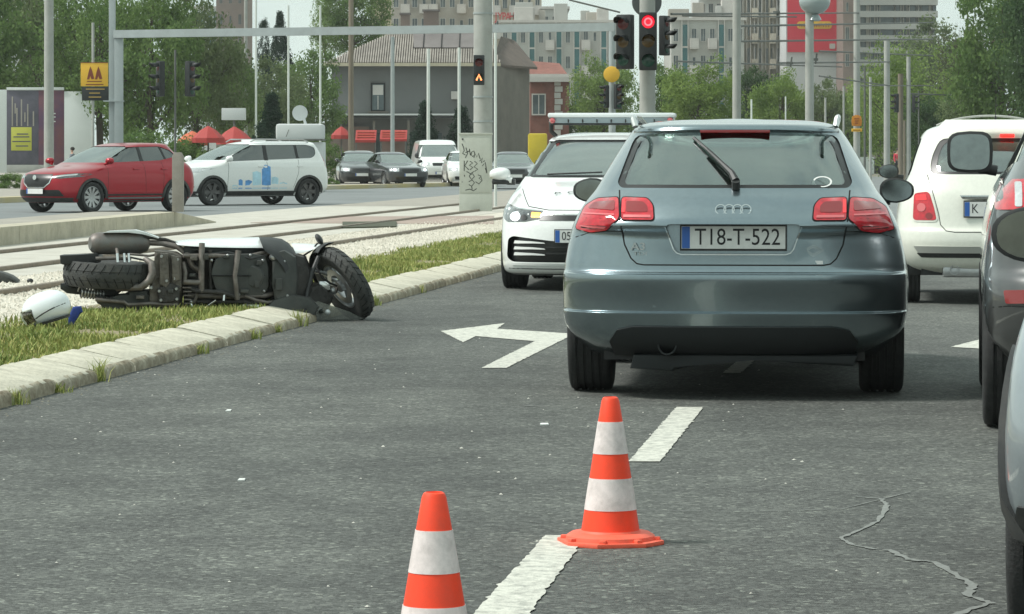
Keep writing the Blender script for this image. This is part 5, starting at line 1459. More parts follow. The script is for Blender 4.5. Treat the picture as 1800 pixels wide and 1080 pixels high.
    cb.drape('front_cladding', 'cladding', 'front', [(-0.84, 0.36), (0.84, 0.36), (0.78, 0.25), (-0.78, 0.25)], off=0.006, thick=0.012, step=0.08)
    plate(r, 'front', 0, 0.56, 4.56, '')
    for sx in (-1, 1):
        mb = MB(); mb.tube([(sx * 0.57, 0.6, 1.60), (sx * 0.575, 0.75, 1.66), (sx * 0.575, 2.2, 1.665), (sx * 0.565, 2.35, 1.60)], 0.018, 6); mb.build('roof_rail', 'alloy', r)
        for y in (0.78, 3.68): wheel(r, sx * 0.785, y, 0.335, 0.215, spokes=6, rim='dark_alloy', rr=0.70, kind='double'); liner(r, sx, y, 0.385)
        mirror(r, sx * 0.86, 3.2, 1.17, w=0.20, h=0.16, body='paint_white', arm=0.0)
    mb = MB(); mb.box((0.2, 1.75, 1.635), (0.62, 0.34, 0.05), bevel=0.012); mb.build('roof_sign', 'paint_white', r)
    mb = MB(); mb.prism([(-0.66, 0.3, 0.22), (0.66, 0.3, 0.22), (0.66, 0.3, 0.40), (-0.66, 0.3, 0.40)], (0, 3.9, 0)); mb.build('underbody', 'dark_trim', r)
    cabin(r, L, 0.76, 2.95, 1.95, 1.0)
    place(r, -0.888, 3.68, -7.46, 85.2, radians(128.0))
car_seven()

# ------------------------------------------------------------------ the small cars far across the junction
def car_far(name, label, cat, kind, pm, loc, th, plate_=True, lights='lamp_lit_white', bonnet=None):
    r = thing(name, label, cat)
    if kind == 'hatch':
        L, Hh, Wd = 4.2, 1.48, 0.88
        rows = [(0.2, .80, .2, 4.0, .4, .55, 3, 2.7), (0.4, .87, .02, 4.18, .42, .65, 3, 2.6), (0.62, .88, 0, 4.2, .42, .7, 3, 2.5), (0.78, .87, .03, 4.08, .42, .8, 3, 2.4), (0.88, .85, .05, 3.75, .45, .9, 3, 2.4), (0.97, .81, .1, 3.2, .48, .6, 3, 2.5), (1.02, .78, .15, 3.02, .5, .45, 3, 2.8),
                (1.2, .70, .3, 2.7, .5, .42, 3, 3), (1.36, .63, .45, 2.3, .5, .42, 3, 3), (1.43, .56, .55, 2.05, .5, .42, 2.8, 2.8), (1.475, .35, .9, 1.8, .3, .3, 2.4, 2.4), (1.48, .1, 1.2, 1.5, .1, .1, 2, 2)]
        wz0, wz1, wx0, wx1, yw, yt = 1.03, 1.38, .70, .54, 2.9, 2.25
    elif kind == 'sedan':
        L, Hh, Wd = 4.5, 1.42, 0.86
        rows = [(0.2, .78, .15, 4.3, .35, .4, 3.4, 3.2), (0.4, .85, .0, 4.48, .35, .42, 3.4, 3.2), (0.62, .86, 0, 4.5, .35, .45, 3.4, 3.2), (0.76, .855, .03, 4.44, .35, .5, 3.2, 3), (0.84, .84, .06, 4.1, .38, .8, 3.2, 2.8), (0.92, .82, .2, 3.4, .4, .7, 3, 2.6), (0.97, .79, .7, 3.1, .4, .45, 3, 2.8),
                (1.1, .71, 1.0, 2.85, .4, .4, 3, 3), (1.28, .62, 1.25, 2.5, .4, .4, 3, 3), (1.37, .55, 1.4, 2.25, .4, .4, 2.8, 2.8), (1.415, .35, 1.6, 2.05, .2, .2, 2.4, 2.4), (1.42, .1, 1.75, 1.9, .05, .05, 2, 2)]
        wz0, wz1, wx0, wx1, yw, yt = 0.98, 1.33, .68, .52, 3.0, 2.4
    else:
        L, Hh, Wd = 5.0, 2.0, 0.95
        rows = [(0.25, .85, .2, 4.75, .3, .4, 3.6, 3), (0.45, .93, .02, 4.95, .3, .5, 3.6, 3), (0.75, .95, 0, 5.0, .3, .5, 3.6, 3), (0.95, .95, 0, 4.9, .3, .55, 3.6, 2.8), (1.08, .94, 0, 4.65, .3, .6, 3.6, 2.8), (1.18, .93, .01, 4.35, .3, .5, 3.6, 2.8), (1.5, .88, .03, 3.95, .3, .45, 3.6, 3), (1.8, .81, .08, 3.5, .3, .42, 3.6, 3),
                (1.92, .76, .12, 3.2, .3, .42, 3.4, 2.8), (1.98, .6, .3, 2.9, .3, .4, 3, 2.6), (2.0, .2, .9, 2.2, .1, .1, 2, 2)]
        wz0, wz1, wx0, wx1, yw, yt = 1.22, 1.76, .84, .70, 4.1, 3.6
    cb = CarBody(r, rows, L, sub=3, nc=10, nside=12, bar=0.02)
    ws = rounded([(-wx0, wz0), (wx0, wz0), (wx1, wz1), (-wx1, wz1)], 0.05)
    y1 = yw - 0.05
    sw = rounded([(0.75 if kind != 'sedan' else 1.2, wz0 + 0.04), (y1, wz0 + 0.02), (yt, wz1), (1.0 if kind != 'sedan' else 1.45, wz1)], 0.06)
    if kind == 'van': sw = rounded([(2.9, wz0 + 0.04), (3.95, wz0 + 0.02), (3.5, wz1), (2.9, wz1)], 0.06)
    cb.cutter('front', ws, (yt - 0.6, L)); side_glass(cb, sw, posts=[] if kind == 'van' else [[(1.8, wz0), (1.9, wz0), (1.88, wz1), (1.8, wz1)]])
    if kind != 'van':
        rw = rounded([(-wx0 * .85, wz0 + .04), (wx0 * .85, wz0 + .04), (wx1 * .9, wz1), (-wx1 * .9, wz1)], 0.05); cb.cutter('rear', rw, (-1, 1.6))
    fy, ry = L - 0.88, 0.82
    for y in (ry, fy): cb.arch(y, 0.31, 0.345)
    cb.finish('body', pm)
    if kind != 'van': cb.drape('rear_window', 'glass_dark', 'rear', grow(rw, 0.01), off=-0.008, thick=0.004, step=0.12)
    cb.drape('windscreen', 'glass_clear', 'front', grow(ws, 0.01), off=-0.008, thick=0.004, step=0.1)
    zl = 0.68 if kind != 'van' else 0.88
    hl = cb.drape('headlight', 'lamp_clear', 'front', rounded([(Wd * .52, zl + .09), (Wd * .92, zl + .10), (Wd * .95, zl - .04), (Wd * .55, zl - .05)], 0.03), off=0.005, thick=0.012, step=0.06, mirror=True)
    for h_, sg in zip(hl, (1, -1)):
        cb.drape('main_beam', lights, 'front', [(sg * (Wd * .73 + .075 * cos(a * pi / 5)), zl + .02 + .055 * sin(a * pi / 5)) for a in range(10)], off=0.009, thick=0.006, step=0.05, parent=h_)
    cb.drape('grille', 'dark_trim', 'front', rounded([(-Wd * .42, zl + .07), (Wd * .42, zl + .07), (Wd * .40, zl - .06), (-Wd * .40, zl - .06)], 0.02), off=0.003, thick=0.012, step=0.08)
    cb.drape('lower_intake', 'dark_trim', 'front', rounded([(-Wd * .7, 0.42), (Wd * .7, 0.42), (Wd * .66, 0.28), (-Wd * .66, 0.28)], 0.03), off=0.003, thick=0.012, step=0.08)
    if plate_: plate(r, 'front', 0, 0.50, L + 0.01, '')
    mb = MB(); mb.prism([(-0.64, 0.3, 0.2), (0.64, 0.3, 0.2), (0.64, 0.3, 0.36), (-0.64, 0.3, 0.36)], (0, L - 0.7, 0)); mb.build('underbody', 'dark_trim', r)
    for sx in (-1, 1):
        for y in (ry, fy): wheel(r, sx * (Wd - 0.11), y, 0.31, 0.20, spokes=5, detail=False); liner(r, sx, y, 0.35)
        mirror(r, sx * (Wd - 0.04), yw - 0.05, wz0 + 0.06, w=0.18, h=0.13 if kind != 'van' else 0.26, body='black_plastic' if kind != 'hatch' else pm, arm=0.02)
    if kind != 'van': cabin(r, L, 0.70, 2.6, 1.7, 0.9)
    else:
        mb = MB(); mb.box((0, 2.7, 1.1), (1.6, 0.1, 1.4)); mb.build('bulkhead', 'interior', r)
        for sx in (-1, 1): seat(r, sx * 0.42, 3.0, 0.75)
    place(r, 0, L, loc[0], loc[1], th)
    return r
def X(px, Y): return (px - CX) / FPX * Y
car_far('black_hatchback', 'black hatchback with lit headlamps facing the camera, leftmost across the junction', 'car', 'hatch', 'paint_black', (X(636, 138), 138), pi + 0.10)
car_far('dark_saloon', 'dark blue-grey boxy saloon facing the camera beside the black hatchback', 'car', 'sedan', 'paint_dark_grey', (X(722, 136), 136), pi + 0.36)
car_far('white_van', 'white panel van facing the camera behind the dark saloon', 'van', 'van', 'paint_white', (X(776, 152), 152), pi + 0.12)
car_far('white_hatchback', 'white small car half hidden behind the graffiti cabinet', 'car', 'hatch', 'paint_white', (X(826, 140), 140), pi + 0.10)
car_far('grey_saloon', 'dark grey saloon between the concrete pole and the patrol car', 'car', 'sedan', 'paint_dark_grey', (X(906, 128), 128), pi + 0.05, lights='lamp_clear')
# ================================================================== the scooter lying on its side over the kerb
mat('engine_grey', (0.135, 0.122, 0.105), 0.6, 0.3, var=0.35, scale=9, dirt=((0.05, 0.045, 0.04), 14, 0.7), bump=0.5, bscale=40)
mat('engine_dark', (0.045, 0.043, 0.040), 0.65, 0.2, var=0.4, scale=12, bump=0.4, bscale=40)
mat('frame_tube', (0.18, 0.165, 0.15), 0.55, 0.4, var=0.3, scale=14, dirt=((0.10, 0.06, 0.035), 16, 0.5))
mat('under_panel', (0.048, 0.053, 0.050), 0.7, var=0.3, scale=7, dirt=((0.11, 0.10, 0.085), 5, 0.5))
mat('muffler_grey', (0.17, 0.17, 0.16), 0.5, 0.4, var=0.2, scale=6, dirt=((0.17, 0.06, 0.03), 8, 0.5))
mat('scooter_white', (0.74, 0.78, 0.77), 0.3, coat=1.0, dirt=((0.45, 0.45, 0.42), 10, 0.3))
mat('scooter_tyre', (0.035, 0.038, 0.037), 0.75, var=0.3, scale=15, dirt=((0.10, 0.095, 0.08), 9, 0.5), bump=0.25, bscale=60)
mat('smoked', (0.10, 0.115, 0.11), 0.25, coat=1.0)
glass_mat('screen_plastic', (0.42, 0.44, 0.42), 0.12, 0.15)

def bz(x, y, d=0.0):
    Y = 24.45 + (x - 110) / 550.0 * 0.95 + d
    return at(x, y, Y)

def scooter():
    base = bz(385, 545, 0.25); base.z = 0.11
    r = thing('motor_scooter', 'big white and black scooter fallen on its side across the kerb, underside to camera', 'scooter', base)
    def B(mb, name, m, par=None, smooth=35): return mb.build(name, m, par or r, off=base, smooth=smooth)
    def P(name, m, pts, d0, d1, bevel=0.012, par=None):
        """a solid with the outline pts, from depth d0 to d1"""
        a = [bz(x, y, d0) for x, y in pts]; dv = Vector((0, d1 - d0, 0))
        mb = MB(); mb.prism(a, dv, bevel=bevel); return B(mb, name, m, par)
    def T(name, m, pts, rr, par=None, n=8):
        mb = MB(); mb.tube([bz(*p) for p in pts], rr, n); return B(mb, name, m, par, 60)
    # rear wheel, axle pointing up: the tread faces the camera
    def whl(c, ax, R, w, rimr, nm):
        e = bpy.data.objects.new('wheel', None); link(e, r); e.location = c - base
        h = w / 2; mb = MB()
        prof = [(rimr, -h * .72), (R * .80, -h * .95), (R * .90, -h)]
        for k in range(-4, 5):
            t = k / 4.0; prof.append((R * (0.925 + 0.075 * (1 - t * t)), h * 0.97 * t))
            if k in (-2, 1): prof += [(R * (0.925 + 0.075 * (1 - t * t)) - 0.004, h * (t + .03)), (R * (0.925 + 0.075 * (1 - t * t)) - 0.004, h * (t + .08)), (R * (0.925 + 0.075 * (1 - t * t)), h * (t + .10))]
        prof += [(R * .90, h), (R * .80, h * .95), (rimr, h * .72)]
        mb.lathe(prof, (0, 0, 0), ax, n=48, closed=True)
        ty = mb.build('tyre', 'scooter_tyre', e, smooth=45)
        # tread blocks: slanted sipes as thin dark ribs
        q = Vector(ax).normalized().to_track_quat('Z', 'Y'); mb = MB()
        for k in range(30):
            a = 2 * pi * k / 30
            for s_ in (-1, 1):
                pts = []
                for j in range(5):
                    t = 0.18 + 0.72 * j / 4; aa = a + 0.16 * t + (0.1 if s_ > 0 else 0)
                    rad = R * (0.925 + 0.075 * (1 - t * t)) + 0.001
                    pts.append(q @ Vector((rad * cos(aa), rad * sin(aa), s_ * h * t * 0.97)))
                mb.tube(pts, 0.0035, 4)
        mb.build('tread_sipes', 'seam', e, smooth=60)
        mb = MB()
        mb.lathe([(rimr + .004, -h * .7), (rimr + .004, h * .7), (rimr - .012, h * .72), (rimr - .02, h * .45), (rimr - .02, -h * .45), (rimr - .012, -h * .72)], (0, 0, 0), ax, n=36, closed=True)
        mb.lathe([(0, -h * .8), (0.045, -h * .8), (0.05, 0), (0.045, h * .8), (0, h * .8)], (0, 0, 0), ax, n=16)
        for k in range(5):
            a = 2 * pi * k / 5
            for da in (-.16, .16):
                p0 = q @ Vector((0.04 * cos(a), 0.04 * sin(a), 0)); p1 = q @ Vector(((rimr - .012) * cos(a + da), (rimr - .012) * sin(a + da), 0))
                mb.tube([p0, p1], [0.014, 0.009], 6)
        mb.build('rim', nm, e, smooth=40)
        mb = MB(); mb.lathe([(rimr * .52, -h * .62), (rimr * .80, -h * .62), (rimr * .80, -h * .66), (rimr * .52, -h * .66)], (0, 0, 0), ax, n=32, closed=True)
        mb.build('brake_disc', 'alloy', e)
        return e
    whl(bz(188, 482, 0.32), (0.05, -0.02, 1), 0.318, 0.185, 0.19, 'engine_dark')
    nf = Vector((-0.74, -0.42, -0.50)).normalized()
    wf = bz(604, 499, 0.22)
    whl(wf, -nf, 0.305, 0.125, 0.185, 'alloy')
    # silencer with its bracket and pipe
    mb = MB(); c0 = bz(158, 428, 0.30); c1 = bz(262, 428, 0.30); L_ = (c1 - c0).length
    mb.lathe([(0, 0), (0.045, 0.0), (0.068, 0.02), (0.080, 0.06), (0.082, L_ * .5), (0.080, L_ - .08), (0.062, L_ - .02), (0.03, L_)], c0, c1 - c0, n=24)
    B(mb, 'silencer', 'muffler_grey')
    P('silencer_cover', 'scooter_white', [(180, 410), (192, 406), (238, 404), (256, 409), (280, 418), (278, 420), (250, 412), (225, 409)], 0.22, 0.36, 0.004)
    T('exhaust_pipe', 'frame_tube', [(258, 427, .28), (285, 428, .25), (312, 434, .20), (330, 448, .15), (338, 468, .12), (352, 478, .12)], 0.021)
    T('exhaust_pipe', 'engine_dark', [(250, 417, .25), (290, 421, .25), (318, 431, .22)], 0.012)
    T('silencer_strap', 'frame_tube', [(205, 438, .2), (207, 447, .14), (206, 462, .12)], 0.012)
    T('silencer_strap', 'frame_tube', [(168, 455, .2), (200, 454, .16), (230, 455, .16)], 0.014)
    for x in (206, 218, 226): T('bracket', 'chrome', [(x, 446, .13), (x + 1, 462, .11)], 0.011)
    T('cable', 'frame_tube', [(228, 447, .15), (262, 450, .12), (285, 446, .14)], 0.009)
    T('cable', 'black_plastic', [(226, 452, .13), (255, 458, .10), (285, 462, .12)], 0.007)
    # number-plate carrier and mudguard
    P('plate_carrier', 'black_plastic', [(105, 449), (165, 448), (170, 443), (174, 452), (170, 463), (150, 460), (112, 466), (106, 464)], 0.25, 0.50, 0.006)
    P('mudguard', 'black_plastic', [(106, 499), (140, 507), (150, 514), (146, 519), (118, 516), (106, 508)], 0.30, 0.55, 0.006)
    # shock absorber with spring
    mb = MB(); P0, P1 = bz(140, 513, 0.26), bz(196, 519, 0.26); dv = P1 - P0; qq = dv.to_track_quat('Z', 'Y'); pts = []
    for k in range(8 * 10 + 1):
        t = k / 80; pts.append(P0 + dv * t * 0.75 + qq @ Vector((cos(t * 16 * pi) * .040, sin(t * 16 * pi) * .040, 0)))
    mb.tube(pts, 0.0075, 6); B(mb, 'shock_spring', 'alloy', None, 60)
    mb = MB(); mb.tube([P0, P1], 0.018, 8); B(mb, 'shock_absorber', 'black_plastic', None, 60)
    # swingarm, engine and transmission
    T('swingarm', 'frame_tube', [(204, 508, .10), (225, 507, .06), (248, 505, .03), (262, 494, .02), (268, 480, .02), (266, 463, .04), (255, 455, .1)], [0.020, 0.022, 0.026, 0.028, 0.028, 0.026, 0.02], n=10)
    P('engine_block', 'engine_grey', [(270, 440), (304, 444), (318, 452), (320, 500), (312, 540), (272, 541), (262, 530), (262, 500), (276, 488), (276, 455)], 0.05, 0.36, 0.02)
    P('engine_cover', 'engine_grey', [(281, 446), (296, 446), (298, 498), (292, 506), (280, 500)], 0.015, 0.09, 0.012)
    P('engine_cover', 'engine_grey', [(301, 449), (314, 452), (316, 492), (303, 497)], 0.0, 0.09, 0.012)
    P('engine_cover', 'engine_dark', [(276, 508), (300, 498), (316, 504), (314, 530), (280, 533)], 0.02, 0.09, 0.012)
    for (x, y) in ((284, 451), (293, 494), (312, 456), (306, 490), (280, 512), (310, 508), (311, 526), (283, 528), (266, 506)):
        mb = MB(); p = bz(x, y, 0.012); mb.lathe([(0, -.012), (.010, -.012), (.012, 0), (.012, .03), (0, .03)], p, (0, 1, 0), n=8); B(mb, 'bolt', 'alloy')
    P('belt_housing', 'under_panel', [(168, 500), (205, 502), (212, 512), (200, 521), (172, 518), (164, 508)], 0.22, 0.40, 0.02)
    P('transmission_case', 'under_panel', [(165, 521), (215, 526), (224, 512), (262, 510), (272, 533), (314, 536), (320, 546), (300, 553), (196, 547), (170, 534)], 0.08, 0.38, 0.03)
    T('case_rib', 'frame_tube', [(168, 527, .06), (218, 531, .05), (224, 536, .05), (262, 534, .05), (312, 536, .05)], 0.014)
    P('foot_rest', 'black_plastic', [(176, 535), (232, 542), (300, 548), (318, 544), (316, 552), (240, 552), (180, 544)], 0.10, 0.5, 0.012)
    # frame under the floor, centre stand, cooler
    P('floor_panel', 'under_panel', [(378, 455), (396, 447), (446, 446), (466, 450), (472, 470), (472, 505), (462, 522), (398, 522), (378, 508), (370, 480)], 0.06, 0.30, 0.025)
    P('floor_panel', 'engine_dark', [(322, 440), (470, 436), (520, 455), (522, 520), (470, 546), (322, 543)], 0.20, 0.48, 0.03)
    mb = MB(); p = bz(444, 486, 0.045); mb.lathe([(0, 0), (0.07, 0), (0.085, 0.01), (0.085, .03), (0, .03)], p, (0, 1, 0), n=8); B(mb, 'sump_cover', 'under_panel')
    T('panel_groove', 'seam', [(372, 485, .052), (466, 485, .052)], 0.004)
    T('frame_rail', 'frame_tube', [(322, 450, .10), (380, 450, .08), (430, 453, .08), (458, 446, .10), (478, 444, .14)], 0.017)
    T('frame_rail', 'frame_tube', [(330, 520, .12), (400, 522, .08), (466, 520, .08), (482, 516, .12)], 0.017)
    T('frame_rail', 'engine_dark', [(330, 530, .12), (378, 531, .10), (430, 530, .08), (452, 534, .08), (482, 534, .12)], 0.015)
    T('cross_bar', 'frame_tube', [(355, 428, .08), (354, 470, .045), (354, 514, .05)], 0.022)
    T('cross_bar', 'frame_tube', [(419, 441, .04), (413, 484, .015), (417, 527, .04)], [0.022, 0.017, 0.02])
    T('cross_bar', 'engine_dark', [(369, 440, .10), (370, 512, .10)], 0.014)
    T('stand_link', 'frame_tube', [(322, 496, .06), (345, 497, .05), (356, 496, .05)], 0.020)
    T('stand_link', 'frame_tube', [(322, 461, .08), (326, 480, .06), (324, 500, .06)], 0.016)
    T('centre_stand', 'engine_dark', [(330, 506, .1), (345, 512, .05), (392, 515, .03), (412, 522, .05)], 0.018)
    T('centre_stand', 'frame_tube', [(333, 540, .12), (344, 526, .08), (348, 508, .06)], 0.013)
    for pts in ([(394, 517, .03), (393, 529, .02)], [(335, 534, .05), (342, 546, .03)], [(380, 528, .05), (362, 540, .1)]): T('lever', 'chrome', pts, 0.010)
    T('hose', 'black_plastic', [(322, 444, .2), (345, 438, .12), (360, 447, .12), (400, 444, .10), (440, 455, .06), (468, 450, .08)], 0.011)
    T('hose', 'frame_tube', [(430, 520, .06), (450, 528, .04), (470, 532, .05), (492, 528, .08), (512, 520, .1)], 0.012)
    mb = MB(); p = bz(480, 452, 0.06); mb.ball(p, 0.03, 10, 8); B(mb, 'fastener', 'alloy')
    # ribs, clips and small castings over the engine and floor
    for k in range(5): T('cooling_rib', 'frame_tube', [(321 + k * 0.8, 506 + k * 7, .05), (336, 506 + k * 7, .06)], 0.006)
    for k in range(4): T('case_fin', 'engine_dark', [(168 + k * 9, 522, .07), (172 + k * 9, 532, .07)], 0.007)
    for (x, y, w, h) in ((300, 512, 10, 7), (287, 470, 6, 12), (309, 468, 5, 16), (340, 455, 12, 6), (362, 452, 7, 10), (338, 484, 10, 5), (430, 512, 14, 6), (398, 452, 10, 5), (452, 500, 8, 12), (456, 462, 9, 8), (384, 512, 9, 6), (490, 500, 12, 20), (246, 523, 14, 6)):
        P('casting', 'engine_grey' if (x + y) % 2 else 'under_panel', [(x - w / 2, y - h / 2), (x + w / 2, y - h / 2), (x + w / 2, y + h / 2), (x - w / 2, y + h / 2)], 0.0 + (x % 5) * .012, 0.12, 0.008)
    for (x, y) in ((372, 458), (372, 512), (462, 458), (464, 512), (400, 449), (440, 449), (420, 518), (500, 460), (505, 520), (336, 531)):
        mb = MB(); mb.ball(bz(x, y, 0.04), 0.011, 8, 6); B(mb, 'bolt', 'alloy')
    T('brake_hose', 'seam', [(560, 455, .1), (556, 470, .02), (566, 488, -.02), (580, 498, .0), (592, 503, .04)], 0.008)
    # bodywork: long white side panel above, black shield in front of it
    def shell(name, m, top, bot, d, thick=0.10, par=None):
        """a curved strip between two pixel polylines, rounded away from the camera"""
        n = len(top); mb = MB(); rows = []
        for (x0, y0), (x1, y1) in zip(top, bot):
            row = []
            for j in range(7):
                t = j / 6; row.append(bz(x0 + (x1 - x0) * t, y0 + (y1 - y0) * t, d + thick * (1 - sin(pi * min(1, t * 0.5 + 0.5)) ) * 0 + thick * (1 - t) ** 2))
            row += [row[-1] + Vector((0, 0.10, 0.01)), row[0] + Vector((0, 0.16, -0.02))]
            rows.append([mb.bm.verts.new(p) for p in row])
        for a, b in zip(rows, rows[1:]):
            for k in range(len(a)): mb.bm.faces.new((a[k], a[(k + 1) % len(a)], b[(k + 1) % len(b)], b[k]))
        mb.bm.faces.new(rows[0]); mb.bm.faces.new(list(reversed(rows[-1])))
        return B(mb, name, m, par, 40)
    shell('side_panel', 'scooter_white', [(306, 424), (330, 421), (370, 419), (420, 418), (455, 417), (462, 418)], [(312, 431), (335, 433), (370, 435), (420, 436), (458, 436), (466, 437)], 0.10, 0.3)
    P('seat', 'black_plastic', [(322, 434), (466, 436), (468, 446), (322, 448)], 0.14, 0.6, 0.02)
    shell('leg_shield', 'black_plastic', [(455, 417), (475, 417), (495, 420), (508, 428), (517, 440), (521, 452)], [(463, 438), (472, 446), (482, 452), (490, 460), (498, 470), (502, 480)], 0.02, 0.22)
    P('leg_shield', 'under_panel', [(478, 444), (500, 440), (519, 452), (522, 490), (520, 530), (504, 541), (484, 536), (478, 500)], 0.04, 0.30, 0.03)
    P('front_cowl', 'engine_dark', [(516, 446), (534, 452), (545, 480), (548, 515), (536, 530), (520, 532), (514, 490)], 0.12, 0.42, 0.03)
    shell('front_panel', 'scooter_white', [(512, 428), (530, 428), (548, 429), (564, 430)], [(520, 446), (532, 445), (542, 442), (553, 438)], 0.25, 0.2)
    # fork, mudguard, caliper
    side = nf.orthogonal().normalized()
    up_f = (bz(512, 482, 0.45) - wf).normalized()
    for s_ in (-1, 1):
        a = wf + nf * (0.085 * s_); b = a + up_f * 0.42
        mb = MB(); mb.tube([a - up_f * 0.02, a + up_f * 0.22], 0.026, 10); mb.tube([a + up_f * 0.2, b], 0.018, 10); B(mb, 'fork_leg', 'engine_grey' if s_ > 0 else 'alloy', None, 60)
    q = nf.to_track_quat('Z', 'Y'); mb = MB()
    loc = q.inverted() @ up_f; a_up = math.atan2(loc.y, loc.x)
    mb.lathe([(0.318, -.075), (0.335, -.04), (0.340, 0), (0.335, .04), (0.318, .075), (0.312, .075), (0.330, 0), (0.312, -.075)], (0, 0, 0), (0, 0, 1), n=20, closed=True, a0=a_up + pi - 0.95, a1=a_up + pi + 0.75)
    for v in mb.bm.verts: v.co = q @ v.co + wf
    B(mb, 'front_mudguard', 'black_plastic')
    mb = MB(); mb.box(wf + nf * 0.065 + up_f * 0.12 + q @ Vector((0.05, 0, 0)), (0.09, 0.05, 0.07), bevel=0.012); B(mb, 'brake_caliper', 'chrome')
    mb = MB(); mb.ball(wf + nf * 0.10, (0.028, 0.028, 0.028), 10, 8); B(mb, 'axle_cap', 'alloy')
    # handlebar side on the ground: dark cowl, screen, indicator, lower parts
    P('handlebar_cover', 'under_panel', [(480, 528), (512, 518), (545, 524), (560, 540), (552, 556), (520, 559), (482, 552), (462, 546)], 0.02, 0.30, 0.03)
    P('dash_cover', 'engine_dark', [(505, 515), (560, 500), (585, 522), (575, 545), (540, 548), (515, 540)], 0.14, 0.36, 0.03)
    P('windshield', 'screen_plastic', [(512, 538), (560, 530), (608, 546), (640, 560), (600, 572), (548, 569), (520, 556)], 0.10, 0.108, 0.0)
    T('handlebar', 'black_plastic', [(560, 452, .2), (548, 480, .15), (540, 515, .1), (535, 548, .05), (538, 562, .02)], 0.018)
    mb = MB(); mb.tube([bz(533, 545, .03), bz(541, 564, .0)], 0.028, 10); B(mb, 'hand_grip', 'rubber', None, 60)
    mb = MB(); mb.ball(bz(576, 549, 0.02), (.022, .022, .022), 10, 8); B(mb, 'indicator', 'lamp_clear')
    P('lower_panel', 'scooter_white', [(426, 536), (455, 536), (458, 544), (440, 547), (424, 543)], 0.03, 0.20, 0.008)
    T('dark_leg', 'black_plastic', [(430, 544, .06), (446, 552, .0), (458, 568, -.02), (466, 582, -.03)], [0.045, 0.04, 0.028, 0.018])  # dark tapering leg from the scooter down over the kerb
    # mirror sticking up, on its stalk
    T('mirror_stalk', 'black_plastic', [(530, 452, .4), (548, 440, .35), (558, 428, .3)], 0.007)
    q2 = Matrix.Rotation(radians(-32), 3, 'Y')
    mb = MB(); mb.ball(bz(561, 421, 0.3), (0.024, 0.05, 0.046), 14, 10, q=q2); B(mb, 'rear_mirror', 'black_plastic', None, 60)
    return r
scooter()

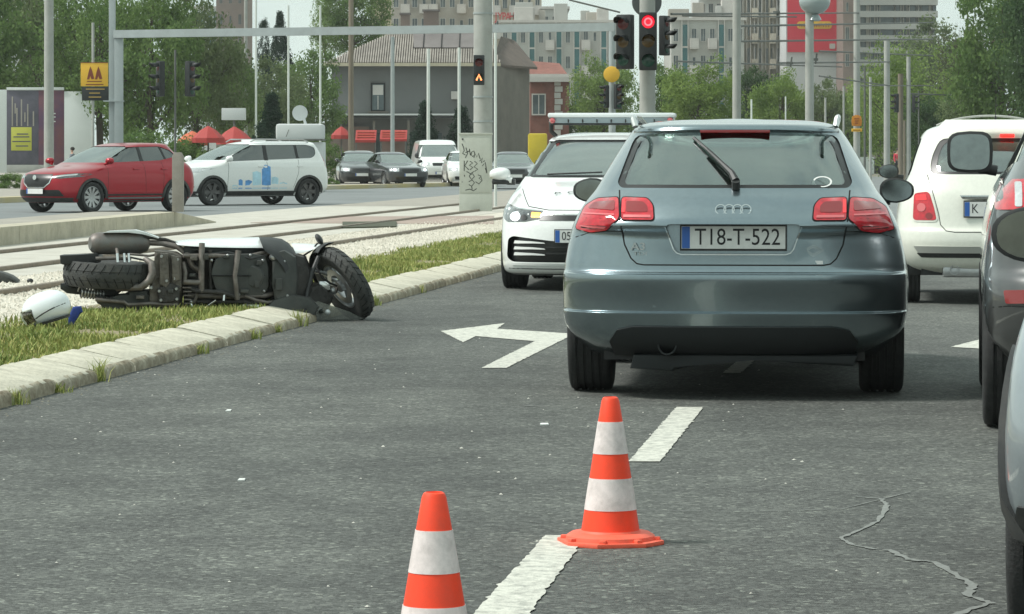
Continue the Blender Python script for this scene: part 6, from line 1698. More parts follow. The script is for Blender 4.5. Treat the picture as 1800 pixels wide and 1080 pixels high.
# ------------------------------------------------------------------ helmet on the grass
def helmet():
    c = at(82, 541, 22.1); z0 = 0.135
    c.z = z0 + 0.096
    r = thing('crash_helmet', 'white full-face crash helmet with black seam lying on the verge behind the scooter', 'helmet', (c.x, c.y, z0))
    base = Vector((c.x, c.y, z0))
    # shell profile in the side plane (x to the left is the face side), as an egg opened at the face
    mb = MB(); n, m = 28, 18
    Rz = Matrix.Rotation(radians(-17), 3, 'Y')
    rows = []
    for i in range(m + 1):
        t = pi * i / m; row = []
        for k in range(n):
            a = 2 * pi * k / n
            x, y, z = sin(t) * cos(a), sin(t) * sin(a), cos(t)
            x = math.copysign(abs(x) ** 0.86, x); z = math.copysign(abs(z) ** 0.86, z)
            X_, Y_, Z_ = x * 0.160, y * 0.125, z * (0.120 if z > 0 else 0.105)
            if z < 0: Z_ = -min(-Z_, 0.078); X_ *= 1.0
            if x < -0.2: X_ *= 1 + 0.05 * (-x - 0.2) * (0.6 - z)
            row.append(Vector((X_, Y_, Z_)))
        rows.append(row)
    vs = []
    for row in rows: vs.append([mb.bm.verts.new(Rz @ p + c) for p in row])
    def hole(p): return p.x < -0.085 and -0.058 < p.z < 0.036
    for i in range(m):
        for k in range(n):
            q = [rows[i][k], rows[i][(k + 1) % n], rows[i + 1][(k + 1) % n], rows[i + 1][k]]
            cen = sum(q, Vector()) / 4
            if hole(cen): continue
            try: mb.bm.faces.new((vs[i][k], vs[i][(k + 1) % n], vs[i + 1][(k + 1) % n], vs[i + 1][k]))
            except ValueError: pass
    bmesh.ops.remove_doubles(mb.bm, verts=mb.bm.verts, dist=1e-4)
    mat('helmet_white', (0.74, 0.79, 0.80), 0.18, coat=1.0)
    sh = mb.build('shell', 'helmet_white', r, off=base, smooth=60)
    mb = MB(); mb.ball(c + Rz @ Vector((0, 0, .012)), (0.142, 0.108, 0.088), 20, 14, q=Rz); mb.build('lining', 'dark_trim', r, off=base)
    mb = MB()
    # visor, swung partly open
    for i in range(9):
        pass
    V = []
    for i in range(5):
        row = []
        for k in range(9):
            az = radians(-62 + 124 * k / 8); el = radians(-26 + 44 * i / 4)
            p = Vector((-0.176 * cos(az) * cos(el), 0.130 * sin(az) * cos(el) * 1.02, 0.122 * sin(el) - 0.004))
            row.append(mb.bm.verts.new(Rz @ p + c))
        V.append(row)
    for a, b in zip(V, V[1:]):
        for k in range(8): mb.bm.faces.new((a[k], a[k + 1], b[k + 1], b[k]))
    glass_mat('visor_glass', (0.55, 0.55, 0.42), 0.15, 0.08)
    mb.build('visor', 'visor_glass', r, off=base, smooth=60)
    def surf(x, z): return Rz @ Vector((x, -0.122 * sqrt(max(0, 1 - (x / 0.158) ** 2 - (z / 0.120) ** 2)) - 0.002, z)) + c
    mb = MB(); mb.tube([surf(-0.115 + 0.25 * t, -0.050 + 0.055 * t ** 1.3 + 0.016 * sin(pi * t)) for t in [k / 14 for k in range(15)]], 0.005, 6)
    mb.build('side_seam', 'dark_trim', r, off=base, smooth=60)
    mb = MB(); mb.lathe([(0, 0), (0.024, 0), (0.028, 0.006), (0, 0.012)], Rz @ Vector((-0.075, -0.108, -0.012)) + c, (0.1, 1, 0), n=14); mb.build('visor_pivot', 'dark_trim', r, off=base)
    mb = MB(); mb.lathe([(0.105, 0), (0.128, 0.0), (0.132, 0.018), (0.105, 0.018)], c + Rz @ Vector((0.004, 0, -0.088)), Rz @ Vector((0, 0, 1)), n=26, closed=True); mb.build('neck_trim', 'black_plastic', r, off=base)
helmet()
p = at(131, 558, 22.4); mb = MB()
mat('blue_cloth', (0.02, 0.045, 0.20), 0.9, var=0.2, scale=30)
mb.prism([Vector((-0.045, 0, 0.0)), Vector((-0.01, 0, 0)), Vector((0.01, 0, 0.06)), Vector((0.05, 0.0, 0.085)), Vector((0.04, 0, 0.125)), Vector((-0.012, 0, 0.12)), Vector((-0.04, 0, 0.06))], (0, 0.05, 0), bevel=0.012)
o = tag(mb.build('blue_glove', 'blue_cloth', smooth=60), 'crumpled dark blue cloth on the grass right beside the white helmet', 'glove'); o.location = (p.x, p.y, 0.115)
# dark bag lying on the ballast at the left edge
p = at(6, 500, 30.3); p.z = 0.10
mb = MB(); mb.prism([Vector((-0.30, 0, 0)), Vector((0.12, 0, 0)), Vector((0.11, 0, 0.025)), Vector((0.055, 0, 0.065)), Vector((0.0, 0, 0.085)), Vector((-0.05, 0, 0.10)), Vector((-0.30, 0, 0.12))], (0, 0.25, 0), bevel=0.02)
o = tag(mb.build('scooter_fairing_piece', 'under_panel', smooth=60), 'dark plastic piece lying on the ballast at the left edge of the photo', 'debris'); o.location = p
p = gnd(53, 497, 0.11); mb = MB(); mb.ball((0, 0, 0.015), (0.03, 0.02, 0.022), 8, 6); o = tag(mb.build('broken_cap', 'black_plastic'), 'small black broken cap on the ballast above the white helmet', 'debris'); o.location = p

# ================================================================== poles, signals, signs
mat('galv', (0.36, 0.40, 0.40), 0.6, 0.2, var=0.08, scale=3, dirt=((0.25, 0.27, 0.26), 2, 0.4))
mat('pole_dark', (0.12, 0.125, 0.115), 0.7, 0.1, var=0.15, scale=3)
mat('pole_white', (0.62, 0.66, 0.62), 0.6, var=0.08, scale=2)
mat('pole_wood', (0.20, 0.17, 0.13), 0.9, var=0.2, scale=3, stretch=(1, 1, .1))
mat('signal_black', (0.018, 0.021, 0.022), 0.55, var=0.2, scale=9)
mat('lens_off_red', (0.10, 0.012, 0.012), 0.2); mat('lens_off_amber', (0.09, 0.05, 0.01), 0.2); mat('lens_off_green', (0.012, 0.06, 0.04), 0.2)
mat('lens_red_on', (0.5, 0.01, 0.02), 0.4, emit=(1.0, 0.015, 0.04), es=1.1)
mat('lens_red_ring', (0.9, 0.1, 0.1), 0.4, emit=(1.0, 0.10, 0.12), es=2.6)
mat('lens_arrow_on', (0.9, 0.3, 0.1), 0.4, emit=(1.0, 0.28, 0.10), es=2.4)
mat('cabinet_grey', (0.47, 0.49, 0.43), 0.6, var=0.05, scale=2, dirt=((0.32, 0.33, 0.28), 2.5, 0.45))
mat('sign_yellow', (0.72, 0.42, 0.04), 0.5, var=0.04, scale=4); mat('sign_brown', (0.20, 0.045, 0.02), 0.6)

def pole(px, Y, r0, ytop, r1=None, m='concrete_pole', name='street_pole', label='', cat='pole', n=16, z0=None, extra=None):
    b = at(px, HY, Y); b.z = z0 if z0 is not None else 0.0
    top = CH - (ytop - HY) / FPX * Y
    mb = MB(); mb.lathe([(0, b.z), (r0, b.z), ((r0 + (r1 or r0)) / 2, (top + b.z) / 2), (r1 or r0, top), (0, top)], (0, 0, 0), n=n)
    sh = mb.build(name, m, smooth=40); sh.location = (b.x, b.y, 0)
    tag(sh, label, cat)
    return sh, top

def signal(x, y0, y1, Y, face, label, lit=None, group=None, nl=3, rz_extra=0.0, chevron=False, back=True, wide=1.0):
    """a signal head whose housing spans rows y0..y1 at depth Y; face = yaw of the lamps (0 = towards the camera)"""
    top = CH - (y0 - HY) / FPX * Y; bot = CH - (y1 - HY) / FPX * Y; H = top - bot
    c = at(x, HY, Y)
    r = thing('traffic_light', label, 'traffic light', (c.x, c.y, bot), face, group)
    w = H / nl * 0.92 * wide; dpt = w * 0.55
    mb = MB(); mb.box((0, 0, H / 2), (w, dpt, H), bevel=w * 0.10); mb.build('housing', 'signal_black', r)
    for k in range(nl):
        z = H - H / nl * (k + 0.5); R = w * 0.36
        nm = ['red', 'amber', 'green'][k if nl == 3 else (0 if k == 0 else 2)]
        mm = {'red': 'lens_off_red', 'amber': 'lens_off_amber', 'green': 'lens_off_green'}[nm]
        if lit == k and not chevron: mm = 'lens_red_on'
        mb = MB(); mb.lathe([(0, 0.012), (R * .7, 0.008), (R, 0), (R, -0.01), (0, -0.01)], (0, -dpt / 2 - 0.006, z), (0, -1, 0), n=20); mb.build('lens', mm, r)
        if lit == k and not chevron:
            mb = MB(); mb.lathe([(R * .42, 0), (R * .66, 0), (R * .66, 0.008), (R * .42, 0.008)], (0, -dpt / 2 - 0.016, z), (0, -1, 0), n=20, closed=True); mb.build('lit_ring', 'lens_red_ring', r)
        if lit == k and chevron:
            mb = MB()
            stroke([(-R * .62, -R * .7), (0, R * .75), (R * .62, -R * .7)], R * .42, (1, 0, 0), (0, 0, 1), (0, -dpt / 2 - 0.020, z), mb=mb); mb.build('lit_arrow', 'lens_arrow_on', r)
        mb = MB(); mb.lathe([(R * 1.10, 0), (R * 1.12, dpt * 0.9), (R * 1.06, dpt * 0.9), (R * 1.04, 0)], (0, -dpt / 2, z), (0, -1, 0), n=18, closed=True, a0=radians(-35), a1=radians(215))
        q = Vector((0, -1, 0)).to_track_quat('Z', 'Y')
        v = mb.build('visor', 'signal_black', r)
        # long top of the hood
        mb = MB(); n_ = 10; ring = [[], []]
        for i in range(n_ + 1):
            a = radians(5) + radians(170) * i / n_
            for j, dd in enumerate((0, dpt * (0.7 + 0.9 * sin(a)))): ring[j].append(Vector((cos(a) * R * 1.12, -dpt / 2 - dd, z + sin(a) * R * 1.12)))
        vv = [[mb.bm.verts.new(p) for p in rg] for rg in ring]
        for i in range(n_): mb.bm.faces.new((vv[0][i], vv[0][i + 1], vv[1][i + 1], vv[1][i]))
        ob = mb.build('hood', 'signal_black', r); md = ob.modifiers.new('t', 'SOLIDIFY'); md.thickness = 0.006
        mb = None
    for o in list(r.children):
        if o.name.startswith('visor'): bpy.data.objects.remove(o)
    return r

def slatpole_sign(): pass
# gantry across the junction
g = thing('signal_gantry', 'grey steel gantry with a long horizontal beam above the junction', 'gantry', (X(208, 84), 84, 0))
gb = Vector((X(208, 84), 84, 0))
def gbx(x0, x1, y0, y1, Y0, Y1, dep, name, m):
    a, b = at(x0, y0, Y0), at(x1, y0 if y1 is None else y0, Y1)
    return None
A0, A1 = at(200, 60, 84), at(1080, 60, 84 * 0.945); A1.z = A0.z
mb = MB(); dd = (A1 - A0); mb.prism([A0 + Vector((0, -0.1, -0.10)), A0 + Vector((0, -0.1, 0.09)), A0 + Vector((0, 0.1, 0.09)), A0 + Vector((0, 0.1, -0.10))], dd, bevel=0.015)
mb.build('beam', 'galv', g, off=gb)
for x, wd, top in ((196, 0.075, -60), (209, 0.17, 60)):
    c = at(x, HY, 84); tz = CH - (top - HY) / FPX * 84
    mb = MB(); mb.box((c.x, 84.15 if wd < .1 else 84.0, tz / 2), (wd * 2 if wd < .1 else wd * 1.2, 0.16, tz), bevel=0.01); mb.build('upright', 'galv', g, off=gb)
for x in (200,):
    c = at(x, 178, 84); mb = MB(); mb.box((c.x, 84, c.z), (0.5, 0.2, 0.03)); mb.build('bracket', 'galv', g, off=gb)

pole(849, 73.5, 0.205, -60, 0.20, label='thick pale concrete pole right behind the graffiti cabinet', name='concrete_pole', n=20)
for k, yb in enumerate((25, 172, 215)):
    p = at(849, yb, 73.5); mb = MB(); mb.lathe([(0.207, 0), (0.216, 0), (0.216, 0.03), (0.207, 0.03)], (0, 0, 0), n=20, closed=True)
    o = mb.build('pole_band', 'galv'); o.parent = bpy.data.objects['concrete_pole']; o.location = (0, 0, p.z)
signal(842, 97, 150, 72.9, 0.0, 'two-lamp black signal with lit orange chevron on the thick concrete pole', lit=1, nl=2, chevron=True, wide=0.80)

pole(1138, 57, 0.135, -60, 0.13, label='grey concrete pole carrying the red-lit signal cluster', name='signal_pole', n=18)
signal(1099, 26, 122, 56.7, radians(-28), 'left head of the signal cluster, faintly glowing red on top', lit=None, group='signal heads of the red-lit cluster')
signal(1139, 22, 124, 56.5, 0.0, 'middle head of the signal cluster with bright red lamp lit', lit=0, group='signal heads of the red-lit cluster')
signal(1168, 28, 98, 56.9, radians(58), 'right head of the signal cluster turned sideways, hoods in profile', group='signal heads of the red-lit cluster')
# faint red in the left head
p = at(1137, 4, 57.2); mb = MB(); mb.lathe([(0, 0), (0.24, 0), (0.25, 0.01), (0.24, 0.02), (0, 0.02)], (0, 0, 0), (0, 1, 0), n=32)
mat('sign_back', (0.10, 0.11, 0.11), 0.5, 0.3)
o = tag(mb.build('round_sign', 'sign_back'), 'back of a round road sign at the top edge above the red signal', 'road sign'); o.location = (p.x, p.y, p.z)
# yellow disc sign and small signal
Y_ = 84
sh, _ = pole(1076, Y_, 0.09, 40, 0.08, m='galv', label='slim grey pole with yellow disc left of the red signal', name='sign_pole')
p = at(1075, 131, Y_ - 0.15); mb = MB(); mb.lathe([(0, 0), (0.19, 0), (0.20, 0.006), (0.19, 0.012), (0, 0.012)], (0, 0, 0), (0, -1, 0), n=32)
o = tag(mb.build('yellow_disc_sign', 'sign_yellow'), 'plain yellow round disc sign below the signal cluster', 'road sign'); o.location = (p.x, p.y - 0.02, p.z)
signal(1086, 148, 192, Y_ - 0.3, radians(35), 'small dark signal right below the yellow disc, facing slightly right', nl=3, group='small dark signals below the yellow disc')
signal(1066, 150, 190, Y_ - 0.2, radians(-70), 'small dark signal below the yellow disc turned to the left', nl=3, group='small dark signals below the yellow disc')

# pair of dark signals on the left
pole(308, 88, 0.030, 88, 0.028, m='pole_dark', label='thin dark pole between the two dark signals behind the red car', name='thin_signal_pole', n=8)
signal(282, 108, 170, 88, radians(-62), 'dark unlit signal left of the thin pole above the red car', group='pair of dark signals above the red car')
signal(334, 108, 170, 88, radians(62), 'dark unlit signal right of the thin pole above the red car', group='pair of dark signals above the red car')
# far signals on the right
pole(1583, 150, 0.12, 130, 0.12, m='pole_wood', label='brownish far signal mast beside the tram line at right', name='far_signal_mast')
pole(1597, 150, 0.11, 100, 0.09, m='concrete_pole', label='light far mast just right of the far signal pair', name='far_mast')
signal(1576, 165, 198, 149, radians(-75), 'far dark signal turned left between the poles at right', group='pair of far signals at right')
signal(1606, 167, 198, 149, radians(75), 'far dark signal turned right between the poles at right', group='pair of far signals at right')

# the graffiti cabinet
Yc = 71.6
def cabinet():
    b = gnd(836, 379, 0.02)
    r = thing('control_cabinet', 'tall pale grey street cabinet with black graffiti tag beside the tracks', 'cabinet', (b.x, b.y, 0))
    s = FPX / b.y; w = 57 / s; H = 146 / s
    mb = MB(); mb.box((0, 0.2, H * 0.63), (w, 0.4, H * 0.72), bevel=0.008); mb.build('housing', 'cabinet_grey', r)
    mb = MB(); mb.box((0, 0.2, H * 0.995), (w + 0.04, 0.44, 0.035), bevel=0.006); mb.build('lid', 'cabinet_grey', r)
    mb = MB(); mb.box((0, 0.2, H * 0.135), (w + 0.01, 0.41, H * 0.268), bevel=0.006); mb.build('plinth', 'cabinet_grey', r)
    mb = MB(); mb.box((0, -0.003, H * 0.62), (w * 0.90, 0.012, H * 0.66), bevel=0.003); mb.build('door', 'cabinet_grey', r)
    mb = MB(); mb.box((-w * 0.40, -0.014, H * 0.93), (0.03, 0.012, 0.03)); mb.build('lock', 'dark_trim', r)
    mat('spray_paint', (0.03, 0.035, 0.03), 0.7)
    # tag: letters run down the door at a slant, then a second column
    def px(x, y): return ((x - 836) / s, (379 - y) / s)
    strokes = [
        [(812, 251), (815, 258), (816, 264), (813, 268), (818, 271)],
        [(819, 258), (822, 268), (818, 276)], [(818, 267), (825, 264)], [(825, 260), (827, 272)],
        [(829, 266), (833, 264), (835, 270), (831, 274), (828, 270), (829, 266)], [(833, 276), (835, 268), (838, 275), (841, 268), (844, 278)],
        [(843, 282), (848, 276), (846, 285), (852, 281)], [(848, 290), (853, 284), (855, 296), (856, 303), (853, 294)],
        [(816, 281), (816, 299)], [(822, 281), (817, 290), (824, 297)], [(826, 282), (831, 285), (825, 289), (831, 293), (826, 297)],
        [(834, 282), (839, 286), (833, 292), (840, 296), (834, 300)], [(820, 300), (827, 304), (833, 300)],
        [(826, 306), (831, 304), (834, 309), (829, 314), (825, 309), (826, 306)], [(840, 306), (846, 308), (842, 312), (848, 316), (845, 309)], [(836, 318), (842, 322), (847, 316)],
        [(824, 318), (830, 315), (834, 320), (829, 326), (824, 323)], [(818, 333), (826, 331), (832, 334), (838, 330)], [(829, 326), (830, 332)], [(816, 306), (817, 309)], [(812, 318), (813, 319)]]
    for st in strokes:
        o = stroke([px(x, y) for x, y in st], 0.017, (1, 0, 0), (0, 0, 1), (0, -0.010, 0), depth=0.0016).build('graffiti_stroke', 'spray_paint', r)
cabinet()

# bus-stop sign in yellow and black
def stop_sign():
    Y = 96; c = at(166, HY, Y)
    r = thing('bus_stop_sign', 'yellow stop sign with two brown peaks above a black timetable board', 'sign', (c.x, Y, 0))
    s = FPX / Y
    def q(x0, y0, x1, y1, m, name, d0=0.0, th=0.03, par=None):
        a, b = at(x0, y0, Y), at(x1, y1, Y); mb = MB(); mb.box(((a.x + b.x) / 2 - c.x, d0, (a.z + b.z) / 2), (abs(b.x - a.x), th, abs(a.z - b.z)), bevel=0.004); return mb.build(name, m, par or r)
    yb = q(142, 110, 190, 152, 'sign_yellow', 'yellow_board')
    bb = q(144, 153, 191, 177, 'signal_black', 'timetable_board')
    q(142, 110, 190, 111, 'sign_brown', 'board_rim', -0.02, 0.01, yb)
    for x0 in (153, 167):
        pts = [(x0, 140), (x0 + 3, 126), (x0 + 6, 117), (x0 + 9, 124), (x0 + 13, 139), (x0 + 8, 140), (x0 + 6, 134), (x0 + 4, 140)]
        P = [Vector(((at(x, y, Y)).x - c.x, -0.017, at(x, y, Y).z)) for x, y in pts]
        mb = MB(); mb.prism(P, (0, -0.004, 0)); mb.build('peak_emblem', 'sign_brown', yb)
    mat('sign_text_tan', (0.45, 0.30, 0.08), 0.6)
    for x0, x1, y in ((153, 179, 143.5), (151, 182, 149)): q(x0, y - 0.8, x1, y + 0.8, 'sign_brown', 'text_line', -0.019, 0.004, yb)
    for x0, x1, y in ((151, 184, 157), (157, 176, 164), (156, 178, 171)): q(x0, y - 0.9, x1, y + 0.9, 'sign_text_tan', 'text_line', -0.019, 0.004, bb)
    mb = MB(); a = at(163, 40, Y); mb.tube([(at(163, HY, Y).x - c.x, 0.06, 0), (at(163, HY, Y).x - c.x, 0.06, a.z)], 0.04, 8); mb.build('post', 'concrete_pole', r)
stop_sign()

# slim poles
PL = [ # px, Y, radius, top row, material, name, label
 (86, 100, 0.15, -60, 'concrete_pole', 'lamp_post', 'thick pinkish concrete pole at far left in front of the billboard'),
 (450, 150, 0.05, -40, 'pole_white', 'flag_pole', 'white flagpole leftmost of three before the green trees'),
 (507, 150, 0.05, 10, 'pole_white', 'flag_pole', 'white flagpole in the middle of three, beside the white kiosk'),
 (563, 150, 0.05, 10, 'pole_white', 'flag_pole', 'white flagpole rightmost of three, left of the grey house'),
 (432, 170, 0.09, -40, 'concrete_pole', 'slender_pole', 'slender grey pole at the right edge of the brown tower'),
 (617, 160, 0.13, -60, 'pole_wood', 'wooden_pole', 'dark wooden pole before the left wall of the grey house'),
 (690, 160, 0.10, 65, 'galv', 'steel_pole', 'blue-grey steel pole before the middle of the grey house'),
 (753, 170, 0.09, 86, 'pole_white', 'white_post', 'peeling white post before the grey house, left of two'),
 (807, 170, 0.08, 84, 'pole_white', 'white_post', 'peeling white post before the grey house, right of two'),
 (871, 80, 0.035, 58, 'pole_white', 'thin_mast', 'thin white mast directly right of the thick concrete pole'),
 (1295, 62, 0.082, -60, 'concrete_pole', 'tram_pole', 'pale tram mast above the roof of the grey-blue hatchback'),
 (1423, 78, 0.105, -60, 'concrete_pole', 'tram_pole', 'tram mast in front of the red poster with round lamp on top'),
 (1506, 110, 0.11, -60, 'concrete_pole', 'tram_pole', 'tram mast carrying the two small orange signs'),
 (1530, 140, 0.06, 136, 'concrete_pole', 'slim_mast', 'slim light mast between the two taller tram masts at right'),
 (1559, 115, 0.11, 72, 'concrete_pole', 'tram_pole', 'tram mast nearest the far signals, tall and plain'),
 (1321, 140, 0.04, 175, 'pole_white', 'thin_mast', 'short thin white mast right of the first tram mast'),
 (1381, 170, 0.04, 170, 'pole_white', 'thin_mast', 'thin white mast left of the poster mast'),
 (1451, 150, 0.05, 172, 'concrete_pole', 'thin_mast', 'thin grey mast right of the poster mast'),
 (1483, 170, 0.055, 152, 'concrete_pole', 'thin_mast', 'thin grey mast left of the mast with orange signs'),
 (1520, 150, 0.05, 118, 'pole_dark', 'dark_mast', 'thin dark mast close to the orange signs'),
 (1615, 160, 0.04, 160, 'pole_dark', 'dark_mast', 'thin dark mast behind the cream city car'),
 (1590, 130, 0.045, 212, 'pole_wood', 'wooden_stake', 'short brownish stake below the far signals'),
]
for px_, Y_, r_, yt, m_, nm, lb in PL:
    pole(px_, Y_, r_, yt, r_ * 0.9, m=m_, name=nm, label=lb, n=12)
# small orange signs on a tram mast
p = at(1506, 213, 109.7); mb = MB(); mb.prism([Vector((a, 0, b)) for a, b in ((-0.15, -0.16), (0.15, -0.16), (0.17, 0), (0.14, 0.15), (0.05, 0.19), (-0.05, 0.19), (-0.14, 0.15), (-0.17, 0))], (0, 0.03, 0), bevel=0.005)
mat('sign_orange', (0.60, 0.24, 0.02), 0.5, col2=(0.45, 0.15, 0.02), scale=9)
o = tag(mb.build('orange_sign', 'sign_orange'), 'small rounded orange sign, upper of two on a tram mast', 'sign'); o.location = p
for k, zz in enumerate((0.07, 0.0, -0.07)):
    mb = MB(); mb.box((0, -0.004, zz), (0.16 - k * .03, 0.006, 0.025)); ob = mb.build('sign_marking', 'sign_brown', o)
p = at(1506, 229, 109.7); mb = MB(); mb.box((0, 0, 0), (0.34, 0.03, 0.10), bevel=0.01); o2 = tag(mb.build('orange_sign', 'sign_yellow'), 'narrow amber plate, lower of two on a tram mast', 'sign'); o2.location = p
mb = MB(); mb.box((0, -0.018, 0), (0.24, 0.006, 0.022)); mb.build('sign_marking', 'sign_brown', o2)
# round lamp at the top of the poster mast
p = at(1432, 3, 78); mb = MB(); mb.ball((0, 0, 0), (0.36, 0.36, 0.30), 20, 12); mb.lathe([(0.1, -.3), (0.16, -.42), (0.1, -.45), (0, -.45)], (0, 0, 0), n=12)
mat('lamp_glass_grey', (0.28, 0.33, 0.33), 0.25, coat=0.6)
o = tag(mb.build('globe_lamp', 'lamp_glass_grey'), 'grey globe street lamp cut by the top edge over the red poster', 'street lamp'); o.location = p
# overhead wires
def wire(a, b, label, r=0.02, sag=0.0, name='overhead_wire'):
    A, B_ = at(*a), at(*b); mb = MB(); mb.tube([A + (B_ - A) * t + Vector((0, 0, -sag * 4 * t * (1 - t))) for t in [k / 10 for k in range(11)]], r, 5)
    return tag(mb.build(name, 'pole_dark', smooth=60, off=A), label, 'wire', 'overhead wires at right')
ws_ = [((1180, 25, 57), (1510, 23, 110), 'highest overhead wire crossing the red poster', 0.014), ((1200, 28, 62), (1400, 30, 78), 'second overhead wire just above the green street trees', 0.012),
       ((1300, 73, 70), (1640, 69, 115), 'overhead wire through the lower half of the red poster', 0.016), ((1370, 111, 78), (1565, 109, 115), 'overhead wire below the red poster', 0.016),
       ((1440, 134, 90), (1565, 151, 115), 'short overhead wire near the orange signs', 0.014), ((1000, 0, 57), (1090, 22, 57), 'short wire running down to the signal cluster', 0.010),
       ((1506, 151, 110), (1640, 151, 150), 'low overhead wire beside the far signals', 0.014)]
ws_ += [((1190, 108, 80), (1480, 118, 120), 'faint wire passing the tree tops between the tram masts', 0.016), ((1440, 90, 100), (1640, 98, 150), 'faint wire in front of the banded tower', 0.018), ((1300, 46, 66), (1640, 40, 130), 'wire across the middle of the red poster', 0.016), ((1600, 165, 150), (1800, 172, 190), 'faint wire over the right trees', 0.022)]
ws_ = [(a, b, lb, rr * 1.5) for a, b, lb, rr in ws_]
for a, b, lb, rr_ in ws_:
    o = wire(a, b, lb, rr_); A = at(*a); o.location = A
for (x, y, Y, lb) in ((1365, 22, 78, 'dark insulator on the wire above the red poster'), (1388, 111, 78, 'dark wire fitting left of the poster mast'), (1432, 105, 78, 'dark box on the poster mast')):
    p = at(x, y, Y); mb = MB(); mb.box((0, 0, 0), (0.16, 0.05, 0.06), bevel=0.01); mb.tube([(0.02, 0, -0.1), (0.05, 0, 0.14)], 0.02, 6)
    o = tag(mb.build('wire_fitting', 'pole_dark'), lb, 'fitting'); o.location = p
# ================================================================== trees and shrubs
leaf_mat('leaf_mid', (0.070, 0.128, 0.040), (0.200, 0.285, 0.100))
leaf_mat('leaf_dark', (0.042, 0.080, 0.036), (0.115, 0.175, 0.075))
leaf_mat('leaf_spring', (0.110, 0.180, 0.045), (0.265, 0.350, 0.110))
leaf_mat('leaf_dull', (0.085, 0.118, 0.055), (0.200, 0.250, 0.120))
leaf_mat('leaf_conifer', (0.016, 0.034, 0.024), (0.045, 0.075, 0.048))
leaf_mat('twig_brown', (0.055, 0.048, 0.036), (0.130, 0.115, 0.085))
mat('bark', (0.075, 0.062, 0.048), 0.95, var=0.3, scale=5, bump=0.5, bscale=12, stretch=(1, 1, .3))

def crown_mesh(name, mname, seed, n=20000, clumps=110, leaf=0.0235, shape='round', fill=0.30):
    r = random.Random(seed); vs, fs = [], []
    C = []
    while len(C) < clumps:
        p = Vector((r.uniform(-1, 1), r.uniform(-1, 1), r.uniform(-1, 1)))
        l = p.length
        if l > 1 or l < 0.30: continue
        if shape == 'round':
            lim = 0.80 + 0.32 * noise.noise(p.normalized() * 2.1 + Vector((seed, 0, 0)))
            if l > lim: continue
            q = Vector((p.x, p.y, p.z * 0.92))
        elif shape == 'cone':
            z = r.random() ** 1.35; a = r.uniform(0, 2 * pi); rr = (1 - z) * r.uniform(.45, 1.0) * 0.95 + 0.02
            q = Vector((cos(a) * rr, sin(a) * rr, z * 2 - 1))
        elif shape == 'column':
            z = r.random(); a = r.uniform(0, 2 * pi); rr = sqrt(max(0, 1 - abs(z * 2 - 1) ** 3)) * r.uniform(.3, .9)
            q = Vector((cos(a) * rr, sin(a) * rr, z * 2 - 1))
        else:
            q = Vector((p.x, p.y, p.z))
        C.append((q, r.uniform(.12, .27) * (0.8 if shape == 'cone' else 1)))
    for k in range(n):
        c, s = r.choice(C)
        d = Vector((r.gauss(0, 1), r.gauss(0, 1), r.gauss(0, .8)))
        d = d.normalized() * s * (r.random() ** 0.45)
        p = c + d
        if shape == 'droop': p.z -= abs(r.gauss(0, .16))
        a, b = Vector((r.gauss(0, 1), r.gauss(0, 1), r.gauss(0, 1))).normalized(), Vector((r.gauss(0, 1), r.gauss(0, 1), r.gauss(0, 1)))
        b = (b - a * b.dot(a)).normalized(); L = leaf * r.uniform(.6, 1.5)
        i = len(vs); w = L * 0.55
        vs += [p - a * L, p + b * w, p + a * L, p - b * w]; fs.append((i, i + 1, i + 2, i + 3))
    me = bpy.data.meshes.new(name); me.from_pydata([tuple(v) for v in vs], [], fs); me.materials.append(M[mname]); me.update()
    return me, C

def twig_mesh(name, seed, n=2600):
    r = random.Random(seed); vs, fs = [], []
    def br(p, d, L, w, lev):
        q = p + d * L; s = d.cross(Vector((r.gauss(0, 1), r.gauss(0, 1), r.gauss(0, 1)))).normalized() * w; t = d.cross(s).normalized() * w
        i = len(vs); vs.extend([p - s, p + s, q + s * .6, q - s * .6, p - t, p + t, q + t * .6, q - t * .6]); fs.append((i, i + 1, i + 2, i + 3)); fs.append((i + 4, i + 5, i + 6, i + 7))
        if lev == 0: return
        for _ in range(r.choice((2, 3, 3, 4))):
            d2 = (d + Vector((r.gauss(0, .45), r.gauss(0, .45), r.gauss(0.08, .35)))).normalized()
            br(p + d * L * r.uniform(.45, 1), d2, L * r.uniform(.55, .8), w * .6, lev - 1)
    for k in range(7):
        a = 2 * pi * k / 7; br(Vector((0, 0, -1)), Vector((cos(a) * .35, sin(a) * .35, 1)).normalized(), .55, .016, 6)
    me = bpy.data.meshes.new(name); me.from_pydata([tuple(v) for v in vs], [], fs); me.materials.append(M['twig_brown']); return me

def limbs_mesh(C, seed, tr=0.055, zb=-1.35):
    """trunk and limbs in crown units; zb = foot"""
    r = random.Random(seed); mb = MB()
    mb.tube([(0, 0, zb), (0.01, 0, zb + .35), (-.01, .01, -0.55), (0.02, 0, 0.1), (0, 0, 0.55)], [tr * 1.3, tr, tr * .85, tr * .5, tr * .15], 8)
    t = mb
    br = MB()
    for c, s in C[:26]:
        z0 = r.uniform(-.75, .2); p0 = Vector((0, 0, z0)); m = (p0 + c) / 2 + Vector((0, 0, -.06))
        br.tube([p0, m, c], [tr * .38, tr * .22, tr * .07], 5, cap=False)
    a = t.build('trunk', 'bark', None, smooth=60); b = br.build('branches', 'bark', None, smooth=60)
    ma, mb_ = a.data, b.data; bpy.data.objects.remove(a); bpy.data.objects.remove(b)
    return ma, mb_

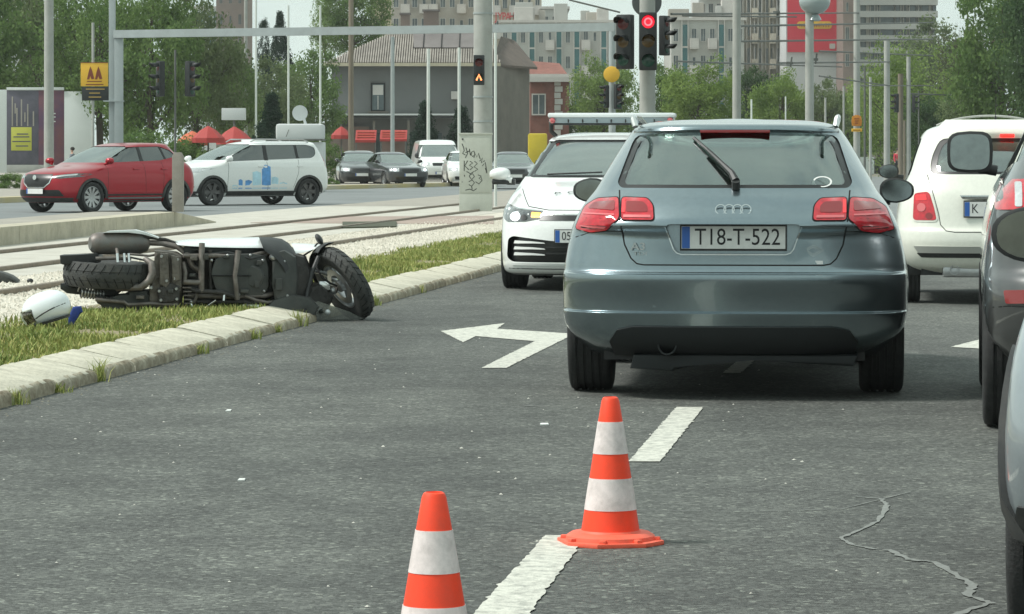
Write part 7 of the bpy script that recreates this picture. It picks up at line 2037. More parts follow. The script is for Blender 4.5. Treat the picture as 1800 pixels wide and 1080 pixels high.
PROTO = {}
for nm, mm, sd, kw in (('spring', 'leaf_spring', 1, {}), ('mid', 'leaf_mid', 2, {}), ('mid2', 'leaf_mid', 9, dict(clumps=140, n=24000, leaf=.020)), ('dark', 'leaf_dark', 3, {}), ('dull', 'leaf_dull', 4, dict(clumps=90, n=16000)),
                       ('sparse', 'leaf_spring', 5, dict(clumps=60, n=4200, leaf=.022)), ('conifer', 'leaf_conifer', 6, dict(shape='cone', clumps=220, n=15000, leaf=.030)), ('cypress', 'leaf_conifer', 7, dict(shape='column', clumps=150, n=12000, leaf=.030)),
                       ('bush', 'leaf_mid', 8, dict(clumps=60, n=9000, leaf=.034)), ('droop', 'leaf_spring', 10, dict(shape='droop', clumps=120, n=20000, leaf=.019))):
    me, C = crown_mesh('crown', mm, sd, **kw)
    PROTO[nm] = (me,) + limbs_mesh(C, sd)
PROTO['bare'] = (twig_mesh('crown', 5),) + PROTO['dull'][1:]
trnd = random.Random(11)
def tree(px, Y, wpx, top, bot, proto, label, name='broadleaf_tree', cat='tree', group=None, rz=None):
    """crown spans wpx pixels and rows top..bot at depth Y; the trunk reaches the ground"""
    s = FPX / Y; cx = X(px, Y); zt = CH - (top - HY) / s; zb = CH - (bot - HY) / s
    zc, hz, hx = (zt + zb) / 2, max(0.3, (zt - zb) / 2), wpx / s / 2
    r = thing(name, label, cat, (cx, Y, 0), 0, group)
    cr, tk, bs = PROTO[proto]
    a = link(bpy.data.objects.new('crown', cr), r); a.location = (0, 0, zc); a.scale = (hx * 1.08, hx * 1.08 if hx < 12 else 12, hz * 1.06); a.rotation_euler = (0, 0, trnd.uniform(0, 6.3) if rz is None else rz)
    if proto in ('conifer', 'cypress'): a.scale = (hx * (2.0 if proto == 'conifer' else 1.5),) * 2 + (hz * .88,); a.location.z -= hz * .06
    if proto not in ('conifer', 'cypress', 'bush'):
        kz = zc / 1.35
        b = link(bpy.data.objects.new('trunk', tk), r); b.location = (0, 0, zc); b.scale = (min(hx, hz * 1.3), min(hx, hz * 1.3), kz)
        c = link(bpy.data.objects.new('branches', bs), r); c.location = (0, 0, zc); c.scale = (hx, min(hx, 12), hz); c.rotation_euler = a.rotation_euler
    return r
TR = [
 # left mass
 (-60, 165, 300, -70, 285, 'mid', 'leafy tree behind the billboard at the far left edge'),
 (70, 175, 240, -90, 240, 'dull', 'dull green tree above the billboard behind the concrete pole'),
 (175, 160, 230, -60, 250, 'mid2', 'fresh green tree behind the yellow stop sign'),
 (265, 150, 230, -50, 275, 'mid', 'dense green tree behind the left dark signals'),
 (345, 158, 190, -40, 270, 'dull', 'olive green tree behind the right dark signal'),
 (400, 166, 130, 75, 270, 'mid2', 'lower green tree in front of the brown tower'),
 (480, 190, 150, 92, 290, 'dull', 'round green tree behind the white flagpoles'),
 (545, 200, 140, 78, 285, 'mid', 'green tree just left of the grey house'),
 (620, 245, 150, -60, 130, 'mid2', 'tall airy tree above the left end of the house roof'),
 (572, 248, 70, -40, 150, 'sparse', 'sparse light birch at the left of the tall airy tree'),
 # centre
 (905, 330, 140, 115, 240, 'spring', 'light green tree behind the brick building roof'),
 (1062, 230, 130, 92, 260, 'spring', 'light green tree behind the yellow disc sign'),
 (1165, 180, 110, 104, 270, 'mid', 'green tree behind the signal pole'),
 (1228, 170, 160, 98, 275, 'spring', 'broad spring-green tree above the hatchback roof at left'),
 (1320, 215, 110, 92, 270, 'dark', 'darker tree right of the first tram mast'),
 (1375, 200, 120, 118, 275, 'spring', 'yellow-green tree before the red poster tower'),
 (1445, 225, 120, 132, 275, 'dull', 'dull green tree below the white end of the poster'),
 (1490, 240, 100, 150, 280, 'spring', 'low yellow-green tree behind the orange signs'),
 (1545, 260, 120, 140, 275, 'mid', 'green tree behind the plain tram mast'),
 (1600, 210, 200, 62, 285, 'droop', 'weeping yellow-green tree before the banded tower'),
 (1650, 300, 200, 20, 250, 'dull', 'hazy olive tree high behind the weeping tree'),
 (1700, 175, 150, -30, 200, 'bare', 'leafless grey-brown tree right of the weeping tree'),
 (1762, 160, 210, -70, 260, 'mid', 'tall green tree at the right edge above the cream car'),
 (1860, 150, 240, -90, 280, 'dark', 'dark leafy tree cut by the right edge of the photo'),
 (1640, 185, 110, 150, 290, 'dark', 'dark low tree between the far signals and the cream car'),
 (1710, 168, 150, 150, 290, 'dull', 'dull lower tree right behind the roof of the cream car'),
]
for a in TR: tree(*a)
for a in [(478, 140, 56, 158, 292, 'conifer', 'dark small conifer left of the white kiosk'),
          (747, 185, 46, 172, 300, 'conifer', 'small dark conifer before the grey house, left of two'),
          (811, 185, 54, 182, 300, 'conifer', 'small dark conifer before the grey house, beside the concrete pole'),
          (492, 230, 34, 14, 150, 'conifer', 'tall pointed dark conifer against the sky between flagpoles')]:
    tree(*a, name='conifer_tree', cat='conifer')
tree(464, 232, 20, 28, 150, 'cypress', 'narrow flat-topped cypress left of the pointed conifer', name='cypress_tree', cat='cypress')
BUSH = [(20, 118, 80, 303, 332, 'clipped bush at the foot of the billboard'), (-60, 120, 90, 296, 334, 'bush at the lower left edge by the far kerb'), (330, 128, 130, 238, 318, 'bush below the red parasols, left part'), (420, 132, 110, 236, 310, 'bush below the red parasols, right part'), (582, 135, 30, 312, 326, 'tiny bush left of the black hatchback'),
        (250, 140, 170, 225, 320, 'bush right behind the red car roof'), (560, 175, 90, 230, 305, 'shrub beside the white kiosk'), (1020, 240, 140, 172, 290, 'shrub behind the patrol car light bar'), (1330, 260, 240, 205, 300, 'long shrub behind the hatchback roof'), (1130, 260, 160, 200, 300, 'shrub behind the signal pole foot'),
        (1455, 280, 160, 205, 295, 'shrub right behind the hatchback roof corner'), (1660, 230, 150, 215, 300, 'shrub left behind the cream car'), (1800, 200, 260, 190, 300, 'shrub behind the cream car at the right edge'), (1540, 330, 140, 215, 272, 'far shrub where the tracks vanish')]
for px_, Y_, w_, t_, b_, lb in BUSH:
    s = FPX / Y_; r = thing('shrub', lb, 'shrub', (X(px_, Y_), Y_, 0)); zt = CH - (t_ - HY) / s
    a = link(bpy.data.objects.new('foliage', PROTO['bush'][0]), r); a.location = (0, 0, zt * 0.45); a.scale = (w_ / s / 2 * 1.1, min(3.0, w_ / s / 2), zt * 0.62); a.rotation_euler = (0, 0, 0)

# ================================================================== buildings
mat('stucco_grey', (0.13, 0.136, 0.134), 0.9, var=0.08, scale=0.5, dirt=((0.12, 0.12, 0.11), .6, .5))
mat('stucco_brown', (0.155, 0.140, 0.120), 0.9, var=0.22, scale=0.5)
mat('roof_tile', (0.11, 0.085, 0.07), 0.9, var=0.3, scale=1.0); mat('roof_rib', (0.27, 0.245, 0.215), 0.9, var=0.2, scale=1)
mat('roof_patch', (0.16, 0.145, 0.14), 0.9, var=0.15, scale=.6)
mat('eave_cream', (0.42, 0.38, 0.28), 0.8, var=0.15, scale=1)
mat('brick_red', (0.21, 0.085, 0.065), 0.9, var=0.2, scale=2)
mat('trim_light', (0.48, 0.46, 0.43), 0.8, var=0.1, scale=1)
mat('wall_beige', (0.47, 0.425, 0.35), 0.9, var=0.06, scale=.3); mat('wall_sand', (0.52, 0.44, 0.29), 0.9, var=0.06, scale=.3)
mat('wall_grey', (0.40, 0.40, 0.375), 0.9, var=0.08, scale=.3); mat('wall_white', (0.56, 0.585, 0.58), 0.8, var=0.05, scale=.3)
mat('wall_brown', (0.20, 0.155, 0.135), 0.9, var=0.12, scale=.3); mat('wall_taupe', (0.36, 0.335, 0.295), 0.9, var=0.15, scale=.4)
mat('pane', (0.07, 0.09, 0.095), 0.12, 0.2, var=0.6, scale=.35); mat('pane_teal', (0.035, 0.12, 0.125), 0.12, 0.3, var=0.3, scale=.2)
mat('poster_red', (0.60, 0.018, 0.045), 0.6, var=0.05, scale=.3); mat('poster_yellow', (0.70, 0.45, 0.03), 0.6)

def wmesh(w, h, frame='trim_light', pane='pane', d=0.12, mull=True):
    mb = MB(); f = 0.09 * w
    mb.box((0, 0.02, 0), (w - 2 * f, 0.04, h - 2 * f))
    n0 = len(mb.bm.faces)
    for cx_, cz_, dx_, dz_ in ((0, h / 2 - f / 2, w, f), (0, -h / 2 + f / 2, w, f), (-w / 2 + f / 2, 0, f, h - 2 * f), (w / 2 - f / 2, 0, f, h - 2 * f)) + (((0, 0, f * .7, h - 2 * f),) if mull else ()):
        mb.box((cx_, 0, cz_), (dx_, d, dz_))
    bmesh.ops.recalc_face_normals(mb.bm, faces=mb.bm.faces)
    for i, fc in enumerate(mb.bm.faces): fc.material_index = 0 if i < n0 else 1
    me = bpy.data.meshes.new('window'); mb.bm.to_mesh(me); mb.bm.free(); me.materials.append(M[pane]); me.materials.append(M[frame]); return me

def block(name, label, x0, x1, top, Y, dep, wall, cols, fh=2.9, ww=0.6, wh=0.5, frame='trim_light', pane='pane', balc=(), balm='trim_light', rz=0.0, seed=1, ymax=215, cat='apartment block', roofstuff=0, skip=0.0, strips=(), base=0):
    """a slab block: wall, windows (each a part), balcony boxes on the bays listed in balc, glass strips"""
    s = FPX / Y; W_ = (x1 - x0) / s; H = CH - (top - HY) / s; cx_ = X((x0 + x1) / 2, Y)
    r = thing(name, label, cat, (cx_, Y, 0), rz); rd = random.Random(seed)
    mb = MB(); mb.box((0, dep / 2, H / 2), (W_, dep, H)); mb.build('wall', wall, r, smooth=0)
    mb = MB(); mb.box((0, dep / 2, H + 0.15), (W_ + 0.5, dep + 0.5, 0.3)); mb.build('roof', balm, r, smooth=0)
    bw = W_ / cols; nf = int(H / fh); me = wmesh(bw * ww, fh * wh, frame, pane)
    me2 = wmesh(bw * ww * .6, fh * wh * .7, frame, pane, mull=False)
    zmin = CH - (ymax - HY) / s
    bal = None
    for k in range(nf):
        z = H - (k + 0.55) * fh
        if z < zmin: break
        for c in range(cols):
            if c in strips: continue
            if rd.random() < skip: continue
            xx = -W_ / 2 + (c + .5) * bw
            if c in balc:
                if bal is None:
                    mb = MB(); mb.box((0, -0.55, -fh * .5), (bw * .94, 1.1, 0.16)); mb.box((0, -1.08, -fh * .30), (bw * .94, 0.07, fh * .34)); mb.box((-bw * .46, -.55, -fh * .3), (.07, 1.0, fh * .34)); mb.box((bw * .46, -.55, -fh * .3), (.07, 1.0, fh * .34))
                    o = mb.build('balcony', balm, None, smooth=0); bal = o.data; bpy.data.objects.remove(o)
                o = link(bpy.data.objects.new('balcony', bal), r); o.location = (xx, 0, z)
            o = link(bpy.data.objects.new('window', me if rd.random() > .2 else me2), r); o.location = (xx, -0.03, z)
    for c in strips:
        xx = -W_ / 2 + (c + .5) * bw; z0 = max(0.5, zmin - 1)
        mb = MB(); mb.box((xx, -0.05, (H * .97 + z0) / 2), (bw * .55, 0.14, H * .97 - z0)); o = mb.build('glass_strip', 'pane_teal', r, smooth=0)
        for sg in (-1, 1):
            mb = MB(); mb.box((xx + sg * bw * .33, -0.12, (H + z0) / 2), (bw * .09, 0.3, H - z0)); mb.build('pilaster', 'trim_light', r, smooth=0)
        for k in range(nf):
            z = H - (k + 1) * fh
            if z < zmin: break
            mb = MB(); mb.box((0, -.08, 0), (bw * .55, .15, .18)); ob = mb.build('transom', 'trim_light', o, smooth=0); ob.location = (xx, -.03, z)
    for k in range(roofstuff):
        xx = rd.uniform(-W_ / 2 + 1, W_ / 2 - 1); h_ = rd.uniform(.8, 2.2); w_ = rd.uniform(.6, 2.4)
        mb = MB(); mb.box((xx, rd.uniform(.8, dep / 2), H + .3 + h_ / 2), (w_, w_, h_), bevel=.05); mb.build('roof_vent', rd.choice(['wall_grey', 'trim_light', 'wall_taupe']), r, smooth=0)
    return r, H, s

block('brown_tower', 'brown tower block with pale right edge behind the left trees', 380, 430, -60, 470, 14, 'wall_brown', 3, frame='wall_brown', ymax=150, seed=3, ww=.35)
block('white_block', 'white tower block glimpsed through the trees at top left', -20, 46, -60, 420, 14, 'wall_white', 4, ymax=120, seed=4)
block('striped_block', 'small pale block glimpsed through leaves left of the brown tower', 340, 384, 15, 500, 12, 'wall_white', 4, ymax=90, seed=5, pane='pane_teal', ww=.7, wh=.8)
block('sand_tower', 'plain sand-coloured tower side above the house roof', 652, 688, -60, 480, 14, 'wall_sand', 2, ymax=-80, seed=6)
block('grey_apartments', 'grey concrete apartment block with white balconies above the grey house', 688, 836, -60, 430, 16, 'wall_taupe', 9, frame='trim_light', balc=(1, 3, 4, 7), seed=7, ymax=110, ww=.62, wh=.55)
block('pale_apartments', 'pale stepped apartment block left of the sky gap', 866, 952, -60, 415, 16, 'wall_beige', 6, balc=(0, 2, 5), seed=8, ymax=60, ww=.6)
block('stepped_wing', 'shorter pale wing right of the stepped apartment block', 952, 998, 16, 412, 16, 'wall_grey', 3, balc=(1,), seed=9, ymax=60)
block('glass_striped_block', 'long pale block with vertical teal glass strips left of the signals', 880, 1085, 40, 385, 18, 'wall_grey', 13, balc=(5, 9), strips=(1, 3, 6, 8, 11), seed=10, ymax=200, roofstuff=9, ww=.55)
block('teal_striped_block', 'pale block with teal glass strips right of the signals', 1180, 1308, 36, 370, 18, 'wall_grey', 8, balc=(2, 4), strips=(1, 5), seed=11, ymax=190, roofstuff=4, ww=.6)
block('terraced_block', 'pale terraced building top over the teal striped block', 1228, 1300, -50, 400, 18, 'wall_white', 5, balc=(0, 1, 2, 3, 4), seed=12, ymax=50, pane='pane')
block('ribbed_tower', 'beige tower with dense vertical ribs left of the red poster', 1300, 1384, -60, 390, 18, 'wall_beige', 8, balc=(2, 5, 7), seed=13, ymax=190, frame='trim_light', ww=.5, wh=.6, balm='wall_beige')
rt = bpy.data.objects['ribbed_tower']
for k in range(14):
    mb = MB(); mb.box((-2.8 + k * .43, -0.25, 15), (.10, .5, 30)); mb.build('rib', random.choice(['wall_beige', 'wall_taupe', 'trim_light']), rt, smooth=0)
r_, H_, s_ = block('poster_tower', 'tower end wall covered by the big red poster', 1382, 1480, -60, 380, 16, 'wall_white', 2, ymax=-100, seed=14)
# poster: cloth with its emblem, band and white lower part
Yp = 379.6
def pq(x0, y0, x1, y1, m, name, d, par, rnd=0.0):
    a, b = at(x0, y0, Yp), at(x1, y1, Yp); pl = [(min(a.x, b.x), min(a.z, b.z)), (max(a.x, b.x), min(a.z, b.z)), (max(a.x, b.x), max(a.z, b.z)), (min(a.x, b.x), max(a.z, b.z))]
    if rnd: pl = rounded(pl, rnd, 5)
    o0 = Vector(par.location) if par else Vector((0, 0, 0))
    mb = MB(); mb.prism([(x, Yp - d, z) for x, z in pl], (0, -0.05, 0)); return mb.build(name, m, None if par is None else par, off=o0, smooth=0)
pc = at(1431, 92, Yp)
po = tag(bpy.data.objects.new('wall_poster', None), 'huge red advertising poster with yellow rounded band on the tower end', 'poster'); link(po); po.location = pc
pq(1384, -60, 1477, 92, 'poster_red', 'poster_cloth', 0.0, po)
band = pq(1401, 38, 1462, 51, 'poster_yellow', 'yellow_band', 0.06, po, 0.40)
mat('poster_ink', (0.42, 0.10, 0.02), 0.6)
rr_ = random.Random(3); xx = 1405
while xx < 1458:
    w_ = rr_.choice((2.2, 3, 3.6)); h0 = rr_.choice((41, 42)); pq(xx, h0, xx + w_ * .6, 48, 'poster_ink', 'band_letter', 0.12, po); xx += w_ + 1.1
pq(1458, 77, 1468, 86, 'trim_light', 'corner_logo', 0.06, po, .1)
block('brown_pier', 'brown stair tower between the poster and the banded tower', 1482, 1511, -60, 372, 14, 'wall_brown', 2, ymax=150, seed=15, frame='wall_taupe', ww=.5)
# banded tower: parapets and window bands floor by floor
s = FPX / 400; bt = thing('banded_tower', 'tower with alternating pale parapets and dark window bands at right', 'tower', (X(1578, 400), 400, 0)); Wb = 140 / s; Hb = CH - (-60 - HY) / s
mb = MB(); mb.box((0, 8, Hb / 2), (Wb * .98, 15, Hb)); mb.build('wall', 'pane', bt, smooth=0)
me = None
k = 0; z = Hb
while z > 8:
    mb = MB(); mb.box((0, 7.7, 0), (Wb, 16, 0.72)); 
    if me is None: o = mb.build('parapet', 'wall_grey', bt, smooth=0); me = o.data
    else: mb.bm.free(); o = link(bpy.data.objects.new('parapet', me), bt)
    o.location = (0, 0, z); z -= 1.42
rr_ = random.Random(5)
for k in range(26):
    mb = MB(); mb.box((rr_.uniform(-Wb / 2, Wb / 2), 0.35, 0), (0.12, 0.2, 18)); o = mb.build('mullion', 'wall_taupe', bt, smooth=0); o.location = (0, 0, Hb - 10)
# neon-like red letters on the roof edge, unreadable at this distance
mat('letters_red', (0.45, 0.06, 0.06), 0.6)
rl = thing('roof_lettering', 'faded red rooftop lettering right of the thick concrete pole', 'lettering', (X(892, 411), 411, 0))
rr_ = random.Random(8)
for k, (x0, ch) in enumerate(zip(range(868, 912, 7), 'JYPAHO')):
    P = at(x0 + 4, 30, 411); text_obj('letter', ch, 1.35, facing((P.x - rl.location.x, P.y - 411, P.z), (1, 0, 0), (0, 0, 1)), 'letters_red', rl, sx=.7, depth=.05, bold=.03)

# ---------------------------------------------------------------- the grey house
def house():
    Y = 215; s = FPX / Y; b = Vector((X(730, Y), Y, 0))
    r = thing('grey_house', 'old two-storey grey house with ribbed hip roof and one small window', 'house', b)
    lx = lambda px: X(px, Y) - b.x
    lz = lambda py: CH - (py - HY) / s
    x0, x1, ze = lx(583), lx(872), lz(113); dep = 11
    mb = MB(); mb.box(((x0 + x1) / 2, dep / 2, ze / 2), (x1 - x0, dep, ze)); mb.build('wall', 'stucco_grey', r, smooth=0)
    x2 = lx(932)
    mb = MB(); mb.prism([(x1, 0.3, 0), (x2, 8, 0), (x2, 14, 0), (x1, 14, 0)], (0, 0, ze)); mb.build('side_wall', 'stucco_brown', r, smooth=0)
    # roof
    e0, e1, zr = lx(570), lx(880), lz(46); ra, rb = lx(700), lx(850)
    F0, F1, B0, B1 = Vector((e0, -.7, ze)), Vector((e1, -.7, ze)), Vector((e0, dep + .7, ze)), Vector((e1, dep + .7, ze)); R0, R1 = Vector((ra, dep / 2, zr)), Vector((rb, dep / 2, zr))
    mb = MB(); mb.add([F0, F1, R1, R0, B0, B1], [(0, 1, 2, 3), (4, 3, 2, 5), (0, 3, 4), (1, 5, 2), (0, 4, 5, 1)]); mb.build('roof', 'roof_tile', r, smooth=0)
    mb = MB(); n = 74
    for i in range(n):
        t = (i + .5) / n; p = F0.lerp(F1, t)
        if p.x < ra: k = (p.x - e0) / (ra - e0)
        elif p.x > rb: k = (e1 - p.x) / (e1 - rb)
        else: k = 1
        up = Vector((0, dep / 2 + .7, zr - ze)) * k
        mb.prism([p + Vector((-.045, -.02, .03)), p + Vector((.045, -.02, .03)), p + Vector((.045, -.02, .11)), p + Vector((-.045, -.02, .11))], up)
    tag(mb.build('roof_ribs', 'roof_rib', r, smooth=0), kind='stuff')
    def on_roof(px, py, o=0.16):
        t = (lz(py) - ze) / (zr - ze); return Vector((lx(px), -.7 + t * (dep / 2 + .7) - o * .5, ze + t * (zr - ze) + o * .5))
    mb = MB(); mb.prism([on_roof(726, 86), on_roof(842, 86), on_roof(834, 54), on_roof(722, 54)], (0, -.06, .06)); mb.build('roof_patch', 'roof_patch', r, smooth=0)
    for px in (742, 774, 806):
        mb = MB(); mb.prism([on_roof(px, 86, .26), on_roof(px + 1.5, 86, .26), on_roof(px + 1.5, 55, .26), on_roof(px, 55, .26)], (0, -.05, .05)); mb.build('patch_seam', 'seam', r, smooth=0)
    mb = MB(); mb.box(((e0 + e1) / 2, -.75, ze - .05), (e1 - e0, .18, .2)); mb.build('gutter', 'eave_cream', r, smooth=0)
    # right roof of the side part
    mb = MB(); mb.add([Vector((x1 - .3, -.2, ze)), Vector((x2 + .5, 7.5, ze)), Vector((lx(905), 12, lz(60))), Vector((lx(880), 8, lz(56)))], [(0, 1, 2, 3)]); mb.prism([Vector((x1 - .3, -.2, ze)), Vector((x2 + .5, 7.5, ze)), Vector((lx(890), 10, lz(58)))], (0, 0, -.15)); mb.build('side_roof', 'roof_tile', r, smooth=0)
    # chimneys
    for a, c, t_ in ((700, 716, 20), (741, 768, 14)):
        mb = MB(); mb.box(((lx(a) + lx(c)) / 2, 5, (lz(t_) + lz(56)) / 2), (lx(c) - lx(a), .7, lz(t_) - lz(56)))
        ch = mb.build('chimney', 'wall_brown', r, smooth=0)
        mb = MB(); mb.box(((lx(a) + lx(c)) / 2, 5, lz(t_) + .04), (lx(c) - lx(a) + .16, .86, .12)); mb.build('chimney_cap', 'roof_patch', ch, smooth=0)
    # window with frame, blind and sill
    wx, wz, ww_, wh_ = (lx(653) + lx(676)) / 2, (lz(147) + lz(195)) / 2, lx(676) - lx(653), lz(147) - lz(195)
    w = None
    for (cx_, cz_, dx_, dz_) in ((0, wh_ / 2, ww_, .07), (0, -wh_ / 2, ww_, .07), (-ww_ / 2, 0, .07, wh_), (ww_ / 2, 0, .07, wh_), (0, wh_ * .12, ww_, .06), (0.02, -.2, .06, wh_ * .6)):
        pass
    mb = MB()
    for (cx_, cz_, dx_, dz_) in ((0, wh_ / 2, ww_ + .07, .07), (0, -wh_ / 2, ww_ + .07, .07), (-ww_ / 2, 0, .07, wh_ - .08), (ww_ / 2, 0, .07, wh_ - .08)): mb.box((wx + cx_, -.05, wz + cz_), (dx_, .12, dz_))
    w = mb.build('window', 'seam', r, smooth=0)
    mb = MB(); mb.box((wx, -.01, wz), (ww_ - .07, .04, wh_ - .07)); mb.build('pane', 'pane', w, smooth=0)
    mb = MB(); mb.box((wx, -.045, wz + wh_ * .26), (ww_ * .8, .03, wh_ * .36)); mb.build('blind', 'trim_light', w, smooth=0)
    mb = MB(); mb.box((wx, -.05, wz - wh_ * .2), (.05, .06, wh_ * .5)); mb.build('mullion', 'trim_light', w, smooth=0)
    mb = MB(); mb.box((wx, -.1, wz - wh_ / 2 - .08), (ww_ + .5, .3, .08)); mb.build('sill', 'stucco_brown', r, smooth=0)
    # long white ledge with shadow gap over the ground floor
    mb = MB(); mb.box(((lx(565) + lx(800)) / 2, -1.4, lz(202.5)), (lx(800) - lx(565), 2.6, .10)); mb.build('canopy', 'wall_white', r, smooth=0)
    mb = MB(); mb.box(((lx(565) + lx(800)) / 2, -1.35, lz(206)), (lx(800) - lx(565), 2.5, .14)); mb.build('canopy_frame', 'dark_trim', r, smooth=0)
    mb = MB(); mb.box((lx(800), -.2, lz(168)), (.5, .4, .5), bevel=.03); mb.build('air_conditioner', 'trim_light', r)
    for px, z0, z1 in ((660, 210, 300), (720, 215, 300)):
        mb = MB(); mb.box((lx(px), -2.3, lz(255)), (.15, .15, 3.0)); mb.build('canopy_post', 'stucco_brown', r, smooth=0)
    mb = MB(); mb.box((lx(700), -.06, lz(262)), (5.5, .1, 2.0)); mb.build('shop_front', 'pane', r, smooth=0)
    mb = MB(); mb.box((lx(610), -.3, lz(262)), (2.8, .5, 2.8)); mb.build('annex', 'wall_brown', r, smooth=0)
house()
# brick building with light trim
r, H, s = block('brick_building', 'red brick building with white-framed window and pale cornice', 932, 1000, 138, 238, 10, 'brick_red', 1, ymax=100, seed=2, cat='building')
bx = lambda px: X(px, 238) - r.location.x
bz_ = lambda py: CH - (py - HY) / s
mb = MB(); mb.box((bx(966), -.2, bz_(140)), (bx(1002) - bx(926), .8, .35)); mb.build('cornice', 'trim_light', r, smooth=0)
mb = MB(); mb.add([Vector((bx(926), -.3, bz_(137))), Vector((bx(1002), -.3, bz_(137))), Vector((bx(985), 5, bz_(108))), Vector((bx(934), 5, bz_(104)))], [(0, 1, 2, 3)]); mb.prism([Vector((bx(928), 4.9, bz_(137))), Vector((bx(1000), 4.9, bz_(137))), Vector((bx(985), 4.9, bz_(109)))], (0, .3, 0)); mb.build('tiled_roof', 'brick_red', r, smooth=0)
for k in range(9):
    mb = MB(); mb.box((bx(982 if k % 2 else 980), -.05, bz_(146 + k * 11)), ((1.0 if k % 2 else .8) * .55, .2, .38)); mb.build('quoin', 'trim_light', r, smooth=0)
wm = wmesh(bx(960) - bx(935), bz_(165) - bz_(203), 'trim_light', 'pane'); o = link(bpy.data.objects.new('window', wm), r); o.location = (bx(947), -.08, bz_(184))
mb = MB(); mb.box((0, 0, 1.32), (1.15, .8, 2.6), bevel=.12)
mat('container_yellow', (0.55, 0.42, 0.02), 0.6, var=.1, scale=1)
o = tag(mb.build('yellow_container', 'container_yellow'), 'bright yellow container before the brick building', 'container'); p = at(945, 252, 205); o.location = (p.x, p.y, 0)

# ---------------------------------------------------------------- kiosks, parasols, billboard
mat('awning_red', (0.34, 0.035, 0.03), 0.7, var=.08, scale=2); mat('awning_stripe', (0.68, 0.18, 0.13), 0.7); mat('parasol_orange', (0.50, 0.12, 0.06), 0.8, var=.1, scale=1)
def awning(x0, x1, y0, y1, Y, label):
    a, b = at(x0, y0, Y), at(x1, y1, Y); w_ = b.x - a.x; h = a.z - b.z
    r = thing('red_awning', label, 'awning', ((a.x + b.x) / 2, Y, 0))
    mb = MB(); mb.prism([(-w_ / 2, 0, a.z), (-w_ / 2, -1.0, b.z + h * .2), (-w_ / 2, -1.0, b.z), (-w_ / 2, -.9, b.z), (-w_ / 2, 0, a.z - .15)], (w_, 0, 0)); mb.build('awning_cloth', 'awning_red', r, smooth=0)
    for k in range(3):
        t = .25 + k * .25; mb = MB(); mb.box((0, -1.0 * t - .03, a.z + (b.z + h * .2 - a.z) * t + .03), (w_ * .86, .08, .04)); mb.build('stripe', 'awning_stripe', r, smooth=0)
    for sx in (-.45, .45):
        mb = MB(); mb.tube([(w_ * sx, -.9, 0), (w_ * sx, -.9, b.z)], .035, 6); mb.build('post', 'pole_dark', r)
    mb = MB(); mb.box((0, .2, b.z / 2), (w_ * .9, .3, b.z)); mb.build('stall_wall', 'wall_brown', r, smooth=0)
awning(626, 662, 229, 251, 168, 'bright red awning left of the steel pole under the grey house')
awning(669, 716, 229, 249, 172, 'red awning right of the steel pole under the grey house')
def parasol(px, ytop, yedge, wpx, Y, m, label):
    s = FPX / Y; c = at(px, ytop, Y); ze = CH - (yedge - HY) / s; R_ = wpx / s / 2
    r = thing('parasol', label, 'parasol', (c.x, Y, 0)); mb = MB(); mb.lathe([(0, c.z), (R_ * .5, (c.z + ze) / 2 + .05), (R_, ze), (R_, ze - .18), (R_ - .02, ze - .18), (R_ - .03, ze - .02), (0, c.z - .06)], n=8); mb.build('canopy', m, r, smooth=20)
    mb = MB(); mb.tube([(0, 0, 0), (0, 0, c.z + .1)], .035, 6); mb.build('pole', 'pole_dark', r)
    for k in range(8):
        a = 2 * pi * k / 8; mb = MB(); mb.tube([(0, 0, c.z - .1), (cos(a) * R_ * .97, sin(a) * R_ * .97, ze - .03)], .015, 4); mb.build('rib', 'pole_dark', r)
parasol(366, 221, 243, 58, 128, 'awning_red', 'bright red parasol tip left of the flagpoles')
parasol(412, 222, 246, 64, 131, 'awning_red', 'dull red parasol right of the bright red one')
parasol(338, 230, 248, 54, 134, 'parasol_orange', 'orange-red parasol low behind the red car')
parasol(600, 222, 238, 36, 165, 'awning_red', 'small pinkish parasol left of the wooden pole')
p = at(411, 201, 145); mb = MB(); mb.box((0, 0, 0), (42 / (FPX / 145), .3, 21 / (FPX / 145)), bevel=.02)
o = tag(mb.build('white_sign_box', 'wall_white'), 'blank white sign box above the red parasols', 'sign'); o.location = p
mb = MB(); mb.tube([(0, .1, -p.z), (0, .1, 0)], .05, 6); mb.build('post', 'pole_dark', o)
# kiosk
Y = 118; s = FPX / Y; kx = X(526, Y); kz = CH - (218 - HY) / s; km = CH - (246 - HY) / s
k_ = thing('white_kiosk', 'boxy white kiosk with overhanging roof box behind the white estate car', 'kiosk', (kx, Y, 0))
mb = MB(); mb.box((0, .8, (kz + km) / 2), (82 / s, 1.8, kz - km), bevel=.10); mb.build('roof_box', 'wall_white', k_)
mb = MB(); mb.box((.1, .8, km / 2 - .04), (74 / s, 1.6, km - .08), bevel=.03); mb.build('wall', 'wall_white', k_)
mb = MB(); mb.box((0, .8, km), (83 / s, 1.86, .06)); mb.build('gutter_line', 'pole_dark', k_)
mb = MB(); mb.tube([(-.45, -.1, km + .1), (-.35, -.1, km + .35)], .012, 5); mb.build('crack_trim', 'pole_dark', k_)
p = at(527, 199, Y + .5); mb = MB(); mb.lathe([(0, 0.02), (13.5 / s, 0), (13.8 / s, .03), (0, .05)], (0, 0, 0), (0.25, -1, 0), n=28)
mb.tube([(0.08, .05, 0), (.22, .1, -.45)], .05, 6)
o = tag(mb.build('satellite_dish', 'wall_white'), 'round pale dish standing on top of the white kiosk', 'dish'); o.location = p
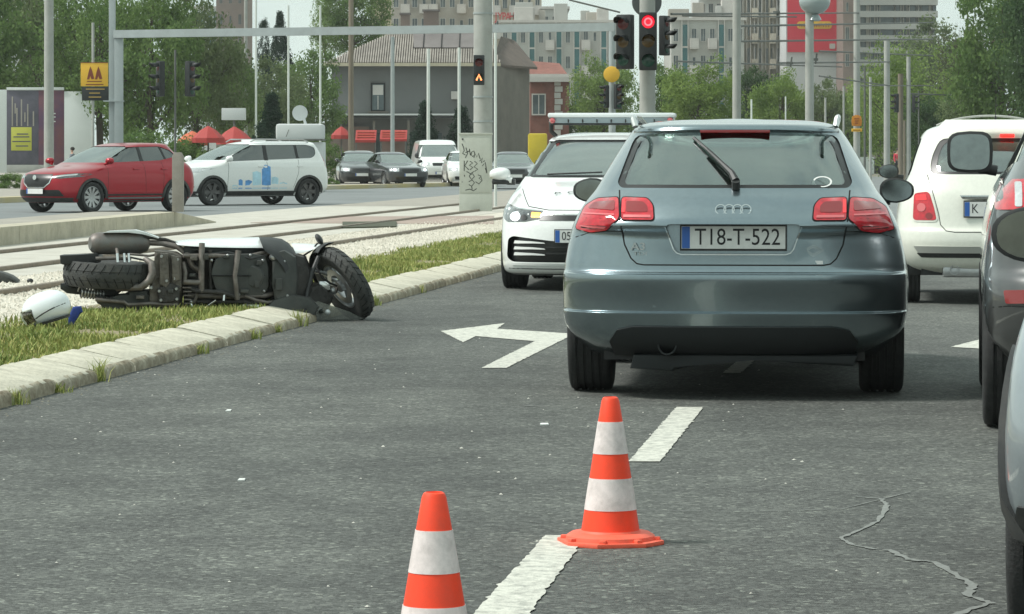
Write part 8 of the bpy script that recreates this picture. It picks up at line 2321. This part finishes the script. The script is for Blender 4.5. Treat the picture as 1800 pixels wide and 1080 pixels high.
# billboard
Y = 158; s = FPX / Y; bc = X(80, Y)
b_ = thing('billboard', 'long street billboard with dark poster, yellow notice and white side panels', 'billboard', (bc, Y, 0))
def bq(x0, y0, x1, y1, m, name, d=0.0, th=.08, par=None):
    a, c = at(x0, y0, Y), at(x1, y1, Y); mb = MB(); mb.box(((a.x + c.x) / 2 - bc, d, (a.z + c.z) / 2), (abs(c.x - a.x), th, abs(a.z - c.z)), bevel=.01); return mb.build(name, m, par or b_)
mat('poster_dark', (0.055, 0.06, 0.075), 0.6, col2=(0.13, 0.12, 0.16), scale=.9, detail=8); mat('poster_purple', (0.055, 0.035, 0.10), 0.6, col2=(0.20, 0.07, 0.06), scale=.5, detail=8)
mat('poster_notice', (0.50, 0.50, 0.08), 0.6, var=.06, scale=2); mat('billboard_white', (0.62, 0.66, 0.64), 0.6, var=.05, scale=1)
bq(-120, 158, 12, 304, 'billboard_white', 'white_panel'); bq(113, 161, 162, 304, 'billboard_white', 'white_panel')
bq(12, 154, 113, 159, 'billboard_white', 'top_rail', -.02, .14)
pa = bq(12, 159, 68, 290, 'poster_dark', 'dark_poster'); pb = bq(68, 159, 113, 290, 'poster_purple', 'purple_poster', -.003)
bq(12, 290, 113, 304, 'concrete_pole', 'base_strip')
nt_ = bq(20, 224, 56, 265, 'poster_notice', 'yellow_notice', -.06, .02, pa)
for y_, x0, x1 in ((236, 30, 50), (241, 24, 52), (249, 22, 54), (257, 28, 50)): bq(x0, y_ - 1, x1, y_ + 1, 'poster_dark', 'notice_line', -.075, .01, pa)
for x_, y0, y1 in ((22, 170, 222), (30, 190, 222), (38, 175, 222), (49, 183, 222), (59, 196, 222), (27, 182, 200), (44, 198, 215)): bq(x_ - 1.2, y0, x_ + 1.2, y1, 'wall_taupe', 'skyline_streak', -.045, .01, pa)
for y_ in (200, 206, 214): bq(94, y_ - 1, 98, y_ + 1, 'billboard_white', 'poster_mark', -.05, .01, pb)
# low wall and sandy strip where the tracks vanish
mat('low_wall', (0.22, 0.20, 0.18), .9, var=.15, scale=1)
a = at(1490, 246, 300); mb = MB(); mb.box((0, 0, (CH + 30 / 20) / 2), (6.5, .4, CH + 30 / 20)); o = tag(mb.build('low_wall', 'low_wall'), 'brownish low wall beyond the orange signs', 'wall'); o.location = (X(1560, 300), 300, 0)
mb = MB(); mb.box((0, 0, .6), (1.1, .8, 1.2), bevel=.06); o = tag(mb.build('waste_container', 'billboard_white'), 'small white container left of the far slim mast', 'container'); p = gnd(1523, 290 + 12); o.location = (X(1522, 240), 240, 0)
mb = MB(); mb.box((0, 0, .55), (1.6, .9, 1.1), bevel=.08); o = tag(mb.build('dark_bin', 'dark_trim'), 'dark waste bin beside the plain tram mast', 'bin'); o.location = (X(1541, 245), 245, 0)

# ================================================================== people
mat('skin', (0.42, 0.26, 0.19), .6); mat('hair_dark', (0.02, 0.016, 0.014), .8); mat('cloth_red', (0.50, 0.05, 0.07), .9); mat('cloth_white', (.65, .65, .65), .9); mat('cloth_dark', (.03, .035, .045), .9); mat('cloth_grey', (.12, .14, .16), .9)
def person(px, Y, H, rz, label, top_m, leg_m, stride=.18, z=0.0):
    r = thing('person', label, 'person', (X(px, Y), Y, z), rz)
    k = H / 1.75
    J = [(0, 0, .95), (0, 0, 1.15), (0, 0, 1.40), (0, 0, 1.50), (0, -.01, 1.56), (0, -.02, 1.66),
         (.10, 0, .90), (.11, -stride * .6, .50), (.11, -stride, .08), (.11, -stride - .14, .04),
         (-.10, 0, .90), (-.11, stride * .35, .50), (-.11, stride * 1.3, .10), (-.11, stride * 1.3 - .13, .04),
         (.19, 0, 1.40), (.24, .08, 1.14), (.23, -.06, .90), (.23, -.10, .82), (-.19, 0, 1.40), (-.24, -.06, 1.14), (-.23, -.18, .93), (-.23, -.22, .86)]
    E = [(0, 1), (1, 2), (2, 3), (3, 4), (4, 5), (0, 6), (6, 7), (7, 8), (8, 9), (0, 10), (10, 11), (11, 12), (12, 13), (2, 14), (14, 15), (15, 16), (16, 17), (2, 18), (18, 19), (19, 20), (20, 21)]
    R = [.14, .13, .15, .055, .06, .10, .10, .065, .045, .035, .10, .065, .045, .035, .06, .045, .032, .035, .06, .045, .032, .035]
    def skin(name, idx, grow_, m, sub=1):
        mp_ = {j: n for n, j in enumerate(idx)}
        me = bpy.data.meshes.new(name); me.from_pydata([tuple(Vector(J[j]) * k) for j in idx], [(mp_[a], mp_[b]) for a, b in E if a in mp_ and b in mp_], [])
        o = bpy.data.objects.new(name, me); COL.objects.link(o)
        sm = o.modifiers.new('s', 'SKIN')
        for n, j in enumerate(idx): me.skin_vertices[0].data[n].radius = ((R[j] + grow_) * k,) * 2
        me.skin_vertices[0].data[0].use_root = True
        sb = o.modifiers.new('d', 'SUBSURF'); sb.levels = sub; sb.render_levels = sub
        dg = bpy.context.evaluated_depsgraph_get(); dg.update()
        nm = bpy.data.meshes.new_from_object(o.evaluated_get(dg)); COL.objects.unlink(o); bpy.data.objects.remove(o)
        nm.name = name; nm.materials.clear(); nm.materials.append(M[m]); nm.polygons.foreach_set('use_smooth', [True] * len(nm.polygons))
        return link(bpy.data.objects.new(name, nm), r)
    skin('body', list(range(22)), 0, 'skin', 2)
    skin('jacket', [0, 1, 2, 14, 15, 16, 18, 19, 20], .018, top_m)
    skin('trousers', [0, 6, 7, 8, 10, 11, 12], .016, leg_m)
    mb = MB(); mb.ball((0, .015 * k, 1.685 * k), (.105 * k, .115 * k, .105 * k), 14, 10); mb.build('hair', 'hair_dark', r, smooth=60)
person(1578, 205, 1.72, .2, 'distant pedestrian in red and white top walking by the far tram mast', 'cloth_red', 'cloth_dark')
person(1569, 222, 1.70, .1, 'distant pedestrian in dark clothes left of the red-topped one', 'cloth_dark', 'cloth_grey')
person(1588, 214, 1.70, -.2, 'distant pedestrian in white top right of the red-topped one', 'cloth_white', 'cloth_dark')
person(127, 151, 1.50, radians(-70), 'dark-haired person in grey seen over the bonnet of the red car', 'cloth_grey', 'cloth_dark', z=0.13)

# ================================================================== thin air haze: one closed box of even density round everything
hm = bpy.data.materials.new('haze'); hm.use_nodes = True; t = hm.node_tree; t.nodes.clear()
o_ = t.nodes.new('ShaderNodeOutputMaterial'); pv = t.nodes.new('ShaderNodeVolumePrincipled')
pv.inputs['Color'].default_value = (0.93, 0.97, 0.95, 1); pv.inputs['Density'].default_value = 0.00024; pv.inputs['Anisotropy'].default_value = 0.2
t.links.new(pv.outputs[0], o_.inputs['Volume'])
mb = MB(); mb.box((0, 575, 34), (1840, 1500, 71)); hz = mb.build('haze', hm, smooth=0); tag(hz, kind='stuff')
S.cycles.volume_bounces = 0
